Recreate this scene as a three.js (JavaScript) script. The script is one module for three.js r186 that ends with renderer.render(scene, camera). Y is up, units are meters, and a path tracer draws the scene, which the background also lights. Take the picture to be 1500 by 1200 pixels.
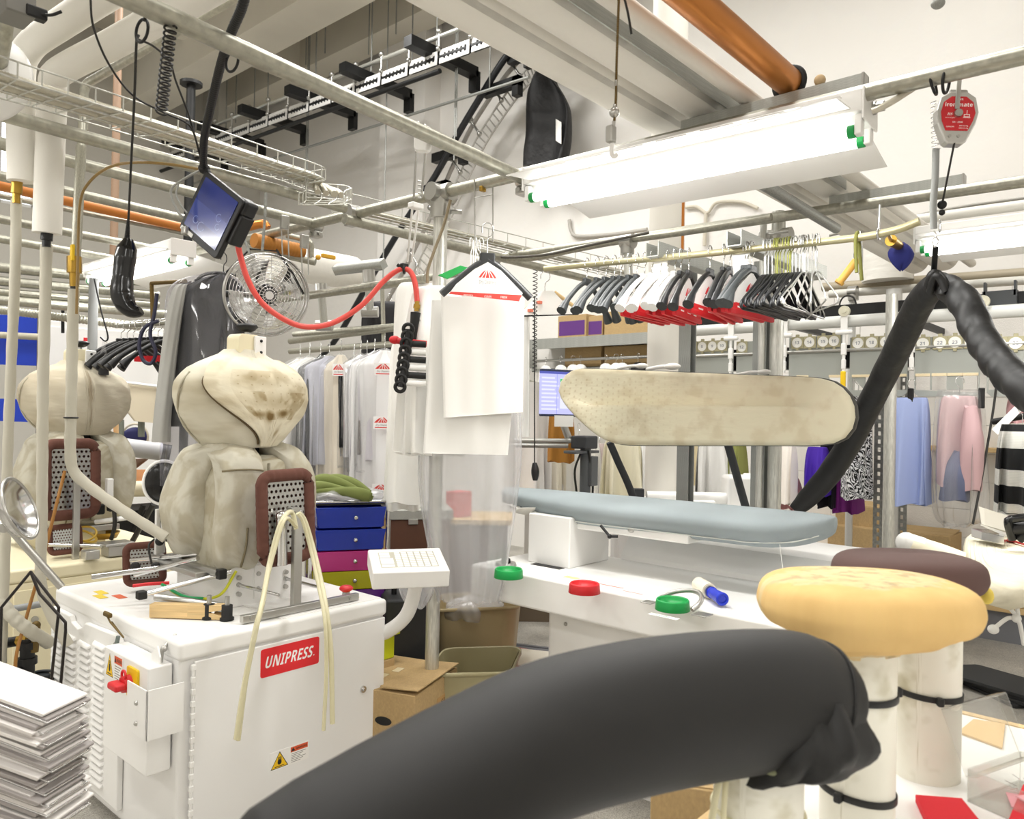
import * as THREE from 'three';
import { mergeGeometries, toCreasedNormals, mergeVertices } from 'three/addons/utils/BufferGeometryUtils.js';
import { RoundedBoxGeometry } from 'three/addons/geometries/RoundedBoxGeometry.js';
import { RectAreaLightUniformsLib } from 'three/addons/lights/RectAreaLightUniformsLib.js';
import { FontLoader } from 'three/addons/loaders/FontLoader.js';
import { TextGeometry } from 'three/addons/geometries/TextGeometry.js';

// ---------------------------------------------------------------- camera, sky, lights, exposure
// World: x runs along the overhead pipes (away to the right), -z along the cross pipes (away to the left), y up, metres.
const V3 = (x, y, z) => new THREE.Vector3(x, y, z);
const scene = new THREE.Scene();
const EYE = V3(0, 1.42, 0);
const camera = new THREE.PerspectiveCamera(55.82, 1.25, 0.05, 80);
camera.position.copy(EYE);
{
  const yaw = 41.4 * Math.PI / 180, pitch = 0.0058, roll = 0.019;
  const f = V3(Math.cos(yaw), Math.tan(pitch), -Math.sin(yaw)).normalize();
  const r = V3(Math.sin(yaw), 0, Math.cos(yaw));
  camera.up.copy(V3(0, 1, 0).addScaledVector(r, -roll));
  camera.lookAt(EYE.clone().add(f));
}
camera.focus = 3.0;
camera.userData.fStop = 5.6;
camera.updateMatrixWorld(true);
scene.background = new THREE.Color(0.86, 0.93, 1.0);   // overcast daylight behind the far windows
scene.backgroundIntensity = 1.6;
const renderer = new THREE.WebGLRenderer({ antialias: true });
renderer.toneMapping = THREE.LinearToneMapping;
renderer.toneMappingExposure = 2.25;
renderer.shadowMap.enabled = true;
RectAreaLightUniformsLib.init();
// batten lamps: [centre, along which axis, length, intensity]; each is built as a fitting with two tubes further down
const GRID = 2.3;                                       // height of the overhead pipe frame
const TUBE_COLOUR = new THREE.Color(1.0, 0.985, 0.95);
// ---------------------------------------------------------------- helpers
const AX = V3(1, 0, 0).applyQuaternion(camera.quaternion), AY = V3(0, 1, 0).applyQuaternion(camera.quaternion), AZ = V3(0, 0, -1).applyQuaternion(camera.quaternion);
const FPX = 600 / Math.tan(camera.fov * Math.PI / 360);
const ray = (px, py) => AZ.clone().addScaledVector(AX, (px - 750) / FPX).addScaledVector(AY, (600 - py) / FPX);
const at = (px, py, d) => EYE.clone().addScaledVector(ray(px, py), d);                       // a picture point at a depth
const atY = (px, py, y) => { const r = ray(px, py); return EYE.clone().addScaledVector(r, (y - EYE.y) / r.y); };
const atX = (px, py, x) => { const r = ray(px, py); return EYE.clone().addScaledVector(r, (x - EYE.x) / r.x); };
const atZ = (px, py, z) => { const r = ray(px, py); return EYE.clone().addScaledVector(r, (z - EYE.z) / r.z); };
const depthOf = (p) => p.clone().sub(EYE).dot(AZ);
const pix = (p) => { const q = p.clone().sub(EYE), d = q.dot(AZ); return [750 + FPX * q.dot(AX) / d, 600 - FPX * q.dot(AY) / d, d]; };
let seed = 7;
const rnd = () => { seed = (seed * 1664525 + 1013904223) >>> 0; return seed / 4294967296; };
const rr = (a, b) => a + (b - a) * rnd();
const lerp = (a, b, t) => a + (b - a) * t;
const clamp = (v, a = 0, b = 1) => Math.min(b, Math.max(a, v));
const sstep = (a, b, v) => { const t = clamp((v - a) / (b - a)); return t * t * (3 - 2 * t); };

// --- geometry (all of it non-indexed with position, normal and uv, so that any pieces can be joined)
const fin = (g) => { const n = g.index ? g.toNonIndexed() : g; for (const k of Object.keys(n.attributes)) if (!['position', 'normal', 'uv'].includes(k)) n.deleteAttribute(k); if (!n.attributes.uv) n.setAttribute('uv', new THREE.BufferAttribute(new Float32Array(n.attributes.position.count * 2), 2)); return n; };
const join = (...gs) => { const a = gs.flat(9).filter(Boolean); return a.length === 1 ? a[0] : mergeGeometries(a); };
const box = (x, y, z, w, h, d, r = 0) => fin(r ? new RoundedBoxGeometry(w, h, d, 3, Math.min(r, w / 2.01, h / 2.01, d / 2.01)) : new THREE.BoxGeometry(w, h, d)).translate(x, y, z);
const span = (x0, x1, y0, y1, z0, z1, r = 0) => box((x0 + x1) / 2, (y0 + y1) / 2, (z0 + z1) / 2, Math.abs(x1 - x0), Math.abs(y1 - y0), Math.abs(z1 - z0), r);
const UPV = V3(0, 1, 0);
function along(g, a, b) {                                // a geometry built up the y axis from 0, laid from a to b
  const d = b.clone().sub(a), q = new THREE.Quaternion().setFromUnitVectors(UPV, d.clone().normalize());
  return g.applyQuaternion(q).translate(a.x, a.y, a.z);
}
const cyl = (a, b, r, r2 = r, seg = 14) => { const h = a.distanceTo(b); return along(fin(new THREE.CylinderGeometry(r2, r, h, seg).translate(0, h / 2, 0)), a, b); };
const ball = (p, r, sx = 1, sy = 1, sz = 1, seg = 16) => fin(new THREE.SphereGeometry(r, seg, Math.ceil(seg * 0.7))).scale(sx, sy, sz).translate(p.x, p.y, p.z);
const ring = (p, n, R, r, seg = 24, rs = 8) => fin(new THREE.TorusGeometry(R, r, rs, seg)).applyQuaternion(new THREE.Quaternion().setFromUnitVectors(V3(0, 0, 1), n.clone().normalize())).translate(p.x, p.y, p.z);
const lathe = (prof, seg = 24) => fin(new THREE.LatheGeometry(prof.map(([r, y]) => new THREE.Vector2(r, y)), seg));
function slab(pts, depth, bev = 0, holes = []) {          // an outline in x,y thickened along z
  const s = new THREE.Shape(pts.map(([x, y]) => new THREE.Vector2(x, y)));
  for (const h of holes) s.holes.push(new THREE.Path(h.map(([x, y]) => new THREE.Vector2(x, y))));
  return fin(new THREE.ExtrudeGeometry(s, { depth, bevelEnabled: bev > 0, bevelSize: bev, bevelThickness: bev, bevelSegments: 2, curveSegments: 8 }));
}
const rrect = (w, h, r, n = 5) => { const o = []; for (const [cx, cy, a0] of [[w / 2 - r, h / 2 - r, 0], [-w / 2 + r, h / 2 - r, 90], [-w / 2 + r, -h / 2 + r, 180], [w / 2 - r, -h / 2 + r, 270]]) for (let i = 0; i <= n; i++) { const a = (a0 + 90 * i / n) * Math.PI / 180; o.push([cx + r * Math.cos(a), cy + r * Math.sin(a)]); } return o; };
const ell = (w, h, n = 20, cx = 0, cy = 0) => Array.from({ length: n }, (_, i) => [cx + w * Math.cos(i / n * 2 * Math.PI), cy + h * Math.sin(i / n * 2 * Math.PI)]);
function loft(rings, { caps = true, closed = true, flip = false } = {}) {        // rings of equally many points -> a smooth skin
  const n = rings[0].length, m = rings.length, w = closed ? n + 1 : n, pos = [], uv = [], idx = [];
  let v = 0;
  for (let j = 0; j < m; j++) {
    if (j) v += rings[j][0].distanceTo(rings[j - 1][0]);
    let u = 0;
    for (let i = 0; i < w; i++) { const p = rings[j][i % n]; if (i) u += p.distanceTo(rings[j][(i - 1) % n]); pos.push(p.x, p.y, p.z); uv.push(u, v); }
  }
  for (let j = 0; j < m - 1; j++) for (let i = 0; i < w - 1; i++) { const a = j * w + i, b = a + 1, c = a + w, d = c + 1; if (flip) idx.push(a, c, b, b, c, d); else idx.push(a, b, c, b, d, c); }
  const g = new THREE.BufferGeometry();
  g.setAttribute('position', new THREE.Float32BufferAttribute(pos, 3)); g.setAttribute('uv', new THREE.Float32BufferAttribute(uv, 2)); g.setIndex(idx); g.computeVertexNormals();
  if (closed) { const N = g.attributes.normal; for (let j = 0; j < m; j++) { const a = j * w, b = a + n, s = V3(N.getX(a) + N.getX(b), N.getY(a) + N.getY(b), N.getZ(a) + N.getZ(b)).normalize(); N.setXYZ(a, s.x, s.y, s.z); N.setXYZ(b, s.x, s.y, s.z); } }
  const out = [fin(g)];
  if (caps && closed) for (const [r, f] of [[rings[0], flip], [rings[m - 1], !flip]]) {
    const c = r.reduce((s, p) => s.add(p), V3(0, 0, 0)).divideScalar(n), P = [];
    for (let i = 0; i < n; i++) { const a = r[i], b = r[(i + 1) % n]; P.push(...c.toArray(), ...(f ? b : a).toArray(), ...(f ? a : b).toArray()); }
    const k = new THREE.BufferGeometry(); k.setAttribute('position', new THREE.Float32BufferAttribute(P, 3)); k.setAttribute('uv', new THREE.Float32BufferAttribute(P.filter((_, i) => i % 3 < 2), 2)); k.computeVertexNormals(); out.push(k);
  }
  return join(out);
}
const spline = (pts, tension = 0.5, closed = false) => new THREE.CatmullRomCurve3(pts, closed, 'catmullrom', tension);
function tube(pts, r, { n = 0, seg = 8, caps = true, smooth = 0.5, rad = null, closed = false } = {}) {     // a round bar through points; rad(t) varies the radius
  const c = spline(pts, smooth, closed); n = n || Math.max(2, (pts.length - 1) * 8);
  const fr = c.computeFrenetFrames(n, closed), rings = [];
  for (let i = 0; i <= n; i++) {
    const p = c.getPointAt(i / n), q = (rad ? rad(i / n) : 1) * r, k = closed && i === n ? 0 : i;
    rings.push(Array.from({ length: seg }, (_, j) => { const a = j / seg * Math.PI * 2; return p.clone().addScaledVector(fr.normals[k], q * Math.cos(a)).addScaledVector(fr.binormals[k], q * Math.sin(a)); }));
  }
  return loft(rings, { caps: caps && !closed });
}
const wire = (pts, r, seg = 6) => join(pts.slice(1).map((p, i) => cyl(pts[i], p, r, r, seg)), pts.slice(1, -1).map((p) => ball(p, r, 1, 1, 1, 6)));   // straight pieces with rounded corners
function coil(a, b, R, r, turns, seg = 10) {              // a helix between two points
  const d = b.clone().sub(a), q = new THREE.Quaternion().setFromUnitVectors(UPV, d.clone().normalize()), h = d.length(), pts = [], n = Math.round(turns * seg);
  for (let i = 0; i <= n; i++) { const t = i / n, w = t * turns * Math.PI * 2; pts.push(V3(R * Math.cos(w), t * h, R * Math.sin(w)).applyQuaternion(q).add(a)); }
  return tube(pts, r, { n: n, seg: 5, caps: false });
}
function sheet(fn, nu, nv, t = 0) {                       // fn(u, v) -> point; a cloth with thickness t
  const P = [], rows = [];
  for (let j = 0; j <= nv; j++) rows.push(Array.from({ length: nu + 1 }, (_, i) => fn(i / nu, j / nv)));
  if (!t) return loft(rows, { caps: false, closed: false });
  const back = rows.map((r, j) => r.map((p, i) => { const a = rows[j][Math.min(i + 1, nu)].clone().sub(rows[j][Math.max(i - 1, 0)]), b = rows[Math.min(j + 1, nv)][i].clone().sub(rows[Math.max(j - 1, 0)][i]); return p.clone().addScaledVector(a.cross(b).normalize(), t); }));
  return loft(rows.map((r, j) => [...r, ...back[j].slice().reverse()]));
}
// --- objects
const NTH = ['first', 'second', 'third', 'fourth', 'fifth', 'sixth', 'seventh', 'eighth', 'ninth', 'tenth', 'eleventh', 'twelfth', 'thirteenth', 'fourteenth', 'fifteenth', 'sixteenth', 'seventeenth', 'eighteenth', 'nineteenth', 'twentieth'];
const used = {};
const numbered = (n) => { const k = used[n] = (used[n] ?? -1) + 1; return k ? `${n}_${String(k).padStart(3, '0')}` : n; };
const lit = (m) => { m.castShadow = m.receiveShadow = true; return m; };
function thing(name, label, category, pos, { group, turn = 0 } = {}) {
  const o = new THREE.Group(); o.name = numbered(name); scene.add(o); o.position.copy(pos); o.rotation.y = turn;
  o.userData = { label, category }; if (group) o.userData.group = group; o.updateMatrixWorld(true); return o;
}
function L(parent, name, geo, mat, label) {               // a part, its shape given in the parent's own axes
  const m = lit(new THREE.Mesh(join(geo), mat)); m.name = name; parent.add(m); if (label) m.userData.label = label; m.updateMatrixWorld(true); return m;
}
function W(parent, name, geo, mat, label) {               // a part, its shape given in world coordinates
  parent.updateWorldMatrix(true, false); return L(parent, name, join(geo).applyMatrix4(parent.matrixWorld.clone().invert()), mat, label);
}
function one(name, label, category, geo, mat, { group, kind } = {}) {   // a thing that is one mesh, its origin at its base
  const g = join(geo); g.computeBoundingBox(); const b = g.boundingBox, c = V3((b.min.x + b.max.x) / 2, b.min.y, (b.min.z + b.max.z) / 2);
  const m = lit(new THREE.Mesh(g.translate(-c.x, -c.y, -c.z), mat)); m.position.copy(c); m.name = numbered(name); m.userData = { label, category };
  if (group) m.userData.group = group; if (kind) m.userData.kind = kind; scene.add(m); m.updateMatrixWorld(true); return m;
}
function struct(name, geo, mat, parent = scene) {
  const m = lit(new THREE.Mesh(join(geo), mat)); m.name = numbered(name); m.userData = { kind: 'structure' }; parent.add(m); m.updateMatrixWorld(true); return m;
}
function dup(root, pos, turn, label, group) {
  const r = root.clone(); r.name = numbered(root.name.replace(/_\d{3}$/, '')); r.userData = { ...root.userData }; scene.add(r); r.position.copy(pos); r.rotation.y = turn;
  if (label) r.userData.label = label; if (group) r.userData.group = group; r.updateMatrixWorld(true); return r;
}
// --- textures and materials
const hash = (x, y, s) => { let h = Math.imul(x, 374761393) ^ Math.imul(y, 668265263) ^ Math.imul(s, 974634777); h = Math.imul(h ^ (h >>> 13), 1274126177); return ((h ^ (h >>> 16)) >>> 0) / 4294967296; };
function noise(x, y, per, s) {                             // tiling value noise with period per
  const xi = Math.floor(x), yi = Math.floor(y), f = (t) => t * t * (3 - 2 * t), u = f(x - xi), v = f(y - yi), w = (a) => ((a % per) + per) % per;
  return lerp(lerp(hash(w(xi), w(yi), s), hash(w(xi + 1), w(yi), s), u), lerp(hash(w(xi), w(yi + 1), s), hash(w(xi + 1), w(yi + 1), s), u), v);
}
const fbm = (u, v, per, oct, s) => { let a = 0, k = 0.5, t = 0; for (let o = 0; o < oct; o++) { a += k * noise(u * per, v * per, per, s + o); t += k; k /= 2; per *= 2; } return a / t; };
function tex(n, m, fn, srgb = true, repeat = [1, 1], wrap = true) {        // fn(u, v) -> [r, g, b] in 0..1
  const d = new Uint8Array(n * m * 4);
  for (let j = 0; j < m; j++) for (let i = 0; i < n; i++) { const c = fn(i / n, j / m), k = (j * n + i) * 4; for (let q = 0; q < 3; q++) d[k + q] = clamp(c[q]) * 255; d[k + 3] = c.length > 3 ? clamp(c[3]) * 255 : 255; }
  const t = new THREE.DataTexture(d, n, m); t.magFilter = t.minFilter = THREE.LinearFilter; t.wrapS = t.wrapT = wrap ? THREE.RepeatWrapping : THREE.ClampToEdgeWrapping; t.repeat.set(...repeat);
  if (srgb) t.colorSpace = THREE.SRGBColorSpace; t.needsUpdate = true; return t;
}
const rgbOf = (hex) => { const c = parseInt(hex.slice(1), 16); return [(c >> 16) / 255, ((c >> 8) & 255) / 255, (c & 255) / 255]; };
function mottle(hex, amp, per, rep, s, hex2) { const a = rgbOf(hex), b = hex2 ? rgbOf(hex2) : a.map((v) => v * (1 - amp)); return tex(256, 256, (u, v) => { const t = fbm(u, v, per, 4, s); const k = sstep(0.35, 0.7, t); return a.map((x, i) => lerp(x, b[i], hex2 ? k : t)); }, true, [rep, rep]); }
const bumpNoise = (per, rep, s, oct = 3) => tex(256, 256, (u, v) => { const t = fbm(u, v, per, oct, s); return [t, t, t]; }, false, [rep, rep]);
function canvasTex(w, h, draw) { const c = document.createElement('canvas'); c.width = w; c.height = h; draw(c.getContext('2d'), w, h); const t = new THREE.CanvasTexture(c); t.colorSpace = THREE.SRGBColorSpace; return t; }
const std = (color, roughness = 0.6, metalness = 0, more = {}) => new THREE.MeshStandardMaterial({ color: more.map && !metalness ? '#ffffff' : color, roughness, metalness, side: THREE.DoubleSide, ...more });
const phys = (color, roughness, more) => new THREE.MeshPhysicalMaterial({ color, roughness, side: THREE.DoubleSide, ...more });
const fabricBump = tex(64, 64, (u, v) => { const t = 0.5 + 0.25 * Math.sin(u * 64 * Math.PI / 2) + 0.25 * Math.sin(v * 64 * Math.PI / 2); return [t, t, t]; }, false, [40, 40]);
const wrinkle = bumpNoise(6, 2, 31, 4);
const galvMap = tex(256, 256, (u, v) => { const t = fbm(u, v, 12, 4, 3), k = 0.72 + 0.22 * t; return [k, k * 1.0, k * 0.97]; }, true, [6, 6]);
const cloth = (hex, rough = 0.9, more = {}) => std(hex, rough, 0, { bumpMap: fabricBump, bumpScale: 0.0006, ...more });
const M = {
  galv: std('#ffffff', 0.42, 0.75, { map: galvMap }), galvOld: std('#cfcdc4', 0.4, 0.75, { map: galvMap }), strut: std('#d8dadb', 0.5, 0.6, { map: galvMap }),
  darkSteel: std('#bcbebf', 0.5, 0.5, { map: galvMap }), chrome: std('#d6d6d6', 0.16, 1), steel: std('#b9b8b4', 0.32, 0.9), blackSteel: std('#0d0e0f', 0.5, 0.1), brass: std('#b08d3f', 0.35, 0.9), brassOld: std('#6d5a33', 0.55, 0.7),
  copper: std('#c8803c', 0.33, 0.7), copperPaint: std('#c67a33', 0.5, 0.1), white: std('#f2f1ee', 0.42), whiteMatt: std('#efeeea', 0.8), cabinet: std('#efeeec', 0.38), cream: std('#ece3c3', 0.5), wrap: std('#edeae2', 0.75, 0, { bumpMap: wrinkle, bumpScale: 0.003 }), pvc: std('#e3dfd6', 0.55),
  black: std('#0b0b0c', 0.5), rubber: std('#101011', 0.65), blackGloss: std('#0c0d0f', 0.16), grey: std('#8b8d8d', 0.6), darkGrey: std('#2b2d30', 0.55), red: std('#d3252c', 0.45), redFlat: std('#d9262f', 0.6), green: std('#12a350', 0.4), blue: std('#1d37c8', 0.4), yellow: std('#f1c816', 0.5),
  hose: std('#e6e1d0', 0.85, 0, { bumpMap: tex(64, 64, (u, v) => { const t = 0.5 + 0.5 * Math.sin((u + v) * 8 * Math.PI * 2) * Math.sin((u - v) * 8 * Math.PI * 2); return [t, t, t]; }, false, [40, 40]), bumpScale: 0.002 }),
  redHose: std('#e0524a', 0.4), tubeClear: phys('#efeacb', 0.25, { transmission: 0.35, thickness: 0, ior: 1.4 }), cord: std('#24221f', 0.6), flex: std('#b9b6ad', 0.45, 0.6), flexBlack: std('#101012', 0.45),
  paper: std('#f7f6f2', 0.9), card: std('#b98f57', 0.9, 0, { map: mottle('#c6a878', 0.12, 16, 3, 4) }), wood: std('#dcb877', 0.7, 0, { map: tex(128, 128, (u, v) => { const t = fbm(u * 0.25, v * 4, 8, 3, 5), k = 0.82 + 0.2 * t; return [0.92 * k, 0.79 * k, 0.57 * k]; }, true, [4, 4]) }),
  film: phys('#f8f8f8', 0.12, { transmission: 0.92, thickness: 0, ior: 1.35 }), filmMilk: phys('#f4f4f5', 0.25, { transmission: 0.78, thickness: 0, ior: 1.35 }),
  tubeGlow: std('#ffffff', 0.5, 0, { emissive: TUBE_COLOUR, emissiveIntensity: 3 }), glass: phys('#ffffff', 0.03, { transmission: 1, thickness: 0, ior: 1.45 }),
};
// surfaces with uv in metres
function metreUV(g) {
  const P = g.attributes.position, N = g.attributes.normal, U = g.attributes.uv;
  for (let i = 0; i < P.count; i++) { const x = Math.abs(N.getX(i)), y = Math.abs(N.getY(i)), z = Math.abs(N.getZ(i)); if (y >= x && y >= z) U.setXY(i, P.getX(i), P.getZ(i)); else if (x >= z) U.setXY(i, P.getZ(i), P.getY(i)); else U.setXY(i, P.getX(i), P.getY(i)); }
  return g;
}
// ---------------------------------------------------------------- the room
const WX = 6.3, WZ = -11.3, CEIL = 6.6, X0 = -3, Z0 = 2.6;
const floorMap = tex(512, 512, (u, v) => { const k = 0.56 + 0.12 * fbm(u, v, 6, 3, 2), h = hash(Math.floor(u * 512), Math.floor(v * 512), 5), c = h > 0.9 ? 0.14 : h < 0.12 ? -0.2 : (h - 0.5) * 0.1; const w = fbm(u, v, 40, 2, 9); return [k + c + 0.05 * w, k * 0.975 + c + 0.05 * w, k * 0.93 + c + 0.04 * w]; });
const wallPaint = std('#ecebe6', 0.75, 0, { bumpMap: bumpNoise(24, 0.8, 12), bumpScale: 0.002, map: mottle('#f2efea', 0.05, 5, 0.23, 41) });
const greyPaint = std('#d7d4cc', 0.85, 0, { bumpMap: bumpNoise(24, 0.8, 12), bumpScale: 0.002 });
const concrete = std('#dcd6c8', 0.9, 0, { map: mottle('#efe9da', 0.1, 5, 0.3, 21) });
struct('floor', metreUV(span(X0 - 0.3, WX + 0.3, -0.2, 0, WZ - 0.3, Z0 + 0.3)), std('#ffffff', 0.45, 0, { map: floorMap }));
struct('ceiling', metreUV(span(X0 - 0.3, WX + 0.3, CEIL, CEIL + 0.2, WZ - 0.3, Z0 + 0.3)), concrete);
// right-hand block wall
const wallRight = struct('wall_right', metreUV(span(WX, WX + 0.3, 0, CEIL, WZ - 0.3, Z0 + 0.3)), wallPaint);
{ // the painted concrete blocks that show under the hanging clothes
  const bw = 0.4, bh = 0.2, geo = [0.398, 0.19].map((w) => box(0, 0, 0, 0.02, 0.198, w, 0.003)), mats = ['#efece7', '#edeae4', '#f1eee9'].map((c) => std(c, 0.7, 0, { bumpMap: bumpNoise(24, 3, 12), bumpScale: 0.002 }));
  for (let r = 0; r < 12; r++) for (let k = 0; k < 9; k++) { const m = lit(new THREE.Mesh(geo[0], mats[Math.floor(rnd() * 3)])); m.name = 'block'; m.position.set(WX - 0.007, 0.1 + r * bh, -2.55 + (k + (r % 2) / 2) * bw); wallRight.add(m); }
}
struct('wall_left', metreUV(span(X0 - 0.3, X0, 0, CEIL, WZ - 0.3, Z0 + 0.3)), wallPaint);
struct('wall_front', metreUV(span(X0, WX, 0, CEIL, Z0, Z0 + 0.3)), wallPaint);
{ // far wall with one high window opening
  const a = atZ(-60, 285, WZ), b = atZ(58, 165, WZ);
  struct('wall_back', [span(X0, a.x, 0, CEIL, WZ - 0.3, WZ), span(b.x, WX, 0, CEIL, WZ - 0.3, WZ), span(a.x, b.x, 0, a.y, WZ - 0.3, WZ), span(a.x, b.x, b.y, CEIL, WZ - 0.3, WZ)].map(metreUV), greyPaint);
  const w = struct('window_1', [span(a.x, b.x, a.y, a.y + 0.05, WZ - 0.12, WZ - 0.06), span(a.x, b.x, b.y - 0.05, b.y, WZ - 0.12, WZ - 0.06), span(a.x, a.x + 0.05, a.y, b.y, WZ - 0.12, WZ - 0.06), span(b.x - 0.05, b.x, a.y, b.y, WZ - 0.12, WZ - 0.06), span((a.x + b.x) / 2 - 0.025, (a.x + b.x) / 2 + 0.025, a.y, b.y, WZ - 0.12, WZ - 0.06)], M.white);
  for (const [p, q] of [[a.x + 0.05, (a.x + b.x) / 2 - 0.025], [(a.x + b.x) / 2 + 0.025, b.x - 0.05]]) W(w, 'pane', span(p, q, a.y + 0.05, b.y - 0.05, WZ - 0.095, WZ - 0.085), M.glass);
}
// concrete ceiling tees along z, the pilaster on the right wall and the one near the corner
for (const [x, w, y] of [[4.6, 0.5, 5.55], [2.9, 0.35, 5.75], [5.9, 0.35, 5.9], [1.4, 0.35, 5.75], [-0.2, 0.35, 5.75]]) struct('ceiling_beam', metreUV(span(x - w / 2, x + w / 2, y, CEIL, WZ, Z0)), concrete);
struct('ceiling_beam', metreUV(span(X0, WX, 5.9, CEIL, -9.3, -8.9)), concrete);
{ const p = atX(556, 200, 6.05), q = atX(621, 200, 6.05); struct('column_pilaster', metreUV(span(6.05, WX, 0, CEIL, q.z, p.z)), wallPaint); }
{ const p = atX(322, 90, 5.6); struct('column_pilaster', metreUV(span(5.6, WX, 0, CEIL, WZ, WZ + 0.5)), greyPaint); }

// ---------------------------------------------------------------- lamps
function batten(p, turn, len, label, opt = {}) {          // p: middle of the fitting's underside; len along its own z
  const t = thing('batten_lamp', label, 'lamp', V3(p.x, p.y, p.z), { turn, group: opt.group });
  L(t, 'channel', [box(0, 0.055, 0, 0.13, 0.06, len, 0.004), box(0, 0.02, 0, 0.075, 0.03, len)], M.white);
  const wing = (s) => {                                   // sloping reflector with a row of slots
    const w = s > 0 ? 0.27 : 0.13, n = 8, holes = s < 0 ? Array.from({ length: n }, (_, i) => { const c = -len / 2 + (i + 0.5) * len / n, h = len / n * 0.36; return [[0.115, c - h], [0.127, c - h], [0.127, c + h], [0.115, c + h]]; }) : [];
    return slab([[0, -len / 2 + 0.03], [w, -len / 2 + 0.03], [w, len / 2 - 0.03], [0, len / 2 - 0.03]], 0.003, 0, holes).rotateX(Math.PI / 2).rotateZ(s > 0 ? -0.2 : Math.PI + 0.1).translate(s * 0.06, s > 0 ? 0.035 : 0.035, 0);
  };
  L(t, 'reflector', wing(1), M.white); L(t, 'reflector', wing(-1), M.white);
  for (const s of [-1, 1]) {
    const x = s * 0.045;
    const tb = L(t, 'tube', cyl(V3(x, -0.022, -len / 2 + 0.035), V3(x, -0.022, len / 2 - 0.035), 0.0165), M.tubeGlow);
    for (const e of [-1, 1]) { L(tb, 'end_cap', cyl(V3(x, -0.022, e * (len / 2 - 0.04)), V3(x, -0.022, e * (len / 2 - 0.022)), 0.018), M.green); }
    for (const e of [-1, 1]) L(t, 'lamp_holder', box(x, -0.008, e * (len / 2 - 0.012), 0.03, 0.055, 0.02, 0.004), M.white);
  }
  L(t, 'end_plate', [box(0, 0.045, len / 2 + 0.003, 0.135, 0.085, 0.006, 0.002), box(0, 0.045, -len / 2 - 0.003, 0.135, 0.085, 0.006, 0.002)], M.white);
  const l = new THREE.RectAreaLight(TUBE_COLOUR, opt.power ?? 12, 0.12, len - 0.1); l.position.set(0, -0.045, 0); l.rotation.x = -Math.PI / 2; t.add(l);
  return t;
}
const lampA = atY(790, 294, 2.2), lampB = atY(1258, 200, 2.2);
const mainLamp = batten(lampA.clone().lerp(lampB, 0.5).setY(2.2225), Math.atan2(lampB.x - lampA.x, lampB.z - lampA.z), lampA.distanceTo(lampB) + 0.05, 'long white twin-tube fluorescent lamp with green tube ends hanging over the steam press', { power: 14 });
L(mainLamp, 'cable_gland', [cyl(V3(0.02, 0.055, 0.58), V3(0.02, 0.055, 0.61), 0.014), cyl(V3(0.02, 0.055, 0.58), V3(0.02, 0.055, 0.59), 0.02, 0.02, 6)], M.steel);
batten(V3(3.98, 2.24, -0.33), 0, 1.3, 'white fluorescent lamp glowing at the right picture edge behind the black padded hose', { power: 14 });
batten(V3(1.86, 2.2, -4.5), 0, 1.15, 'white fluorescent lamp among the pipes behind the curved black hand piece', { power: 10 });
const off = 'unseen fluorescent lamp added beside the picture to light the work area';  // extra battens added out of view around the camera to light the cabinet front
for (const [x, z] of [[0.05, -0.2], [-1.4, -0.6], [0.2, -3.3], [2.1, 1.2], [-1.2, -3.0]]) batten(V3(x, 2.3, z), 0, 1.22, off, { group: 'added fluorescent lamps outside the picture', power: 12 });
for (const [x, z] of [[0.6, -1.3], [3.65, -1.2], [3.65, -4.2], [0.6, -4.2], [3.65, -5.9], [0.6, -6.6]]) {  // unseen ceiling lamps, added as general fill light
  const t = thing('added_fill_lamp', 'unseen rectangular fill lamp added under the concrete ceiling', 'lamp', V3(x, 5.5, z), { group: 'added fill lamps outside the picture' });
  L(t, 'housing', [box(0, 0.06, 0, 1.24, 0.1, 0.62, 0.01), cyl(V3(-0.5, 0.1, 0), V3(-0.5, 1.08, 0), 0.006), cyl(V3(0.5, 0.1, 0), V3(0.5, 1.08, 0), 0.006)], M.white);
  L(t, 'diffuser', box(0, 0.004, 0, 1.2, 0.01, 0.58), std('#ffffff', 0.5, 0, { emissive: TUBE_COLOUR, emissiveIntensity: 2 }));
  const l = new THREE.RectAreaLight(TUBE_COLOUR, 16, 1.2, 0.58); l.position.set(0, -0.012, 0); l.rotation.x = -Math.PI / 2; t.add(l);
}
// ---------------------------------------------------------------- overhead pipe frame
const pipe = (name, label, a, b, r, mat = M.galvOld, group) => one(name, label, 'pipe', metreUV(cyl(a, b, r, r, 18)), mat, { group });
const ext = (a, b, k0, k1) => [a.clone().lerp(b, k0), a.clone().lerp(b, k1)];
function clampAt(p, axis) {                               // pipe clamp: split collar with two bolts
  return join(cyl(p.clone().addScaledVector(axis, -0.022), p.clone().addScaledVector(axis, 0.022), 0.034, 0.034, 16), box(p.x, p.y - 0.045, p.z, 0.05, 0.03, 0.05, 0.006), cyl(V3(p.x - 0.035, p.y - 0.045, p.z), V3(p.x + 0.035, p.y - 0.045, p.z), 0.008), cyl(V3(p.x, p.y - 0.045, p.z - 0.035), V3(p.x, p.y - 0.045, p.z + 0.035), 0.008));
}
const L1 = { a: atY(240, 377, GRID), b: atY(1520, 87, GRID) };
const X1 = 2.14;                                           // the cross pipe over the lamp runs at this x
pipe('overhead_pipe', 'long galvanised cross pipe that carries the red balancer and runs past the lamp', V3(2.06, GRID, -4.6), V3(2.2, GRID, 0.4), 0.0225);
pipe('overhead_pipe', 'thick galvanised pipe running down from the top left edge to the lamp', ...ext(atY(150, -20, GRID - 0.005), atY(767, 262, GRID - 0.005), -0.25, 1), 0.023);
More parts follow.
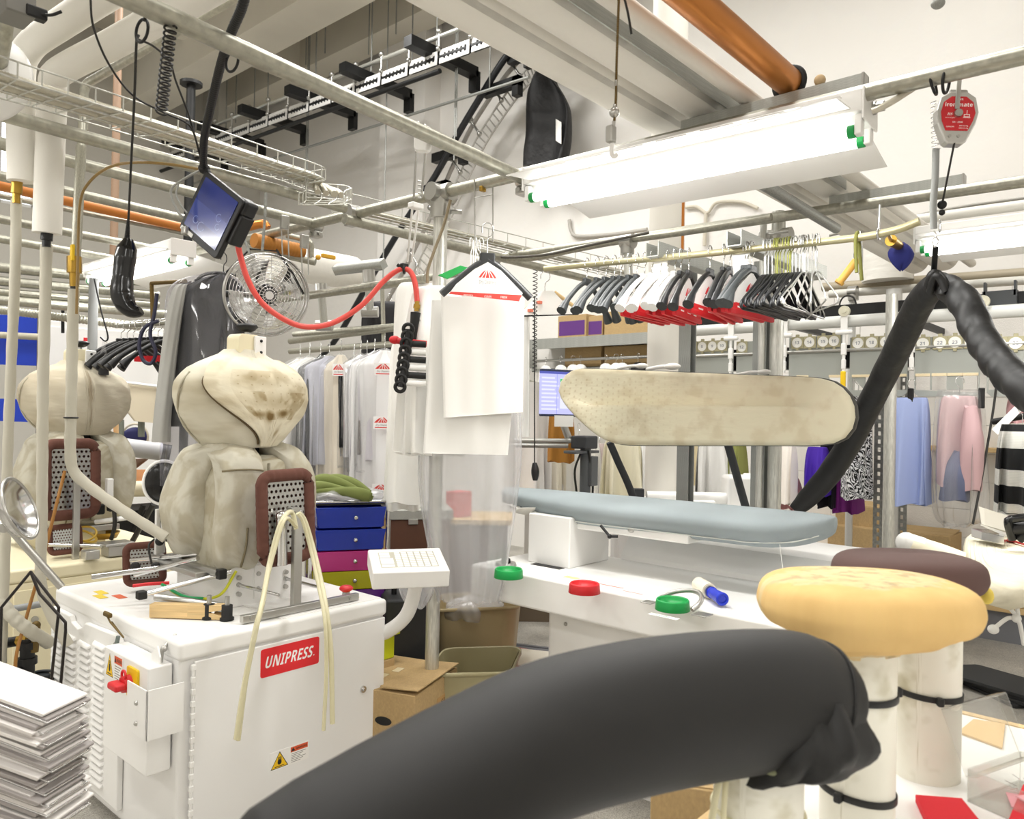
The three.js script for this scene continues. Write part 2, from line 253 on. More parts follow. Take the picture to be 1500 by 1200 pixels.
pipe('overhead_pipe', 'galvanised pipe from the left edge under the wire cable tray', ...ext(atY(0, 167, GRID + 0.0), atY(505, 305, GRID), -0.15, 1), 0.022);
pipe('overhead_pipe', 'galvanised pipe carrying the wire tray toward the steel post', atY(505, 321, GRID - 0.04), atY(905, 420, GRID - 0.04), 0.022);
pipe('overhead_pipe', 'galvanised pipe from which the wire fan hangs', ...ext(atY(43, 221, GRID), atY(462, 329, GRID), -0.15, 1), 0.022);
pipe('overhead_pipe', 'grey pipe above the orange painted pipe', ...ext(atY(45, 268, GRID), atY(250, 316, GRID), -0.4, 1.2), 0.02);
pipe('overhead_pipe', 'orange painted pipe at the left among grey pipes', ...ext(atY(0, 272, GRID), atY(266, 333, GRID), -0.2, 1.25), 0.021, M.copperPaint);
pipe('overhead_pipe', 'thin grey pipe just below the orange painted pipe', ...ext(atY(0, 287, GRID - 0.02), atY(266, 341, GRID - 0.02), -0.2, 1.2), 0.011);
pipe('overhead_pipe', 'grey pipe behind the upper end of the curved black hand piece', ...ext(atY(0, 321, GRID), atY(258, 371, GRID), -0.2, 1), 0.021);
pipe('overhead_pipe', 'pale pipe behind the middle of the curved black hand piece', ...ext(atY(0, 350, GRID), atY(172, 380, GRID), -0.3, 1.15), 0.022);
pipe('overhead_pipe', 'galvanised second cross pipe on which the white duct rests', V3(3.2, GRID, -3.1), V3(3.4, GRID, 1.2), 0.0225);
{ // cross pipes seen through the gaps, further away
  const g = 'pipes of the frame far behind';
  pipe('overhead_pipe', 'galvanised pipe behind the fan lying along the far frame', V3(3.3, GRID - 0.03, -3.1), V3(3.3, GRID - 0.03, -6.0), 0.022, M.galvOld, g);
  for (const [i, [x0, y0, x1, y1, h, r]] of [[0, 392, 172, 410, 2.12, 0.03], [0, 412, 172, 428, 2.05, 0.028], [0, 428, 172, 442, 2.0, 0.022], [0, 440, 210, 458, 1.98, 0.03]].entries()) {
    const a = atZ(x0 - 30, y0 - 3, -5.2), b = atZ(x1 + 60, y1 + 5, -5.2); pipe('overhead_pipe', `${['topmost', 'second', 'third', 'lowest'][i]} pale pipe of the bank behind the white braided hoses`, a, b, r, M.galvOld, 'pale pipes behind the braided hoses');
  }
  pipe('overhead_pipe', 'thin pipe crossing behind the red hose loop', atY(440, 435, 1.99), atY(625, 408, 1.99), 0.02, M.galvOld);
}
// clamps where pipes cross
for (const [px, py, ax] of [[463, 330, 0], [515, 312, 0], [768, 263, 2], [725, 378, 0]]) { const p = atY(px, py, GRID); one('pipe_clamp', ['bolted clamp where the fan pipe meets the cross pipe', 'bolted clamp where the wire tray pipe meets the cross pipe', 'bolted clamp at the lamp end of the thick sloping pipe', 'bolted clamp on the tray pipe behind the steel post'][[463, 515, 768, 725].indexOf(px)], 'clamp', clampAt(p, ax ? V3(0, 0, 1) : V3(1, 0, 0)), M.steel); }
// posts
{
  const t = thing('support_post', 'shiny galvanised post rising behind the black hanger with the white covers', 'post', V3(2.13, 0, -2.28));
  L(t, 'pole', cyl(V3(0, 0, 0), V3(0, 2.25, 0), 0.028, 0.028, 20), M.galv);
  L(t, 'top_fitting', [cyl(V3(0, 2.2, 0), V3(0, 2.3, 0), 0.042, 0.042, 16), cyl(V3(-0.06, 2.3, -0.0), V3(0.06, 2.3, 0), 0.036), cyl(V3(0, 2.3, -0.06), V3(0, 2.3, 0.06), 0.036), cyl(V3(0.03, 2.23, 0.03), V3(0.06, 2.23, 0.06), 0.009)], M.steel);
  L(t, 'foot_plate', box(0, 0.006, 0, 0.14, 0.012, 0.14), M.galv);
}
{
  const q = atY(1142, 300, GRID), p = V3(3.38, 0, q.z);
  const c = atX(1141, 300, 3.38); p.z = c.z;
  const t = thing('support_post', 'galvanised twin post behind the wire hangers', 'post', p);
  L(t, 'pole', [cyl(V3(0, 0, 0), V3(0, 2.35, 0), 0.03, 0.03, 20)], M.galv); L(t, 'conduit', cyl(V3(-0.035, 0, -0.055), V3(-0.035, 2.34, -0.055), 0.015), M.galv);
  L(t, 'top_fitting', [cyl(V3(0, 2.12, 0), V3(0, 2.24, 0), 0.042), cyl(V3(0, 2.24, -0.08), V3(0, 2.24, 0.06), 0.034)], M.steel);
}
{ // strut channel uprights and arms that carry the hanger bar
  for (const [px, lab, arm] of [[1000, 'grey steel channel upright beside the white round column', 965], [1108, 'grey steel channel upright with bolt holes beside the galvanised post', 1084]]) {
    const XU = 3.42, p = atX(px, 470, XU), t = thing('channel_upright', lab, 'upright', V3(XU, 0, p.z)), top = atX(px, 385, XU).y;
    L(t, 'channel', [box(0, top / 2, 0, 0.06, top, 0.005), box(0.028, top / 2, 0.03, 0.005, top, 0.06), box(-0.028, top / 2, 0.03, 0.005, top, 0.06)], M.darkSteel);
    for (const k of [0.06, 0.2]) L(t, 'bolt', ball(V3(0, top - k, -0.004), 0.012), M.blackSteel);
    const a = atX(arm, px === 1000 ? 368 : 352, 2.66); // U-shaped arm end seen from the front
    L(t, 'arm', [box((a.x - XU) / 2, a.y - 0.028, a.z - p.z, XU - a.x + 0.1, 0.004, 0.055), box((a.x - XU) / 2, a.y, a.z - p.z - 0.027, XU - a.x + 0.1, 0.055, 0.004), box((a.x - XU) / 2, a.y, a.z - p.z + 0.027, XU - a.x + 0.1, 0.055, 0.004)], M.strut);
    L(t, 'bar_hook', slab([[-0.03, 0], [0.03, 0], [0.03, -0.09], [0.015, -0.11], [-0.03, -0.1]], 0.006, 0.002).rotateY(Math.PI / 2).translate(a.x - XU + 0.01, a.y - 0.03, a.z - p.z + 0.0), M.white);
  }
}
{ const p = atX(1304, 600, 4.45), t = thing('support_post', 'galvanised post standing left of the pale blue cloth', 'post', V3(4.45, 0, p.z));
  L(t, 'pole', cyl(V3(0, 0, 0), V3(0, 2.1, 0), 0.03, 0.03, 18), M.galv); L(t, 'foot_plate', box(0, 0.006, 0, 0.16, 0.012, 0.16), M.galv);
  const q = atX(1289, 600, 5.1), h = 1.75, u = thing('slotted_angle_post', 'perforated grey angle post just behind the galvanised post', 'post', V3(5.1, 0, q.z));
  L(u, 'angle', slab([[-0.03, 0], [0.03, 0], [0.03, h], [-0.03, h]], 0.004, 0, Array.from({ length: 34 }, (_, i) => [[-0.008, 0.03 + i * 0.05], [0.008, 0.03 + i * 0.05], [0.008, 0.055 + i * 0.05], [-0.008, 0.055 + i * 0.05]])).rotateY(-Math.PI / 2), M.darkSteel);
  const q2 = atX(1322, 700, 5.5), u2 = thing('slotted_angle_post', 'dark perforated angle post seen below the pale blue cloth', 'post', V3(5.5, 0, q2.z));
  L(u2, 'angle', slab([[-0.03, 0], [0.03, 0], [0.03, h], [-0.03, h]], 0.004, 0, Array.from({ length: 34 }, (_, i) => [[-0.008, 0.03 + i * 0.05], [0.008, 0.03 + i * 0.05], [0.008, 0.055 + i * 0.05], [-0.008, 0.055 + i * 0.05]])).rotateY(-Math.PI / 2), M.darkSteel); }
{ // grey post at the left between the hoses and white-fitted cross bars behind
  const p = at(135, 520, 4.3), t = thing('support_post', 'plain grey post behind the third braided hose', 'post', V3(p.x, 0, p.z)); L(t, 'pole', cyl(V3(0, 0, 0), V3(0, at(138, 408, 4.3).y, 0), 0.025), M.grey); L(t, 'foot_plate', box(0, 0.006, 0, 0.14, 0.012, 0.14), M.grey); }
// white round duct column with the copper riser beside it
{ const p = at(975, 450, 4.35); one('round_duct', 'thick white round vertical duct behind the hangers', 'duct', [cyl(V3(p.x, 0, p.z), V3(p.x, 2.5, p.z), 0.098, 0.098, 32), cyl(V3(p.x, 2.5, p.z), V3(p.x, CEIL - 0.7, p.z), 0.098, 0.098, 32)], M.pvc);
  const q = at(997, 330, 4.3); one('copper_riser', 'vertical copper pipe right beside the white round duct', 'pipe', [cyl(V3(q.x, 0.4, q.z), V3(q.x, 2.85, q.z), 0.02), ball(V3(q.x, 2.85, q.z), 0.022)], M.copper); }
// white ducts, strut and copper pipe across the top right
{
  const y = GRID + 0.147, zs = GRID + 0.105;
  const r = 0.08;
  one('insulated_pipe', 'white insulated pipe, the lower left of the pair over the lamp', 'pipe', metreUV(cyl(V3(0.2, y, -1.345), V3(5.4, y, -1.345), r, r, 28)), M.wrap);
  one('insulated_pipe', 'white insulated pipe, the upper right of the pair over the lamp', 'pipe', metreUV(cyl(V3(0.2, y, -1.18), V3(5.4, y, -1.18), r, r, 28)), M.wrap);
  one('strut_channel', 'galvanised channel lying along the two white pipes', 'channel', [span(0.2, 3.3, zs - 0.03, zs + 0.05, -1.092, -1.088), span(0.2, 3.3, zs + 0.046, zs + 0.05, -1.092, -1.06)], M.strut);
  one('plastic_pipe', 'plain white pipe beside the copper pipe above the lamp', 'pipe', cyl(V3(0.2, y - 0.05, -1.03), V3(5.4, y - 0.05, -1.03), 0.026), M.pvc);
  one('copper_pipe', 'shiny copper pipe reaching from the top edge to the strut above the lamp', 'pipe', [cyl(V3(0.2, y - 0.035, -0.905), V3(2.26, y - 0.035, -0.905), 0.04, 0.04, 28)], M.copper);
  one('copper_pipe_clamp', 'black rubber collar around the end of the copper pipe', 'clamp', [ring(V3(2.235, y - 0.035, -0.905), V3(1, 0, 0), 0.043, 0.01, 28)], M.rubber);
  const sx = (x, z0, z1, lab) => { const t = thing('strut_channel', lab, 'channel', V3(x, GRID + 0.0225, z0)); W(t, 'channel', [span(x - 0.02, x + 0.02, GRID + 0.0225, GRID + 0.026, z0, z1), span(x - 0.0205, x - 0.017, GRID + 0.0225, GRID + 0.065, z0, z1), span(x + 0.017, x + 0.0205, GRID + 0.0225, GRID + 0.065, z0, z1)], M.strut); W(t, 'end_lip', span(x - 0.022, x + 0.022, GRID + 0.02, GRID + 0.067, z1 - 0.006, z1), M.steel); return t; };
  sx(2.21, atY(1000, 195, GRID + 0.03).z, atY(1268, 122, GRID + 0.04).z, 'galvanised strut channel under the ends of copper pipe and white pipes');
  sx(3.34, atY(1215, 300, GRID + 0.03).z, atY(1412, 264, GRID + 0.04).z, 'galvanised strut channel on the second cross pipe below the white duct');
  one('cable_stub', 'thin black cable lying along the cross pipe beside the strut end', 'cable', tube([atY(1265, 127, 2.34), atY(1300, 123, 2.34), atY(1335, 116, 2.335)], 0.004), M.cord);
  one('foam_ball', 'small beige foam plug on top of the strut near the copper pipe', 'plug', ball(V3(2.2, GRID + 0.08, atY(1212, 128, 2.38).z), 0.016), std('#cdb28b', 0.9));
  one('brace_bar', 'grey steel bar crossing below the lamp at right', 'bar', join(cyl(atY(1118, 270, 2.22), atY(1225, 335, 2.2), 0.02)), M.darkSteel);
}
// ---------------------------------------------------------------- form finishing machines (a cabinet, a padded torso and padded paddles)
const L0 = L;
const reUV = (g, fn) => { const P = g.attributes.position, U = g.attributes.uv; for (let i = 0; i < P.count; i++) { const [u, v] = fn(P.getX(i), P.getY(i), P.getZ(i)); U.setXY(i, u, v); } return g; };
const blobField = (u, v, list) => { let k = 0; for (const [x, y, rx, ry, w] of list) { const d = ((u - x) / rx) ** 2 + ((v - y) / ry) ** 2; k = Math.max(k, w * Math.exp(-d * 1.2)); } return k; };
const stained = (base, brown, blobs, dots, s) => tex(384, 384, (u, v) => {
  const f = fbm(u, v, 9, 4, s), k = clamp(blobField(u, v, blobs) * (0.55 + 0.9 * f) + 0.24 * sstep(0.5, 0.8, fbm(u, v, 5, 4, s + 7)));
  let d = 0; if (dots) { const [x0, x1, y0, y1, nx, ny] = dots; if (u > x0 && u < x1 && v > y0 && v < y1) { const gx = (u - x0) / (x1 - x0) * nx, gy = (v - y0) / (y1 - y0) * ny + 0.4 * noise(gx, 1, 8, 4), a = gx % 1 - 0.5 + 0.2 * (noise(gx, gy, 9, 6) - 0.5), b = gy % 1 - 0.5, r = Math.hypot(a, b * 1.0); d = (r < 0.07 ? 0.3 : r < 0.12 ? 0.08 : 0.1 * f) + 0.35 * sstep(0.5, 0.7, fbm(u, v, 7, 3, 79)) * (v < 0.62 ? 1 : 0.4); } }
  return base.map((c, i) => lerp(c * (0.97 + 0.06 * f), brown[i], clamp(k + d)));
}, true, [1, 1], false);
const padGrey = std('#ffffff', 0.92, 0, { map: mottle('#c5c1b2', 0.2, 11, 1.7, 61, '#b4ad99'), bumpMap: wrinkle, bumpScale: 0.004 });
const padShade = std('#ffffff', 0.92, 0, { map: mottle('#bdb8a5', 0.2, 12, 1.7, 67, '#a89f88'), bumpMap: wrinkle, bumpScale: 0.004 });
const chestMat = std('#ffffff', 0.92, 0, { map: stained([0.86, 0.84, 0.77], [0.45, 0.38, 0.24], [[0.4, 0.3, 0.05, 0.14, 0.9], [0.35, 0.2, 0.035, 0.08, 0.8], [0.42, 0.6, 0.03, 0.2, 0.4], [0.2, 0.5, 0.1, 0.2, 0.2]], null, 71), bumpMap: wrinkle, bumpScale: 0.003 });
const chestMat2 = std('#ffffff', 0.92, 0, { map: stained([0.8, 0.77, 0.69], [0.5, 0.43, 0.33], [[0.5, 0.6, 0.2, 0.3, 0.5], [0.6, 0.3, 0.1, 0.2, 0.4]], [0.3, 0.75, 0.45, 0.85, 8, 4], 75), bumpMap: wrinkle, bumpScale: 0.004 });
const bibMat = std('#ffffff', 0.92, 0, { map: stained([0.91, 0.88, 0.79], [0.47, 0.38, 0.22], [[0.4, 0.34, 0.1, 0.07, 1.0], [0.66, 0.37, 0.14, 0.05, 1.0], [0.25, 0.36, 0.16, 0.05, 0.55], [0.5, 0.5, 0.45, 0.12, 0.3], [0.3, 0.75, 0.22, 0.1, 0.3], [0.7, 0.14, 0.06, 0.07, 0.5], [0.5, 0.2, 0.01, 0.16, 0.5], [0.56, 0.2, 0.01, 0.14, 0.4]], [0.1, 0.94, 0.3, 0.86, 8, 6], 73), bumpMap: wrinkle, bumpScale: 0.002 });
const seamMat = std('#7d735a', 0.9);
const brownPad = cloth('#643f34', 0.9);
const CH = [[1.275, 0.135, 0.115], [1.30, 0.165, 0.13], [1.34, 0.212, 0.15], [1.40, 0.252, 0.165], [1.46, 0.268, 0.168], [1.51, 0.266, 0.16], [1.545, 0.247, 0.145], [1.575, 0.218, 0.122], [1.60, 0.165, 0.096], [1.625, 0.098, 0.074], [1.645, 0.07, 0.062]];
const chestAB = (y) => { for (let i = 1; i < CH.length; i++) if (y <= CH[i][0]) { const t = clamp((y - CH[i - 1][0]) / (CH[i][0] - CH[i - 1][0])); return [lerp(CH[i - 1][1], CH[i][1], t), lerp(CH[i - 1][2], CH[i][2], t)]; } return CH[CH.length - 1].slice(1); };
const chestAt = (th, y, off = 0) => { const [a, b] = chestAB(y), s = Math.sin(th), c = Math.cos(th), q = (v) => Math.sign(v) * Math.abs(v) ** 0.88; return V3((a + off) * q(s), y, (b + off) * q(c)); };
function puff(list, n = 28, amp = 0.06, k = 5, ph = 0) {   // list of [x, y, z, half x, half z]
  return loft(list.map(([x, y, z, a, b], j) => Array.from({ length: n }, (_, i) => { const th = -i / n * 2 * Math.PI, q = (v) => Math.sign(v) * Math.abs(v) ** 0.75, r = 1 + amp * Math.sin(k * th + ph + j * 0.35) + amp * 0.6 * Math.sin((k + 4) * th + ph * 2 - j * 0.5); return V3(x + a * r * q(Math.cos(th)), y + 0.008 * Math.sin(3 * th + ph), z + b * r * q(Math.sin(th))); })));
}
function dense(list, m) { const out = []; for (let i = 0; i < m; i++) { const t = i / (m - 1) * (list.length - 1), k = Math.min(list.length - 2, Math.floor(t)), f = t - k; const a = list[Math.max(0, k - 1)], b = list[k], c = list[k + 1], d = list[Math.min(list.length - 1, k + 2)]; out.push(b.map((_, q) => 0.5 * (2 * b[q] + (c[q] - a[q]) * f + (2 * a[q] - 5 * b[q] + 4 * c[q] - d[q]) * f * f + (3 * b[q] - a[q] - 3 * c[q] + d[q]) * f * f * f))); } return out; }
function paddle(parent, w, h, name = 'paddle') {         // a perforated plate framed in gathered brown cloth, facing +z
  const holes = []; const nx = 9, ny = Math.round(h / w * 9 * 0.95); for (let j = 0; j < ny; j++) for (let i = 0; i < nx; i++) { const x = (i - (nx - 1) / 2 + (j % 2) * 0.5 - 0.25) * w * 0.078, y = (j - (ny - 1) / 2) * h * 0.74 / ny; holes.push(ell(w * 0.025, w * 0.025, 7, x, y)); }
  const p = L(parent, name, slab(rrect(w * 0.82, h * 0.86, w * 0.1), 0.004, 0, holes), M.steel);
  const rings = [], N = 96, path = rrect(w * 0.84, h * 0.88, w * 0.14, 6), per = path.concat([path[0]]);
  const c = spline(path.map(([x, y]) => V3(x, y, 0.002)), 0.2, true);
  for (let i = 0; i <= N; i++) { const q = c.getPointAt((i % N) / N), t = c.getTangentAt((i % N) / N), nrm = V3(t.y, -t.x, 0), f = 1 + 0.1 * Math.sin(i * 2.1) + 0.06 * Math.sin(i * 3.7); rings.push(Array.from({ length: 10 }, (_, k) => { const a = k / 10 * 2 * Math.PI; return q.clone().addScaledVector(nrm, Math.cos(a) * w * 0.095).add(V3(0, 0, Math.sin(a) * w * 0.075 * f)); })); }
  L(p, 'cloth_frame', loft(rings, { caps: false }), brownPad);
  L(p, 'backing', slab(rrect(w * 0.8, h * 0.84, w * 0.1), 0.02).translate(0, 0, -0.03), brownPad);
  return p;
}
function torso(t, front) {
  const L = (p, n, g, m) => { const o = L0(p, n, g, m); if (p === t) { o.position.set(0.045, 0, 0.05); if (/bag|fold|box/.test(n)) o.scale.set(0.82, 1, 0.82); else o.rotation.y = 0.2; } o.updateMatrixWorld(true); return o; };
  const n = 40, ys = []; for (let y = 1.275; y <= 1.6451; y += 0.0185) ys.push(y);
  const g = reUV(loft(ys.map((y) => Array.from({ length: n }, (_, i) => { const th = i / n * 2 * Math.PI; return chestAt(th, y, 0.004 * Math.sin(th * 9 + y * 30)); }))), (x, y, z) => [Math.atan2(x, -z) / (2 * Math.PI) + 0.5 - 0.0, (y - 1.27) / 0.38]);
  const ch = L(t, 'chest_form', g, front ? chestMat : chestMat2);
  const edge = (y) => lerp(0.24, 1.12, sstep(1.28, 1.52, y));
  const bib = reUV(sheet((u, v) => { const y = 1.283 + v * 0.325; return chestAt((u - 0.5) * 2 * edge(y) + (1 - v) * 0.12, y, 0.011 + 0.002 * Math.sin(u * 40) * (1 - v) * (Math.abs(u - 0.5) < 0.25 ? 1.5 : 0)); }, 26, 22, 0.005), (x, y, z) => [0.5 + Math.atan2(x, z) / (2 * edge(clamp(y, 1.283, 1.608))), (y - 1.283) / 0.325]);
  if (front) { L(ch, 'bib', bib, bibMat); L(ch, 'bib_edge', tube(Array.from({ length: 12 }, (_, i) => { const y = 1.29 + i * 0.022; return chestAt(-edge(y) + (1 - (y - 1.283) / 0.325) * 0.12 - 0.02, y, 0.003); }), 0.004, { n: 40 }), std('#6a5a41', 0.9)); }
  for (const s of [-1, 1]) L(ch, 'seam_piping', tube([1.29, 1.35, 1.42, 1.5, 1.55].map((y) => chestAt(s * (1.75 - (y - 1.4) * 1.6), y, 0.003)), 0.004), padShade);
  const nk = L(t, 'neck_block', [slab(rrect(0.1, 0.075, 0.02), 0.06, 0.004).rotateX(0).translate(-0.012, 1.663, -0.01)], M.cream);
  L(nk, 'clip_plate', box(0.03, 1.66, 0.06, 0.055, 0.08, 0.012, 0.004), M.white);
  L(nk, 'bolt', ball(V3(0.03, 1.682, 0.067), 0.006), M.blackSteel); L(nk, 'bolt', ball(V3(0.03, 1.638, 0.067), 0.006), M.blackSteel);
  L(nk, 'top_rod', cyl(V3(0, 1.69, 0.02), V3(0, 1.73, 0.02), 0.008), M.steel);
  L(nk, 'knob', lathe([[0.0, 1.745], [0.035, 1.745], [0.042, 1.735], [0.03, 1.722], [0.016, 1.715], [0, 1.715]]).translate(0, 0, 0.02), M.black);
  L(t, 'waist_core', [cyl(V3(0, 1.2, 0), V3(0, 1.29, 0), 0.06, 0.075)], M.rubber);
  // padded box and the bags hung round it
  L(t, 'padded_box', [loft([[0.83, 0.19, 0.17], [0.85, 0.2, 0.185], [1.0, 0.205, 0.19], [1.15, 0.2, 0.185], [1.22, 0.185, 0.17], [1.245, 0.14, 0.12]].map(([y, a, b]) => rrect(2 * a, 2 * b, 0.05).map(([x, z]) => V3(x, y, -z)))), box(0.03, 1.04, 0.196, 0.012, 0.36, 0.012, 0.004), box(0.02, 0.85, 0.19, 0.16, 0.012, 0.02, 0.004)], padShade);
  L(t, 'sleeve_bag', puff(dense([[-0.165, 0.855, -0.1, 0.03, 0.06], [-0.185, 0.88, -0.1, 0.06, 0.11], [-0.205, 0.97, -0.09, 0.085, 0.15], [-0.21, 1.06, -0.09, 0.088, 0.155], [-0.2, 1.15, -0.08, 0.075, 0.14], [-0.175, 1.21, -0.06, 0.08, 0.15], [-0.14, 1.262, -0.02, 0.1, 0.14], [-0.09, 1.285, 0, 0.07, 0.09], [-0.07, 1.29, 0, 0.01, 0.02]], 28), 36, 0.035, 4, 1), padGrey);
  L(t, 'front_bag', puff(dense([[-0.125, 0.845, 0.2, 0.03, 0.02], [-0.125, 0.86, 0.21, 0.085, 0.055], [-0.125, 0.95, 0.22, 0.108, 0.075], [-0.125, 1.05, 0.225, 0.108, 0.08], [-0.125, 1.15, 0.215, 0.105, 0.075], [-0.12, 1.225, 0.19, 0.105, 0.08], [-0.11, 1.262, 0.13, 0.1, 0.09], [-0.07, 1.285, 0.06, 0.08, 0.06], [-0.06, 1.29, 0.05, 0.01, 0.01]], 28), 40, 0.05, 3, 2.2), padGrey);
  for (const sm of [tube([V3(-0.225, 1.2, 0.25), V3(-0.18, 1.205, 0.285), V3(-0.12, 1.205, 0.295), V3(-0.06, 1.2, 0.28), V3(-0.03, 1.195, 0.25)], 0.0035), tube([V3(-0.13, 1.0, 0.302), V3(-0.135, 0.93, 0.3), V3(-0.14, 0.86, 0.272)], 0.005)]) L(t, 'bag_seam', sm, seamMat);
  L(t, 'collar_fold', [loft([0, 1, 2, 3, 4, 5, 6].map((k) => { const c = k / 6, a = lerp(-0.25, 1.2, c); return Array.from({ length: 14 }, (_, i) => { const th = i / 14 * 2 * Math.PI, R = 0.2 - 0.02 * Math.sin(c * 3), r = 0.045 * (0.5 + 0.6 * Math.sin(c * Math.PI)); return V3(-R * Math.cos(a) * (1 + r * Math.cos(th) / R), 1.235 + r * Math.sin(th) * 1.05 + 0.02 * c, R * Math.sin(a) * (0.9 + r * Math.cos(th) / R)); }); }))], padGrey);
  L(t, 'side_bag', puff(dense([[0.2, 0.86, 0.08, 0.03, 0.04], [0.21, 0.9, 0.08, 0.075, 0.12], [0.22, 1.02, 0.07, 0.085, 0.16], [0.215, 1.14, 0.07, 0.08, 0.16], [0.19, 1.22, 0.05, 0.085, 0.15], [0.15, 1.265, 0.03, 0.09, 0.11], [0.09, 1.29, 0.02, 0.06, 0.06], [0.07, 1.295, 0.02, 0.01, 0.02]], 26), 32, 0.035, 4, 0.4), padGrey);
}
const slot = (w, h, r) => rrect(w, h, r, 4);
const sticker = (w, h, draw, px = 512) => { const g = fin(new THREE.BoxGeometry(w, h, 0.001)); return { g, m: std('#ffffff', 0.5, 0, { map: canvasTex(px, Math.round(px * h / w), draw) }) }; };
const flat = (g) => { const N = g.attributes.normal, P = g.attributes.position, U = g.attributes.uv; g.computeBoundingBox(); const b = g.boundingBox; for (let i = 0; i < P.count; i++) U.setXY(i, (P.getX(i) - b.min.x) / (b.max.x - b.min.x), (P.getY(i) - b.min.y) / (b.max.y - b.min.y)); return g; };
const warnDraw = (c, w, h) => {
  c.fillStyle = '#f4f2ee'; c.fillRect(0, 0, w, h);
  c.fillStyle = '#f2c417'; c.beginPath(); c.moveTo(w * 0.24, h * 0.08); c.lineTo(w * 0.45, h * 0.92); c.lineTo(w * 0.03, h * 0.92); c.closePath(); c.fill(); c.lineWidth = w * 0.014; c.strokeStyle = '#1b1b1b'; c.stroke();
  c.fillStyle = '#1b1b1b'; c.beginPath(); c.ellipse(w * 0.24, h * 0.62, w * 0.05, h * 0.14, 0, 0, 7); c.fill(); for (let i = 0; i < 4; i++) c.fillRect(w * (0.2 + 0.024 * i), h * 0.34, w * 0.014, h * 0.2); c.fillRect(w * 0.12, h * 0.82, w * 0.24, h * 0.04);
  c.fillStyle = '#dc5a2e'; c.fillRect(w * 0.52, h * 0.06, w * 0.45, h * 0.28); c.fillStyle = '#1b1b1b'; c.beginPath(); c.moveTo(w * 0.58, h * 0.1); c.lineTo(w * 0.64, h * 0.29); c.lineTo(w * 0.53, h * 0.29); c.fill(); c.font = `bold ${h * 0.16}px sans-serif`; c.fillText('WARNING', w * 0.655, h * 0.26, w * 0.3);
  c.fillStyle = '#77736c'; for (let i = 0; i < 6; i++) c.fillRect(w * 0.54, h * (0.42 + i * 0.09), w * (0.38 - 0.07 * (i % 3)), h * 0.028);
};
const hoop = (a, b, r) => cyl(a, b, r, r, 10);
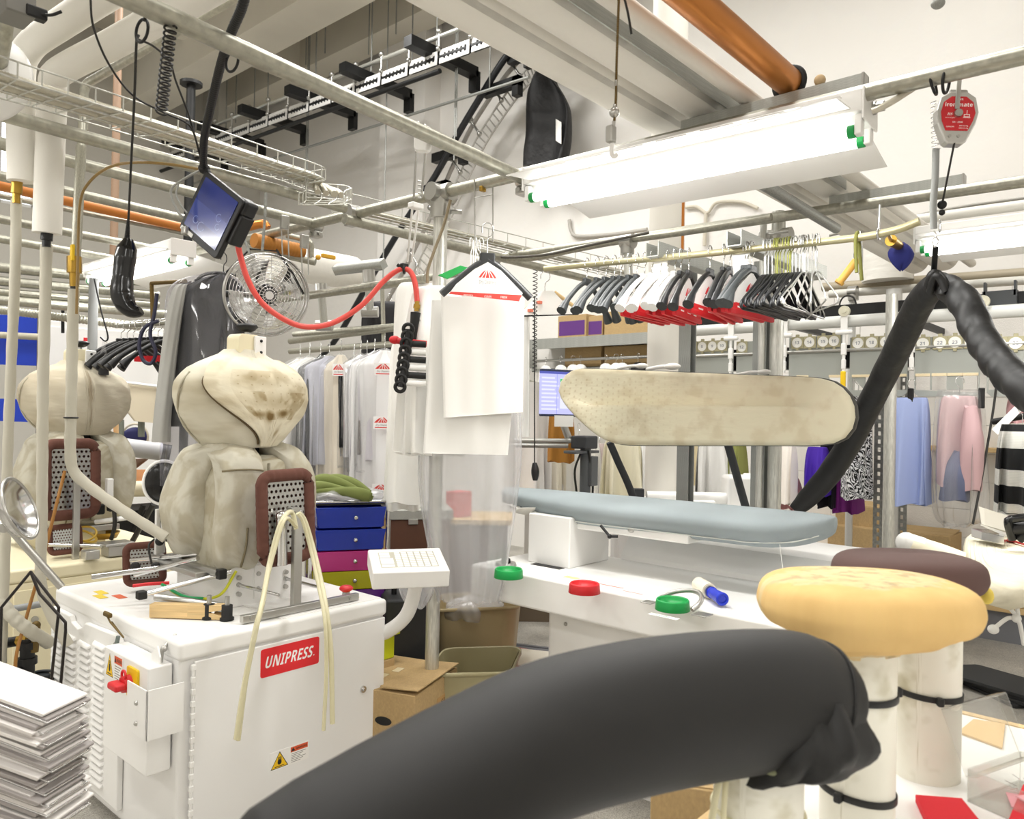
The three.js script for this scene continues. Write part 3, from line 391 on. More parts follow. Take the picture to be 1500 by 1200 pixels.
// ------------------------------- the nearer machine
{
  const O = V3(1.5, 0, -2.8), t = thing('form_press', 'white cabinet with louvres and red sign carrying a stained padded torso form', 'press machine', O);
  const X = 0.4, ZF = 0.51, ZB = -0.53, T = 0.71;
  const cab = L(t, 'cabinet', [span(-X + 0.004, X - 0.004, 0.03, T - 0.05, ZB + 0.004, ZF - 0.012, 0.008), span(-X + 0.03, X - 0.03, 0, 0.035, ZB + 0.03, ZF - 0.04)], M.cabinet);
  L(t, 'cabinet_top', [span(-X - 0.002, X + 0.003, T - 0.062, T, ZB - 0.003, ZF + 0.003, 0.016), span(-X + 0.36, X - 0.012, T - 0.001, T + 0.0025, ZB + 0.3, ZF - 0.02)], M.white);
  const door = L(t, 'door', span(-X + 0.05, X - 0.006, 0.05, T - 0.068, ZF - 0.014, ZF, 0.004), M.cabinet);
  L(door, 'hinge', [cyl(V3(-X + 0.044, 0.05, ZF + 0.002), V3(-X + 0.044, T - 0.075, ZF + 0.002), 0.005), ...Array.from({ length: 16 }, (_, i) => box(-X + 0.044, 0.07 + i * 0.037, ZF + 0.002, 0.013, 0.018, 0.012, 0.002))], M.white);
  L(door, 'lock', [cyl(V3(0.295, 0.394, ZF), V3(0.295, 0.394, ZF + 0.006), 0.013, 0.012, 20), cyl(V3(0.295, 0.394, ZF + 0.005), V3(0.295, 0.394, ZF + 0.012), 0.007, 0.006)], M.chrome);
  const sg = flat(slab(slot(0.226, 0.094, 0.008), 0.0012)).translate(-0.014, 0.582, ZF);
  L(door, 'sign', sg, std('#ffffff', 0.4, 0, { map: canvasTex(1024, 426, (c, w, h) => { c.fillStyle = '#e42a31'; c.fillRect(0, 0, w, h); c.save(); c.transform(1, 0, -0.24, 1, w * 0.09, 0); c.fillStyle = '#fbfbfb'; c.font = `bold ${h * 0.56}px sans-serif`; c.fillText('UNIPRESS', w * 0.03, h * 0.69, w * 0.82); c.fillRect(w * 0.87, h * 0.62, h * 0.045, h * 0.045); c.restore(); }) }), 'red sign with white slanted letters');
  { const s = sticker(0.15, 0.062, warnDraw); L(door, 'warning_label', flat(s.g).translate(-0.01, 0.245, ZF + 0.0006), s.m); }
  // louvred side panel with a bite out of its upper edge
  const y0 = 0.075, y1 = 0.645, z0 = -0.515, z1 = 0.118;
  const pl = L(t, 'louvre_panel', slab([[-z0, y0], [-z0, y1 - 0.01], [0.33, y1 - 0.012], [0.315, y1 - 0.03], [0.25, y1 - 0.045], [0.2, y1 - 0.03], [0.18, y1 - 0.01], [-z1 + 0.03, y1 + 0.0], [-z1, y1 - 0.02], [-z1, y0]].map(([x, y]) => [-x, y]), 0.012, 0.004).rotateY(-Math.PI / 2).translate(-X - 0.001, 0, 0), M.white);
  const lg = loft(Array.from({ length: 6 }, (_, j) => { const a = j / 5 * Math.PI / 2; return [V3(0, 0.014 * Math.cos(a), -0.05), V3(-0.012 * Math.sin(a), 0.014 * Math.cos(a) - 0.004, -0.046), V3(-0.012 * Math.sin(a), 0.014 * Math.cos(a) - 0.004, 0.046), V3(0, 0.014 * Math.cos(a), 0.05)]; }), { closed: false, caps: false });
  const cut = (zz, yy) => zz > -0.36 && zz < -0.14 && yy > 0.585;
  [-0.44, -0.31, -0.175, -0.04].forEach((zz) => { for (let r = 0; r < 20; r++) { const yy = 0.115 + r * 0.0248; if (cut(zz, yy)) continue; const m = lit(new THREE.Mesh(lg, M.white)); m.name = 'louvre'; m.position.set(-X - 0.016, yy, zz); pl.add(m); } });
  for (const [z, y] of [[-0.5, 0.62], [0.09, 0.615]]) L(pl, 'latch', [cyl(V3(-X - 0.014, y, z), V3(-X - 0.022, y, z), 0.013, 0.012, 16), ring(V3(-X - 0.018, y, z), V3(1, 0, 0), 0.012, 0.0025, 16)], M.steel);
  L(t, 'corner_bracket', [slab([[0, 0], [0.055, 0], [0.055, 0.1], [0.035, 0.13], [0, 0.1]], 0.004, 0.001).rotateY(-Math.PI / 2).translate(-X - 0.03, 0.56, 0.4)], M.white);
  // control box with switch, label and bracket
  const cb = L(t, 'control_box', span(-X - 0.075, -X, 0.315, 0.64, 0.145, 0.47, 0.006), M.white);
  { const s = sticker(0.13, 0.085, warnDraw); L(cb, 'warning_label', flat(s.g).rotateY(-Math.PI / 2).translate(-X - 0.076, 0.59, 0.228), s.m); }
  const sw = L(cb, 'switch_plate', slab(slot(0.075, 0.09, 0.006), 0.006, 0.001).rotateY(-Math.PI / 2).translate(-X - 0.075, 0.575, 0.375), M.yellow);
  L(cb, 'rotary_handle', [cyl(V3(-X - 0.08, 0.572, 0.36), V3(-X - 0.105, 0.572, 0.36), 0.027, 0.024, 20), box(-X - 0.12, 0.572, 0.36, 0.035, 0.022, 0.062, 0.008), ring(V3(-X - 0.1, 0.6, 0.36), V3(1, 0, 0), 0.014, 0.004, 16)], M.red);
  const bp = L(cb, 'bracket_plate', [span(-X - 0.11, -X - 0.106, 0.455, 0.6, 0.41, 0.545, 0.001), span(-X - 0.11, -X, 0.455, 0.6, 0.541, 0.545)], M.white);
  L(bp, 'screw', ball(V3(-X - 0.111, 0.55, 0.48), 0.007), M.steel); L(bp, 'screw', ball(V3(-X - 0.111, 0.49, 0.48), 0.007), M.steel);
  L(t, 'hanging_strap', [tube([V3(-X - 0.03, 0.66, 0.14), V3(-X - 0.035, 0.6, 0.13), V3(-X - 0.03, 0.52, 0.118), V3(-X - 0.035, 0.46, 0.105)], 0.007), ball(V3(-X - 0.033, 0.6, 0.13), 0.012), ball(V3(-X - 0.033, 0.55, 0.12), 0.011), ball(V3(-X - 0.035, 0.46, 0.105), 0.012)], std('#6e7873', 0.6));
  L(t, 'latch_wire', [wire([V3(-X - 0.02, 0.715, 0.0), V3(-X - 0.04, 0.7, 0.1), V3(-X - 0.03, 0.665, 0.18), V3(-X - 0.02, 0.69, 0.06)], 0.003), box(-X - 0.03, 0.715, 0.05, 0.014, 0.016, 0.05, 0.005)], M.brassOld);
  L(t, 'corner_clamp', [wire([V3(-X + 0.03, T + 0.001, 0.42), V3(-X - 0.02, T - 0.03, 0.44), V3(-X - 0.03, T - 0.13, 0.44)], 0.006), ball(V3(-X - 0.015, T - 0.03, 0.44), 0.01)], M.steel);
  // base block of the form and its linkage
  L(t, 'form_base', [span(-0.1, 0.16, T, 0.86, -0.15, 0.24, 0.004), span(0.0, 0.03, T + 0.02, 0.85, 0.24, 0.246)], M.white);
  for (const [x, y] of [[-0.06, 0.815], [-0.06, 0.79], [-0.06, 0.757], [0.13, 0.81], [0.13, 0.785], [0.13, 0.755], [0.015, 0.82], [0.015, 0.765]]) L(t, 'bolt', cyl(V3(x, y, 0.24), V3(x, y, 0.252), 0.009, 0.008, 10), M.steel);
  L(t, 'platform', span(-0.21, 0.21, 0.832, 0.85, -0.2, 0.22, 0.004), M.steel);
  const rod = (a, b, r, m = M.chrome) => L(t, 'rod', hoop(a, b, r), m);
  rod(V3(-0.36, 0.79, 0.16), V3(-0.1, 0.845, 0.26), 0.009); rod(V3(-0.42, 0.815, -0.12), V3(-0.14, 0.842, 0.02), 0.01); rod(V3(-0.3, 0.765, 0.12), V3(-0.16, 0.745, 0.34), 0.014, M.steel); rod(V3(-0.06, 0.79, 0.25), V3(-0.02, 0.78, 0.44), 0.006); rod(V3(0.13, 0.785, 0.25), V3(0.16, 0.775, 0.43), 0.006); rod(V3(-0.16, 0.852, -0.2), V3(-0.16, 0.85, 0.28), 0.011, M.steel);
  L(t, 'end_cap', [box(-0.365, 0.789, 0.158, 0.03, 0.028, 0.03, 0.005), box(-0.15, 0.848, 0.285, 0.03, 0.035, 0.03, 0.005)], M.black);
  L(t, 'red_lever', tube([V3(-0.34, 0.795, 0.03), V3(-0.3, 0.8, 0.06), V3(-0.24, 0.8, 0.09)], 0.006), M.red);
  L(t, 'earth_wire', tube([V3(-0.27, 0.8, 0.1), V3(-0.22, 0.76, 0.17), V3(-0.14, 0.765, 0.25), V3(-0.08, 0.845, 0.26)], 0.005), std('#cfd029', 0.4));
  L(t, 'earth_wire', tube([V3(-0.272, 0.802, 0.1), V3(-0.225, 0.764, 0.168), V3(-0.18, 0.757, 0.22)], 0.0052), std('#1fa05c', 0.4));
  for (const [x, z] of [[-0.175, 0.375], [-0.21, 0.32]]) { const f = L(t, 'rubber_foot', lathe([[0.0, 0], [0.023, 0], [0.023, 0.008], [0.018, 0.012], [0.018, 0.05], [0.0, 0.05]]).translate(x, T + 0.001, z), M.rubber); L(f, 'stud', cyl(V3(x, T + 0.05, z), V3(x, T + 0.08, z), 0.008), M.steel); }
  // paddle on its post, in front of the form
  const pc = atZ(419, 757, -2.42).sub(O); const ph = new THREE.Group();
  const P1 = paddle(t, 0.235, 0.335); P1.position.copy(pc); P1.rotation.set(-0.05, 0.06, 0.02); t.updateMatrixWorld(true);
  const pa = atZ(430, 748, -2.36).sub(O), pb = atZ(433, 885, -2.36).sub(O);
  L(t, 'paddle_post', [span(pb.x - 0.016, pb.x + 0.016, T + 0.012, pa.y, pa.z - 0.012, pa.z + 0.012, 0.003), box(pa.x, pa.y + 0.005, pa.z, 0.034, 0.012, 0.03)], M.steel);
  L(t, 'paddle_arm', [span(-0.17, 0.3, T + 0.005, T + 0.03, pa.z + 0.008, pa.z + 0.03, 0.002), cyl(V3(-0.14, T + 0.018, pa.z + 0.03), V3(-0.14, T + 0.018, pa.z + 0.036), 0.007), cyl(V3(0.26, T + 0.018, pa.z + 0.03), V3(0.26, T + 0.018, pa.z + 0.036), 0.007)], M.steel);
  L(t, 'air_cylinder', [cyl(V3(pa.x - 0.03, pa.y - 0.03, pa.z - 0.03), V3(pa.x - 0.03, pa.y - 0.19, pa.z - 0.02), 0.02), ball(V3(pa.x - 0.03, pa.y - 0.02, pa.z - 0.03), 0.022)], M.chrome);
  // pale air tubes arching over the post
  const apex = atZ(427, 750, -2.34).sub(O), lft = (x, y, d) => at(x, y, d).sub(O);
  L(t, 'air_tube', tube([apex.clone().add(V3(0.02, -0.06, 0)), apex, lft(412, 765, 2.6), lft(396, 820, 2.55), lft(384, 885, 2.42), lft(375, 920, 2.33), lft(357, 1010, 2.3), lft(346, 1083, 2.29)], 0.0085, { n: 70 }), M.tubeClear);
  L(t, 'air_tube', tube([apex.clone().add(V3(0.012, -0.05, 0.01)), lft(418, 760, 2.6), lft(404, 800, 2.56), lft(391, 850, 2.5), lft(379, 905, 2.34), lft(363, 980, 2.32), lft(349, 1085, 2.3)], 0.0065, { n: 60 }), M.tubeClear);
  L(t, 'air_tube', tube([lft(438, 752, 2.63), lft(446, 762, 2.65), lft(458, 800, 2.66), lft(470, 850, 2.6), lft(479, 900, 2.52), lft(485, 960, 2.5), lft(487, 1060, 2.5)], 0.0085, { n: 60 }), M.tubeClear);
  L(t, 'air_tube', tube([lft(436, 752, 2.62), lft(444, 765, 2.64), lft(455, 805, 2.65), lft(467, 860, 2.58), lft(476, 910, 2.5), lft(478, 980, 2.49), lft(474, 1070, 2.49)], 0.0065, { n: 60 }), M.tubeClear);
  // small brown paddle lying back to the left, slotted bracket, emergency stop, keypad
  const P2 = paddle(t, 0.15, 0.16); P2.position.copy(lft(212, 826, 2.98)); P2.rotation.set(-0.1, -0.5, 0);
  for (const x of [199, 229]) L(t, 'star_knob', [lathe([[0, 0], [0.017, 0], [0.019, 0.008], [0.015, 0.018], [0, 0.018]], 10).rotateX(Math.PI / 2).rotateY(-0.6).translate(...lft(x, 830, 2.86).toArray())], M.black);
  L(t, 'paddle_rail', [hoop(lft(192, 821, 2.93), lft(290, 812, 2.85), 0.009), hoop(lft(198, 842, 2.85), lft(290, 818, 2.74), 0.009)], M.chrome);
  L(t, 'slotted_bracket', slab([[-0.022, 0], [0.022, 0], [0.022, 0.165], [-0.022, 0.165]], 0.006, 0.002, [slot(0.016, 0.09, 0.007).map(([x, y]) => [x, y + 0.105])]).rotateY(0.4).translate(...lft(233, 810, 2.92).toArray()), M.white);
  L(t, 'star_knob', ball(lft(234, 793, 2.88), 0.017, 1, 1, 0.8), M.black);
  L(t, 'bracket_cable', tube([lft(226, 790, 2.9), lft(218, 800, 2.88), lft(222, 825, 2.86), lft(228, 835, 2.86)], 0.004), M.cord);
  const es = V3(0.3, T, 0.39);
  L(t, 'stop_collar', cyl(es, es.clone().add(V3(0, 0.022, 0)), 0.017, 0.014), M.steel); L(t, 'stop_button', lathe([[0, 0.022], [0.012, 0.022], [0.025, 0.03], [0.026, 0.038], [0.018, 0.045], [0, 0.046]]).translate(es.x, T, es.z), M.red);
  L(t, 'yellow_label', box(es.x, T + 0.003, es.z + 0.02, 0.06, 0.0015, 0.045), M.yellow);
  for (const [px, py, c] of [[147, 874, '#ecd04b'], [148, 868, '#ecd04b'], [175, 874, '#d96a45']]) { const q = atY(px, py, T + 0.001).sub(O); L(t, 'worn_label', box(q.x, T + 0.001, q.z, 0.03, 0.001, 0.07), std(c, 0.7)); }
  L(t, 'keypad_arm', tube([V3(0.38, 0.56, 0.44), V3(0.41, 0.58, 0.5), V3(0.42, 0.66, 0.6), V3(0.41, 0.78, 0.66), V3(0.4, 0.83, 0.66)], 0.026, { n: 30, seg: 16 }), M.white);
  torso(t, true);
}
{ // the keypad box: corners read off at one tilted plane
  const c = at(597, 832, 2.72), t = thing('keypad_box', 'white tilted keypad box on a curved arm beside the cabinet', 'control panel', c, { turn: 0.0 });
  const b = box(0, 0, 0, 0.262, 0.062, 0.21, 0.006);
  t.rotation.set(0.2, -0.58, 0, 'YXZ'); t.updateMatrixWorld(true);
  L(t, 'case', b, M.white);
  const s = canvasTex(512, 512, (q, w, h) => { q.fillStyle = '#f0efec'; q.fillRect(0, 0, w, h); q.fillStyle = '#b3af9f'; q.fillRect(30, 50, w - 60, h - 110); q.fillStyle = '#f3f2ef'; for (const [x, y, a, e] of [[40, 60, 80, 60], [40, 130, 80, 60], [40, 210, 100, 140], [40, 370, 100, 60]]) q.fillRect(x, y, a, e); for (let i = 0; i < 6; i++) for (let j = 0; j < 8; j++) q.fillRect(160 + i * 54, 60 + j * 48, 44, 38); });
  L(t, 'key_panel', fin(new THREE.BoxGeometry(0.225, 0.002, 0.18)).translate(0, 0.0305, 0), std('#ffffff', 0.5, 0, { map: s }));
}
{ // wooden clothes peg clip
  const p = atY(278, 905, 0.712), t = thing('wooden_clip', 'wooden spring clip lying on the cabinet top', 'clip', V3(p.x, 0.714, p.z), { turn: -0.9 });
  L(t, 'lower_jaw', slab([[-0.13, 0.0], [0.12, 0.0], [0.13, 0.01], [0.07, 0.02], [-0.13, 0.02]], 0.035, 0.001).translate(0, 0, -0.017), M.wood);
  L(t, 'upper_jaw', slab([[-0.13, 0.022], [0.06, 0.022], [0.13, 0.034], [0.12, 0.045], [-0.13, 0.042]], 0.035, 0.001).translate(0, 0, -0.017), M.wood);
  L(t, 'spring', cyl(V3(0.08, 0.024, -0.014), V3(0.08, 0.024, 0.014), 0.011), M.chrome);
}
// ------------------------------- the machine behind it
{
  const O = V3(1.43, 0, -4.28), t = thing('form_press', 'cream cabinet with a second padded torso form behind the white hoses', 'press machine', O);
  const T = 0.72, dy = 0.0;
  L(t, 'cabinet', span(-0.42, 0.42, 0.0, T - 0.06, -0.5, 0.55, 0.008), M.cream); L(t, 'cabinet_top', span(-0.425, 0.425, T - 0.06, T, -0.505, 0.555, 0.014), M.cream);
  L(t, 'side_label', box(-0.426, 0.6, 0.1, 0.002, 0.03, 0.1), std('#e07355', 0.6));
  L(t, 'door', span(-0.36, 0.38, 0.04, T - 0.09, 0.548, 0.558, 0.003), M.cream); L(t, 'door_lock', cyl(V3(-0.28, 0.5, 0.556), V3(-0.28, 0.5, 0.566), 0.014), M.steel);
  L(t, 'platform', span(-0.2, 0.2, 0.8, 0.83, -0.2, 0.22, 0.004), M.steel); L(t, 'form_base', span(-0.12, 0.14, T, 0.81, -0.15, 0.2, 0.004), M.cream);
  torso(t, false);
  const p = paddle(t, 0.26, 0.37); p.position.copy(atZ(104, 702, O.z + 0.4).sub(O)); p.rotation.set(-0.05, 0.1, 0);
  const q = atZ(113, 700, O.z + 0.46).sub(O); L(t, 'paddle_post', span(q.x - 0.014, q.x + 0.014, T, q.y, q.z - 0.01, q.z + 0.01, 0.003), M.steel);
  const r = at(95, 790, 3.55).sub(O), r2 = paddle(t, 0.14, 0.13); r2.position.copy(r); r2.rotation.set(-0.2, -0.4, 0);
  L(t, 'paddle_rail', [hoop(at(70, 798, 3.5).sub(O), at(150, 800, 3.6).sub(O), 0.01)], M.chrome);
  const b = at(170, 797, 3.62).sub(O); L(t, 'guide_block', [box(b.x, T + 0.03, b.z, 0.1, 0.05, 0.09, 0.006), box(b.x - 0.13, T + 0.03, b.z + 0.05, 0.06, 0.04, 0.06, 0.004), box(b.x, T + 0.06, b.z, 0.13, 0.012, 0.11, 0.003)], M.steel);
}
// ---------------------------------------------------------------- utility press: table, buck, head
{
  const T = 0.8, t = thing('steam_press', 'white press table with a raised cream head and a blue-grey padded buck', 'press machine', V3(2.7, 0, -1.3));
  const xF = 2.29;
  L(t, 'table_top', [span(xF, 2.86, T - 0.13, T, -2.23, -0.72, 0.012)].map((g) => g.translate(-2.7, 0, 1.3)), M.white);
  W(t, 'raised_body', [slab([[2.84, 0.3], [2.84, T + 0.02], [2.9, T + 0.1], [3.3, T + 0.1], [3.3, 0.3]], 0.97, 0.004).translate(0, 0, -1.85)], M.white);
  W(t, 'cabinet', [span(2.46, 3.28, 0.04, T - 0.13, -1.95, -0.86, 0.006), span(2.5, 3.2, 0, 0.05, -1.9, -0.9)], M.cabinet);
  const pl = W(t, 'front_panel', span(2.43, 2.452, 0.42, 0.655, -1.92, -0.9, 0.003), M.white); W(pl, 'screw', ball(V3(2.43, 0.6, -1.84), 0.008), M.steel); W(pl, 'panel_latch', [span(2.425, 2.43, 0.575, 0.605, -1.2, -1.13), ball(V3(2.424, 0.59, -1.165), 0.009)], M.steel);
  // pedestal and arm
  const pd = W(t, 'pedestal', [span(2.5, 2.78, T, 1.005, -2.1, -1.88, 0.006), span(2.55, 2.8, 0.955, 1.005, -1.9, -1.38, 0.008)], M.white);
  W(pd, 'gap_plate', span(2.46, 2.495, T, T + 0.002, -2.05, -1.9), M.black); W(pd, 'knob', [ball(V3(2.545, 0.985, -1.62), 0.014)], M.steel);
  W(t, 'neck_bracket', [span(2.56, 2.74, 1.003, 1.02, -2.2, -1.3, 0.004)], M.darkGrey);
  W(t, 'padding_fringe', [puff(dense([[2.62, 0.985, -2.16, 0.03, 0.03], [2.63, 1.0, -2.15, 0.1, 0.09], [2.64, 1.02, -2.14, 0.12, 0.12]], 6), 24, 0.14, 6)], std('#f3f0e8', 0.95));
  // buck: a long rounded pad, narrow nose to the left; its skirt is gathered underneath
  const bk = [], N = 60, n = 36, top = 1.083;
  for (let j = 0; j <= N; j++) {
    const jn = j / N, s = jn < 0.1 ? jn ** 2 / 0.1 : jn > 0.85 ? 1 - (1 - jn) ** 2 / 0.15 : jn, z = lerp(-2.38, -0.93, s), e = Math.min(1, Math.sqrt(clamp(1 - ((0.5 - Math.min(s, 0.5)) / 0.5 * 1) ** 7))) , e2 = Math.sqrt(clamp(1 - (clamp((s - 0.84) / 0.16)) ** 2)), e1 = Math.sqrt(clamp(1 - (clamp((0.22 - s) / 0.22)) ** 2)), w = Math.max(0.004, lerp(0.13, 0.2, sstep(0, 0.5, s)) * e1 * e2), h = 0.034 + 0.022 * sstep(0.02, 0.35, s) * (0.6 + 0.4 * e2) - (0.03 * (1 - e2)), xc = lerp(2.66, 2.76, s);
    bk.push(Array.from({ length: n }, (_, i) => { const th = i / n * 2 * Math.PI, q = (v, p) => Math.sign(v) * Math.abs(v) ** p, cx = q(Math.cos(th), 0.62), sy = q(Math.sin(th), 0.62), g = sy < -0.2 ? 1 + 0.04 * Math.sin(s * 130 + i) * sstep(0.6, 0.95, s) : 1; return V3(xc + w * cx * (sy < 0 ? 0.93 : 1) * g, top - h + h * sy * (sy > 0 ? 1 : 1.15), z); }));
  }
  const blue = cloth('#98a4aa', 0.88, { map: mottle('#a9b4b8', 0.14, 5, 0.8, 81) });
  const b = W(t, 'buck_pad', loft(bk, { flip: true }), blue);
  W(b, 'seam', tube(bk.filter((_, j) => j > 6 && j < N - 1 && j % 3 === 0).map((r) => r[20].clone().add(V3(-0.003, -0.004, 0))), 0.0022), std('#d8dbd6', 0.9));
  W(b, 'loose_thread', tube([V3(2.6, 1.0, -1.06), V3(2.595, 0.95, -1.05), V3(2.6, 0.9, -1.045)], 0.0012, { seg: 5 }), M.paper);
  W(t, 'handle_wire', [wire([at(880, 770, 3.0), at(893, 786, 2.97), at(905, 786, 2.97)], 0.006), ball(at(893, 786, 2.97), 0.009)], M.black);
  // head: shoe-shaped plate tilted up on edge; outline from its own proportions (left end cut back below)
  const hx = 2.93, out = [[815, 572], [818, 556], [826, 546], [842, 540], [900, 541], [1000, 545], [1100, 549], [1190, 553], [1222, 562], [1243, 582], [1251, 606], [1248, 628], [1233, 645], [1200, 652], [1100, 652.5], [1000, 652.5], [930, 652], [902, 649], [878, 638], [850, 616], [826, 592]].map(([x, y]) => atX(x, y, hx));
  const y0 = 1.31, tilt = 0.5, hull = out.map((p) => [-(p.z), p.y]);
  const cc = spline(hull.map(([x, y]) => V3(x, y, 0)), 0.5, true), ol = Array.from({ length: 72 }, (_, i) => { const p = cc.getPointAt(i / 72); return V3(0, p.y, -p.x); });
  const cen = ol.reduce((s, p) => s.add(p), V3(0, 0, 0)).divideScalar(72);
  const shell = (list) => loft(list.map(([k, dx]) => ol.map((p) => V3(hx + dx - (p.y - cen.y) * tilt * -1 * 0.35, cen.y + (p.y - cen.y) * k, cen.z + (p.z - cen.z) * (1 - (1 - k) * 0.28)))));
  const headMap = tex(768, 256, (u, v) => { const f = fbm(u * 4, v, 6, 4, 91); let d = 0; if (u > 0.02 && u < 0.5 && v > 0.12 && v < 0.86) { const a = ((u * 46) % 1) - 0.5, c = ((v * 13 + (Math.floor(u * 46) % 2) * 0.5) % 1) - 0.5; d = Math.hypot(a * 1.3, c) < 0.2 ? 0.35 * (1 - u * 1.7) : 0; } const rim = sstep(0.12, 0.0, Math.min(v, 1 - v)) * fbm(u, v, 24, 3, 95); const k = clamp(0.16 * sstep(0.45, 0.75, f) + d * 0.7 + rim * 0.3); return [lerp(0.87, 0.6, k), lerp(0.84, 0.5, k), lerp(0.74, 0.33, k)]; }, true, [1, 1], false);
  const bb = ol.reduce((s, p) => [Math.min(s[0], p.y), Math.max(s[1], p.y), Math.min(s[2], p.z), Math.max(s[3], p.z)], [9, -9, 9, -9]);
  const face = reUV(shell([[0.0, -0.012], [0.5, -0.012], [0.85, -0.011], [0.94, -0.007], [0.985, 0.001], [1.0, 0.012], [0.995, 0.024], [0.97, 0.03]]), (x, y, z) => [(z - bb[2]) / (bb[3] - bb[2]), (y - bb[0]) / (bb[1] - bb[0])]);
  const hd = W(t, 'head_pad', face, std('#ffffff', 0.9, 0, { map: headMap, bumpMap: wrinkle, bumpScale: 0.002 }));
  W(hd, 'head_casting', shell([[0.97, 0.028], [1.02, 0.032], [1.02, 0.05], [0.9, 0.06], [0.5, 0.07], [0, 0.07]]), std('#4b4943', 0.7));
  for (const [px, py, s] of [[985, 537, 1], [940, 536, 0.8], [1120, 545, 0.7]]) { const p = atX(px, py, hx + 0.1); W(hd, 'cover_tie', [ball(p, 0.022 * s, 1.2, 0.7, 1.8), tube([p, p.clone().add(V3(0, 0.0, -0.06)), p.clone().add(V3(0, -0.01, -0.13))], 0.009 * s)], M.whiteMatt); }
  // arms that hold the head
  for (const [a, bq] of [[[893, 648], [925, 722]], [[1066, 650], [1090, 735]]]) { const A = atX(a[0], a[1], 3.02), B = atX(bq[0], bq[1], 3.12); W(t, 'head_arm', [tube([A, A.clone().lerp(B, 0.35).add(V3(0.0, 0.0, 0.0)), B, B.clone().add(V3(0.02, -0.18, 0.05))], 0.017, { seg: 10 })], M.darkGrey); }
  // buttons
  const cup = (px, py, m) => { const p = atY(px, py, T), k = W(t, 'button_guard', lathe([[0.042, 0.0], [0.056, 0.0], [0.053, 0.03], [0.05, 0.034], [0.046, 0.03], [0.042, 0.008], [0, 0.008]], 32).translate(p.x, T, p.z), m); return p; };
  const g1 = cup(745, 846, M.green), g2 = cup(856, 868, M.red), g3 = cup(985, 893, M.green);
  W(t, 'guard_bracket', [tube(Array.from({ length: 9 }, (_, i) => { const a = -0.6 + i / 8 * 2.9 - 0.3; return V3(g3.x + 0.075 * Math.cos(a), T + 0.02 + 0.035 * Math.sin(i / 8 * Math.PI), g3.z + 0.095 * Math.sin(a)); }), 0.008), box(g3.x + 0.02, T + 0.003, g3.z - 0.1, 0.04, 0.004, 0.04, 0.001), box(g3.x + 0.0, T + 0.003, g3.z + 0.105, 0.05, 0.004, 0.05, 0.001)], M.steel);
  { const p = atY(741, 828, T); W(t, 'selector', [cyl(p, p.clone().add(V3(0, 0.012, 0)), 0.045, 0.04, 28)], M.steel); W(t, 'selector_knob', lathe([[0, 0.012], [0.02, 0.012], [0.018, 0.026], [0.01, 0.03], [0, 0.03]]).translate(p.x, T, p.z), M.black); }
  const mark = (px, py, w, h, c) => { const p = atY(px, py, T + 0.001); W(t, 'worn_print', box(p.x, T + 0.0008, p.z, w, 0.0008, h), std(c, 0.8)); };
  mark(837, 846, 0.03, 0.06, '#efd896'); mark(893, 858, 0.008, 0.12, '#d9968a'); mark(927, 868, 0.006, 0.08, '#d9a79f');
  { const p = atY(972, 903, T + 0.001), s = canvasTex(256, 64, (c, w, h) => { c.fillStyle = '#f2f1ee'; c.fillRect(0, 0, w, h); c.fillStyle = '#5ba873'; c.font = 'bold 46px sans-serif'; c.fillText('CLOSE', 30, 48); }); const g = fin(new THREE.BoxGeometry(0.1, 0.0008, 0.024)).rotateY(-Math.PI / 2 + 0.0); W(t, 'worn_print', g.translate(p.x, T + 0.0008, p.z), std('#ffffff', 0.6, 0, { map: s }), 'faded green lettering'); }
}
{ // lint roller lying on the table
  const a = atY(1028, 858, 0.83), b = atY(1062, 884, 0.82), d = b.clone().sub(a).setY(0).normalize(), t = thing('lint_roller', 'lint roller with blue handle lying on the white press table', 'lint roller', V3(a.x, 0.8, a.z));
  const p = (k) => V3(a.x, 0.828, a.z).addScaledVector(d, k);
  W(t, 'paper_roll', cyl(p(-0.03), p(0.075), 0.026, 0.026, 24), std('#efe8d6', 0.85)); W(t, 'core', cyl(p(0.07), p(0.085), 0.02, 0.02, 20), M.steel);
  W(t, 'handle', [cyl(p(0.08), p(0.1), 0.014, 0.014), cyl(p(0.1), p(0.19), 0.017, 0.021, 18), ring(p(0.1), d, 0.016, 0.004), ring(p(0.19), d, 0.017, 0.005)], M.blue);
}
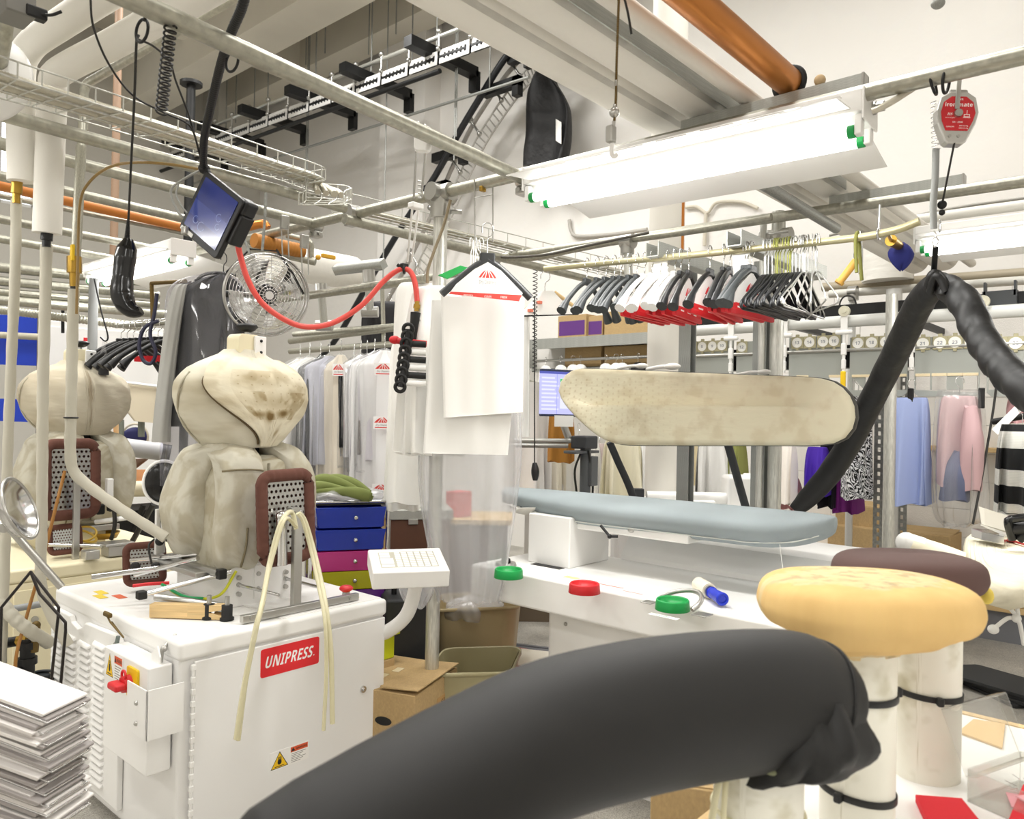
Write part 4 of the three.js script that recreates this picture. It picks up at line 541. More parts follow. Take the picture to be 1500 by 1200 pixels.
// ---------------------------------------------------------------- the puff iron table in the foreground
{
  const T = 0.72;
  const tb = thing('puff_table', 'white work table with pale wood edges under the padded puff irons', 'table', V3(1.6, 0, -0.35));
  W(tb, 'table_top', span(0.72, 2.12, T - 0.03, T, -0.62, 0.5, 0.004), M.white);
  W(tb, 'edge_strip', [span(2.12, 2.14, T - 0.035, T + 0.002, -0.62, 0.5), span(0.72, 2.14, T - 0.035, T + 0.002, -0.64, -0.62)], M.wood);
  for (const [x, z] of [[0.8, -0.55], [2.04, -0.55], [0.8, 0.42], [2.04, 0.42]]) W(tb, 'leg', span(x - 0.02, x + 0.02, 0, T - 0.03, z - 0.02, z + 0.02, 0.003), M.steel);
  const colMap = tex(256, 512, (u, v) => { const s = sstep(0.6, 0.85, fbm(u, v, 6, 4, 101)) * 0.3 + blobField(u, v, [[0.3, 0.62, 0.02, 0.05, 0.95], [0.27, 0.56, 0.015, 0.04, 0.9], [0.34, 0.55, 0.015, 0.05, 0.8], [0.3, 0.12, 0.015, 0.06, 0.9], [0.05, 0.7, 0.04, 0.5, 0.2], [0.32, 0.66, 0.008, 0.1, 0.7], [0.55, 0.5, 0.01, 0.6, 0.3]]) * (0.4 + fbm(u, v, 30, 3, 104)); return [lerp(0.93, 0.45, clamp(s * 0.9)), lerp(0.92, 0.4, clamp(s * 0.9)), lerp(0.87, 0.25, clamp(s * 0.95))]; });
  const colMat = std('#ffffff', 0.45, 0, { map: colMap });
  const column = (t, x, z, y1, r, split) => {
    const n = 40, rings = []; for (let j = 0; j <= 14; j++) { const y = lerp(T, y1, j / 14), g = split ? 0.26 * (1 - j / 14) + 0.04 : 0; rings.push(Array.from({ length: n }, (_, i) => { const th = (split ? 0.5 : 0) + g / 2 + i / (n - (split ? 1 : 0)) * (2 * Math.PI - g), rr2 = r * (1 + (split ? 0.012 * Math.sin(th * 3) : 0)); return V3(x + rr2 * Math.cos(-th), y, z + rr2 * Math.sin(-th)); })); }
    return W(t, 'column', reUV(loft(rings, { closed: !split, caps: !split }), (px, py, pz) => [Math.atan2(pz - z, px - x) / (2 * Math.PI) + 0.5, (py - T) / (y1 - T)]), colMat);
  };
  const tie = (t, x, z, y, r, dir, slope = 0) => { const tt = W(t, 'cable_tie', [loft(Array.from({ length: 49 }, (_, i) => { const a = i / 48 * 2 * Math.PI, c = Math.cos(a), s = Math.sin(a), yy = y + slope * (c * AX.x + s * AX.z) * r; return [V3(x + (r + 0.0005) * c, yy - 0.0055, z + (r + 0.0005) * s), V3(x + (r + 0.003) * c, yy - 0.0055, z + (r + 0.003) * s), V3(x + (r + 0.003) * c, yy + 0.0055, z + (r + 0.003) * s), V3(x + (r + 0.0005) * c, yy + 0.0055, z + (r + 0.0005) * s)]; }), { caps: false })], M.black); const px = x + (r + 0.008) * Math.cos(dir), pz = z + (r + 0.008) * Math.sin(dir); W(tt, 'tie_head', box(0, 0, 0, 0.014, 0.016, 0.012, 0.003).rotateY(-dir).translate(px, y + slope * (Math.cos(dir) * AX.x + Math.sin(dir) * AX.z) * r, pz), M.black); };
  const facing = Math.atan2(-AZ.z, -AZ.x);               // toward the camera, as an angle in x, z
  const cushion = (t, name, x, z, y, a, b, h, turn, mat, opt = {}) => {
    const n = 48, prof = [[0.0, 0.5], [0.3, 0.5], [0.62, 0.48], [0.84, 0.42], [0.96, 0.28], [1.0, 0.05], [0.99, -0.1], [0.93, -0.28], [0.78, -0.42], [0.6, -0.52], [0.44, -0.6], [0.42, -0.66], [0.3, -0.66]];
    const d = dense(prof, 34), c = Math.cos(turn), s = Math.sin(turn);
    return W(t, name, loft(d.map(([k, v], j) => Array.from({ length: n }, (_, i) => { const th = i / n * 2 * Math.PI, q = (w) => Math.sign(w) * Math.abs(w) ** 0.8, gath = v < -0.2 ? 1 + 0.035 * Math.sin(th * 17 + 0.6 * Math.sin(th * 5)) * sstep(-0.2, -0.5, v) + 0.03 * Math.sin(th * 7) * sstep(-0.2, -0.5, v) : 1 + 0.004 * Math.sin(th * 5), X = a * Math.max(k, 0.0015) * q(Math.cos(th)) * gath * (1 + (opt.egg || 0) * Math.cos(th)), Z = b * Math.max(k, 0.0015) * q(Math.sin(th)) * gath; return V3(x + X * c + Z * s, y + h * v + (v < -0.3 ? 0.012 * Math.sin(th * 2 + 1) : 0), z - X * s + Z * c); }))), mat);
  };
  const yellowMap = tex(384, 384, (u, v) => { const f = fbm(u, v, 14, 4, 111), k = sstep(-0.02, 0.03, 0.33 + 0.3 * (fbm(u, v, 9, 4, 117) - 0.5) - Math.hypot((u - 0.5) * 0.95, (v - 0.5) * 1.1)) * (0.75 + 0.5 * (fbm(u, v, 40, 2, 119) - 0.5)); const spot = k * (Math.floor(u * 24) % 3 === 0 ? 0.5 : 1) * sstep(0.5, 0.72, fbm(u, v, 22, 3, 113)) * 0.32; return [lerp(0.93, 0.91, k) * (0.97 + 0.06 * f) - spot * 0.5, lerp(0.78, 0.83, k) * (0.96 + 0.08 * f) - spot * 0.5, lerp(0.52, 0.66, k) * (0.94 + 0.11 * f) - spot * 0.38]; }, true, [1, 1], false);  // paler ragged patch on top, deeper yellow towards the sides, small darker spots
  const along = -Math.atan2(AX.z, AX.x);                  // long axis across the picture
  { // yellow one
    const x = 1.375, z = -0.42, t = thing('puff_iron', 'mushroom-shaped puff iron with pale-topped yellow cushion on a white column', 'puff iron', V3(x, T, z));
    column(t, x, z, 1.075, 0.059, false); tie(t, x, z, 0.962, 0.059, facing - 1.6, 0.0); tie(t, x, z, 0.8, 0.059, facing + 0.85, -0.1);
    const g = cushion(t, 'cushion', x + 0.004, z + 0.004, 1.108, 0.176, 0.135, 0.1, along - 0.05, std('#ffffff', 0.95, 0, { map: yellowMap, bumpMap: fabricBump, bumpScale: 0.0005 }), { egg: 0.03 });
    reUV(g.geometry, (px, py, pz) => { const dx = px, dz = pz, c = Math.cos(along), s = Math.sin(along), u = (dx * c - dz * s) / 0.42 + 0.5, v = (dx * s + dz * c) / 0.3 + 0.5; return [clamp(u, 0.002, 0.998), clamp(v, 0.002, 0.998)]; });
  }
  { // brown one behind
    const x = 1.715, z = -0.395, t = thing('puff_iron', 'brown-cushioned puff iron on a split white column, half hidden by the yellow one', 'puff iron', V3(x, T, z));
    column(t, x, z, 1.09, 0.062, true); tie(t, x, z, 0.885, 0.0625, facing + 0.15, -0.05); W(t, 'inner_pipe', cyl(V3(x, T, z), V3(x, 1.08, z), 0.045), std('#b4ab84', 0.6));
    cushion(t, 'cushion', x - 0.03, z - 0.03, 1.115, 0.142, 0.11, 0.085, along, cloth('#5a413c', 0.75), {});
    W(t, 'worn_corner', ball(V3(x + 0.075, 1.075, z + 0.09), 0.012, 1, 1.4, 1), std('#d9c25a', 0.9));
  }
  { // long black sleeve form
    const x = 1.056, z = -0.455, t = thing('puff_iron', 'long curved black sleeve form with a gathered end across the foreground', 'puff iron', V3(x, T, z));
    column(t, x, z, 0.95, 0.061, false); tie(t, x, z, 0.845, 0.063, facing + 0.95, 0.02);
    W(t, 'tie_cord', [ring(V3(x, 0.872, z), V3(0, 1, 0.05), 0.0625, 0.003, 40), tube([at(1058, 1120, 1.05), at(1052, 1150, 1.04), at(1046, 1180, 1.04), at(1038, 1230, 1.04)], 0.005), tube([at(1066, 1122, 1.05), at(1062, 1160, 1.04), at(1058, 1230, 1.04)], 0.004)], std('#e3dcb9', 0.9));
    const S = [[1228, 1052, 1.13, 0.045], [1205, 1040, 1.12, 0.082], [1165, 1025, 1.1, 0.094], [1110, 1025, 1.07, 0.095], [1020, 1035, 1.03, 0.0955], [920, 1052, 0.985, 0.0945], [800, 1084, 0.935, 0.0925], [680, 1142, 0.885, 0.0895], [560, 1204, 0.835, 0.085], [450, 1256, 0.79, 0.076], [365, 1284, 0.755, 0.06], [310, 1286, 0.735, 0.03]];
    const cv = spline(S.map(([a, b, d]) => at(a, b, d))), n = 60, m = 40, rings = [];
    for (let j = 0; j <= n; j++) { const k = j / n, p = cv.getPoint(k), tg = cv.getTangent(k), i = k * (S.length - 1), a = Math.min(S.length - 2, Math.floor(i)), r = lerp(S[a][3], S[a + 1][3], i - a), sd = tg.clone().cross(UPV).normalize(), up = sd.clone().cross(tg).normalize(); rings.push(Array.from({ length: m }, (_, q) => { const th = q / m * 2 * Math.PI, w = 1 + (k < 0.22 ? 0.03 * Math.sin(th * 6 + k * 50) * (0.22 - k) / 0.22 : 0); return p.clone().addScaledVector(sd, r * 0.92 * Math.cos(th) * w).addScaledVector(up, r * Math.sin(th) * w); })); }
    const blackCloth = std('#0d0c0b', 0.62, 0, { bumpMap: fabricBump, bumpScale: 0.0003 });
    const sl = W(t, 'sleeve_pad', loft(rings), blackCloth);
    W(sl, 'seam', tube(rings[9].map((p) => p.clone().lerp(cv.getPoint(9 / n), -0.01)).concat([rings[9][0]]).slice(0, m - 2), 0.0025), std('#151413', 0.7));
    const e = at(1190, 1110, 1.085);
    W(sl, 'gathered_end', [puff(dense([[x - 0.01, 0.935, z + 0.02, 0.05, 0.055], [x + 0.015, 0.95, z + 0.03, 0.075, 0.085], [x + 0.03, 0.985, z + 0.035, 0.095, 0.1], [x + 0.035, 1.04, z + 0.035, 0.07, 0.075]], 14), 44, 0.07, 8, 1.3)], blackCloth);
    W(sl, 'lining_scrap', [ball(at(1135, 1122, 1.03), 0.018, 1.4, 0.5, 1), ball(at(1172, 1128, 1.03), 0.014, 1.6, 0.4, 1)], std('#7e8163', 0.9));
  }
  // things on that table
  const cs = thing('paper_sheet', 'tan folded card lying on the far end of the white work table', 'card', V3(2.0, T, -0.2)); W(cs, 'sheet', slab([[0, 0], [0.16, 0.02], [0.14, 0.08], [0.03, 0.09]], 0.004).rotateX(-Math.PI / 2).translate(1.95, T + 0.001, -0.3), std('#d9b77f', 0.85));
  const rd = std('#d62430', 0.85, 0, { bumpMap: fabricBump, bumpScale: 0.0004 });
  const A = [[1343, 1170], [1408, 1175], [1440, 1215], [1362, 1212]].map(([x, y]) => atY(x, y, T + 0.01));
  one('red_pad', 'red felt pad beside the column of the puff iron', 'pad', slab(A.map((p) => [p.x, -p.z]), 0.012, 0.002).rotateX(-Math.PI / 2).translate(0, T + 0.003, 0), rd);
  const B = [[1500, 1150], [1530, 1150], [1530, 1230], [1470, 1222]].map(([x, y]) => atY(x, y, T + 0.02));
  one('red_pad', 'red felt pad at the lower right corner in front of the clear box', 'pad', slab(B.map((p) => [p.x, -p.z]), 0.014, 0.002).rotateX(-Math.PI / 2).translate(0, T + 0.005, 0), rd);
  const bx = atY(1475, 1178, T), bt = thing('clear_box', 'open clear plastic box holding pink slips and pins', 'box', V3(bx.x + 0.02, T, bx.z + 0.03), { turn: -0.35 });
  const acr = phys('#f4f4f2', 0.06, { transmission: 0.9, thickness: 0, ior: 1.45 });
  L(bt, 'tray', [box(0, 0.003, 0, 0.17, 0.004, 0.12), box(-0.085, 0.03, 0, 0.004, 0.06, 0.12, 0.001), box(0.085, 0.03, 0, 0.004, 0.06, 0.12, 0.001), box(0, 0.03, 0.06, 0.17, 0.06, 0.004, 0.001), box(0, 0.03, -0.06, 0.17, 0.06, 0.004, 0.001)], acr);
  L(bt, 'lid', [box(0, 0, 0, 0.18, 0.004, 0.12, 0.001), box(0, 0.01, 0.06, 0.18, 0.02, 0.004), box(0, 0.01, -0.06, 0.18, 0.02, 0.004), box(0.09, 0.01, 0, 0.004, 0.02, 0.12)].map((g) => g.rotateX(1.15).translate(0, 0.1, -0.085)), acr);
  for (const [x, z, r, y] of [[-0.02, -0.01, 0.3, 0.011], [0.02, 0.015, -0.4, 0.019], [-0.045, 0.02, 0.9, 0.027]]) one('paper_slip', ['pink paper slip lying lowest in the clear plastic box', 'pink paper slip lying in the middle of the clear plastic box', 'pink paper slip lying on top in the clear plastic box'][Math.round((y - 0.011) / 0.008)], 'paper', box(0, 0, 0, 0.06, 0.002, 0.035).rotateY(r).translate(bx.x + 0.02 + x, T + y, bx.z + 0.03 + z), std('#f2a9b6', 0.85));
  one('pin_pile', 'loose steel pins at the bottom of the clear plastic box', 'pins', Array.from({ length: 40 }, () => { const p = V3(bx.x + 0.055 + rr(-0.03, 0.03), T + 0.008 + rr(0, 0.012), bx.z + 0.035 + rr(-0.03, 0.03)), a = rr(0, 6.3); return cyl(p, p.clone().add(V3(0.02 * Math.cos(a), rr(-0.002, 0.006), 0.02 * Math.sin(a))), 0.0008, 0.0008, 5); }), M.chrome, { kind: 'stuff' });
}
// ---------------------------------------------------------------- garments and hangers: builders
// a hanging garment: rings [t down 0..1, half width, half depth, fold depth], hung at p, facing along `turn`
function drape(p, len, prof, { turn = 0, folds = 5, ph = 0, n = 56, m = 26, lean = 0, sway = 0 } = {}) {
  const c = Math.cos(turn), s = Math.sin(turn);
  return loft(dense(prof, m).map(([t, a, b, f], j) => Array.from({ length: n }, (_, i) => {
    const th = i / n * 2 * Math.PI, q = (v) => Math.sign(v) * Math.abs(v) ** 0.72, w = Math.sin(folds * th + ph + Math.sin(th * 2 + ph) * 0.8 + t * 1.3) * 0.6 + Math.sin((folds * 2 + 1) * th + ph * 2 - t) * 0.4;
    const X = a * q(Math.cos(th)) * (1 + f * 0.25 * w) + sway * t * t, Z = b * q(Math.sin(th)) + f * b * w + lean * t;
    return V3(p.x + X * c + Z * s, p.y - t * len + (j > m - 3 ? 0.012 * w : 0), p.z - X * s + Z * c);
  })));
}
const SHIRT = [[0, 0.035, 0.03, 0], [0.03, 0.08, 0.04, 0.05], [0.08, 0.19, 0.06, 0.1], [0.13, 0.225, 0.075, 0.15], [0.35, 0.225, 0.08, 0.3], [0.7, 0.215, 0.08, 0.45], [0.97, 0.215, 0.085, 0.55], [1, 0.21, 0.08, 0.55]];
const BAG = [[0, 0.02, 0.015, 0.1], [0.03, 0.09, 0.04, 0.3], [0.1, 0.2, 0.07, 0.3], [0.2, 0.225, 0.085, 0.35], [0.6, 0.23, 0.09, 0.5], [0.97, 0.22, 0.085, 0.7], [1, 0.2, 0.08, 0.7]];
const CLOTHP = [[0, 0.17, 0.012, 0.2], [0.03, 0.175, 0.025, 0.4], [0.4, 0.165, 0.045, 0.7], [1, 0.15, 0.06, 0.9]];
const hookAt = (top, turn, r = 0.02, down = 0.07) => tube([[-r, -0.012], [-r * 1.02, 0.008], [-r * 0.5, 0.022], [r * 0.45, 0.022], [r, 0.004], [r * 0.75, -0.018], [0, -0.035], [0, -down]].map(([x, y]) => V3(top.x + x * Math.cos(turn), top.y + y, top.z - x * Math.sin(turn))), 0.0022, { seg: 5, n: 18 });
// a garment on its own hanger under a film cover
function bagged(name, label, category, hook, turn, len, { garment = '#d9d7d4', film = true, prof = SHIRT, wide = 1, logo = null, group, folds = 5, ph = 0, filmLen = 1.12, mat } = {}) {
  const t = thing(name, label, category, V3(hook.x, hook.y - len * filmLen, hook.z), { group });
  const top = V3(hook.x, hook.y - 0.07, hook.z), sc = (pr, k) => pr.map(([a, b, c, d]) => [a, b * wide * k, c * k, d]);
  W(t, 'hook', hookAt(hook, turn + Math.PI / 2), M.chrome);
  W(t, 'garment', drape(top, len - 0.07, sc(prof, 0.94), { turn, folds, ph }), mat || cloth(garment));
  if (film) W(t, 'film_cover', drape(V3(top.x, top.y + 0.012, top.z), (len - 0.07) * filmLen, sc(BAG, 1.04), { turn, folds: folds + 2, ph: ph + 1, m: 20, n: 48 }), M.film);
  if (logo) for (const y of logo) { const g = fin(new THREE.BoxGeometry(0.11 * wide, 0.075, 0.0012)).translate(0, 0, 0.125).rotateY(turn).translate(top.x, top.y - y, top.z); W(t, 'printed_logo', g, logoMat); }
  return t;
}
const logoMat = phys('#ffffff', 0.5, { map: canvasTex(256, 176, (c, w, h) => { c.clearRect(0, 0, w, h); c.fillStyle = '#f6f3f2'; c.fillRect(0, 0, w, h); c.fillStyle = '#d8372f'; c.beginPath(); c.moveTo(w * 0.05, h * 0.5); c.quadraticCurveTo(w * 0.35, h * 0.0, w * 0.62, h * 0.08); c.lineTo(w * 0.95, h * 0.5); c.closePath(); c.fill(); c.strokeStyle = '#f6f3f2'; c.lineWidth = 8; for (const x of [0.25, 0.45, 0.62, 0.8]) { c.beginPath(); c.moveTo(w * 0.5, h * 0.06); c.lineTo(w * x, h * 0.5); c.stroke(); } c.fillStyle = '#55504f'; c.font = `italic ${h * 0.2}px sans-serif`; c.fillText('Dry Cleaners', w * 0.14, h * 0.74, w * 0.74); c.fillStyle = '#d8372f'; c.fillRect(w * 0.1, h * 0.84, w * 0.8, h * 0.07); }) });
// flocked plastic hanger seen from its shoulder end
function plasticHanger(mat, { paper = false, wide = 0.41, print = true } = {}) {
  const o = [], a = wide / 2;
  const arm = (s) => tube([V3(0, 0.0, 0), V3(s * a * 0.35, -0.035, 0), V3(s * a * 0.75, -0.095, 0), V3(s * a, -0.15, 0)], 0.012, { n: 16, seg: 10, rad: (k) => k > 0.75 ? 1 + 1.0 * (k - 0.75) * 3 : 0.8 + 0.2 * k });
  return { body: join(arm(1), arm(-1), box(0, -0.003, 0, 0.05, 0.03, 0.018, 0.005)), hook: hookAt(V3(0, 0.075, 0), 0), paper: paper ? slab([[0, -0.012], [a * 0.93, -0.14], [a * 0.9, -0.165], [-a * 0.9, -0.165], [-a * 0.93, -0.14]], 0.003, 0.001) : null };
}
// ---------------------------------------------------------------- the hanger bar with empty hangers
const BX = 2.66;
{
  const pts = [[798, 394], [880, 386], [1000, 375], [1100, 365], [1250, 349], [1300, 340], [1322, 334], [1347, 324]].map(([x, y]) => atX(x, y, BX));
  const t = thing('hanger_bar', 'bronze-tinted hanger bar with an upturned right end', 'bar', V3(BX, pts[2].y, pts[4].z));
  W(t, 'bar', tube(pts, 0.0125, { n: 60, seg: 14 }), std('#bcb592', 0.42, 0.65)); W(t, 'hanging_clip', [cyl(atX(1287, 345, BX), atX(1289, 300, BX), 0.004), ring(atX(1287, 343, BX), V3(0, 0, 1), 0.016, 0.004)], M.chrome);
  const barAt = (px) => { let k = 0; while (k < pts.length - 2 && pix(pts[k + 1])[0] < px) k++; const a = pix(pts[k])[0], b = pix(pts[k + 1])[0]; return pts[k].clone().lerp(pts[k + 1], (px - a) / (b - a)); };
  const blackH = std('#3e4244', 0.38), blackH2 = std('#1d1e20', 0.32), whiteH = std('#f4f3f1', 0.4);
  const cardMat = std('#ffffff', 0.8, 0, { map: canvasTex(512, 256, (c, w, h) => { c.fillStyle = '#f3f1ee'; c.fillRect(0, 0, w, h); c.fillStyle = '#d8232b'; c.fillRect(0, h * 0.82, w, h * 0.18); c.beginPath(); c.moveTo(w * 0.36, h * 0.52); c.quadraticCurveTo(w * 0.5, h * 0.05, w * 0.64, h * 0.52); c.fill(); c.strokeStyle = '#f3f1ee'; c.lineWidth = 7; for (const x of [0.42, 0.47, 0.53, 0.58]) { c.beginPath(); c.moveTo(w * 0.5, h * 0.2); c.lineTo(w * x, h * 0.55); c.stroke(); } c.fillStyle = '#8d8a88'; c.font = `${h * 0.1}px sans-serif`; c.fillText('Dry Cleaners', w * 0.36, h * 0.68); c.fillStyle = '#f3f1ee'; for (const x of [0.2, 0.45, 0.68]) c.fillRect(w * x, h * 0.89, w * 0.12, h * 0.04); }) });
  const redMat = std('#d3202a', 0.6);
  const A = plasticHanger(blackH), C = plasticHanger(blackH, { paper: true });
  const mk = (mat, paper, label, group) => { const k = thing('clothes_hanger', label, 'hanger', V3(0, 0, 0), { group }); const s = paper ? C : A; L(k, 'hook', s.hook.clone(), M.chrome); L(k, 'shoulder_bar', s.body.clone(), mat); if (paper) { L(k, 'paper_cover', reUV(s.paper.clone().translate(0, 0, -0.0015), (x, y) => [x / 0.37 + 0.5, (y + 0.165) / 0.155]), cardMat); L(k, 'red_hem', slab(rrect(0.37, 0.014, 0.004), 0.01, 0.002).translate(0, -0.168, -0.006), redMat); } return k; };
  const put = (k, px, turn, roll = 0) => { const p = barAt(px); k.position.set(p.x, p.y - 0.075 + 0.0125 - 0.02 + 0.012, p.z); k.rotation.set(0, turn, roll, 'YXZ'); k.updateMatrixWorld(true); };
  // turn 0: shoulders along x (across the bar); the near end shows
  const nth = NTH;
  let proto = null; const series = (n, pxs, mat, paper, lab, group, turn) => pxs.forEach((px, i) => { let k; if (!i) k = proto = mk(mat, paper, lab(nth[i]), group); else k = dup(proto, V3(0, 0, 0), 0, lab(nth[i]), group); put(k, px, turn + 0.07 * Math.sin(i * 2.3), 0.02 * Math.sin(i * 1.7)); });
  series(7, [861, 876, 889, 902, 912, 925, 936], blackH, false, (n) => `${n} from the left of the grey-black plastic hangers at the left end of the bar`, 'grey-black plastic hangers', 0.12);
  series(5, [947, 958, 970, 980, 990], whiteH, true, (n) => `${n} from the left of the white hangers with red-hemmed paper covers`, 'white paper-covered hangers', 0.1);
  series(5, [998, 1010, 1042, 1062, 1071], blackH2, true, (n) => `${n} from the left of the black hangers with red-hemmed paper covers`, 'black paper-covered hangers', 0.18);
  series(3, [1092, 1096, 1102], blackH, true, (n) => `${n} from the left of the grey hangers with red-hemmed paper near the wire hangers`, 'grey paper-covered hangers', 0.05);
  // wire hangers
  const wires = [std('#26272a', 0.4, 0.3), std('#c9cac8', 0.3, 0.8), std('#8e9147', 0.4, 0.4)];
  const wireShape = (r) => { const a = 0.2; return tube([V3(0, -0.03, 0), V3(a * 0.5, -0.085, 0), V3(a * 0.97, -0.145, 0), V3(a, -0.158, 0), V3(a * 0.92, -0.165, 0), V3(0, -0.166, 0), V3(-a * 0.92, -0.165, 0), V3(-a, -0.158, 0), V3(-a * 0.97, -0.145, 0), V3(-a * 0.5, -0.085, 0)], r, { n: 60, seg: 6, closed: true, caps: false }); };
  const ws = [wireShape(0.0048), wireShape(0.0028)], hk = hookAt(V3(0, 0.075, 0), 0, 0.02, 0.105);
  for (let i = 0; i < 22; i++) {
    const silver = i > 15, k = thing('wire_hanger', `${i < 20 ? nth[i] : ['twenty-first', 'last'][i - 20]} from the left of the ${silver ? 'bunched wire hangers, a bare silver one' : 'bunched wire hangers, a black coated one'}`, 'hanger', V3(0, 0, 0), { group: 'bunched wire hangers' });
    L(k, 'hook', hk.clone(), i > 3 && i < 12 ? wires[2] : wires[1]); L(k, 'frame', ws[silver ? 1 : 0].clone(), wires[silver ? 1 : 0]);
    put(k, 1122 + i * 3.7 + 2 * Math.sin(i * 5.1), 0.03 + 0.06 * Math.sin(i * 3.3) + (i > 17 ? (i - 17) * 0.16 : 0), 0.03 * Math.sin(i * 2.1));
  }
  // a few other things hung on the bar end
  const q = barAt(1256); const s1 = thing('rubber_strap', 'olive green strap doubled over the hanger bar beside the roller brush', 'strap', V3(q.x, q.y - 0.13, q.z)); W(s1, 'strap', tube([V3(q.x - 0.02, q.y - 0.12, q.z + 0.006), V3(q.x - 0.017, q.y - 0.02, q.z), V3(q.x, q.y + 0.018, q.z), V3(q.x + 0.017, q.y - 0.02, q.z), V3(q.x + 0.02, q.y - 0.14, q.z + 0.01)], 0.006), std('#7e7f38', 0.6));
  const a = atX(1254, 382, 2.72), b = atX(1231, 412, 2.7), t2 = thing('wooden_roller', 'yellow wooden roller handle hanging below the hanger bar', 'roller', V3(b.x, b.y, b.z));
  W(t2, 'roller', [cyl(a, b, 0.013, 0.012, 18), cyl(b, b.clone().lerp(a, -0.12), 0.016, 0.015), cyl(a.clone().lerp(b, 0.1), a.clone().lerp(b, -0.1), 0.011, 0.009)], std('#dba94f', 0.5)); W(t2, 'wire_loop', tube([a, atX(1252, 372, 2.72), barAt(1257).add(V3(0, 0.016, 0.008)), atX(1262, 390, 2.72), atX(1259, 402, 2.72)], 0.004), M.chrome);
  const c = atX(1320, 375, 2.95), t3 = thing('feather_duster', 'dark blue pouch and brass fitting hanging at the bar end', 'pouch', c);
  W(t3, 'pouch', puff(dense([[c.x, c.y - 0.0475, c.z, 0.004, 0.004], [c.x, c.y - 0.03, c.z, 0.022, 0.025], [c.x, c.y + 0.005, c.z, 0.032, 0.042], [c.x, c.y + 0.03, c.z, 0.022, 0.03], [c.x, c.y + 0.04, c.z, 0.008, 0.012]], 12), 20, 0.03, 3), std('#252a74', 0.85));
  const e = atX(1305, 352, 2.85); W(t3, 'brass_fitting', [cyl(e, c.clone().add(V3(0, 0.03, 0)), 0.02, 0.014), cyl(e, barAt(1300), 0.006)], M.brass);
}
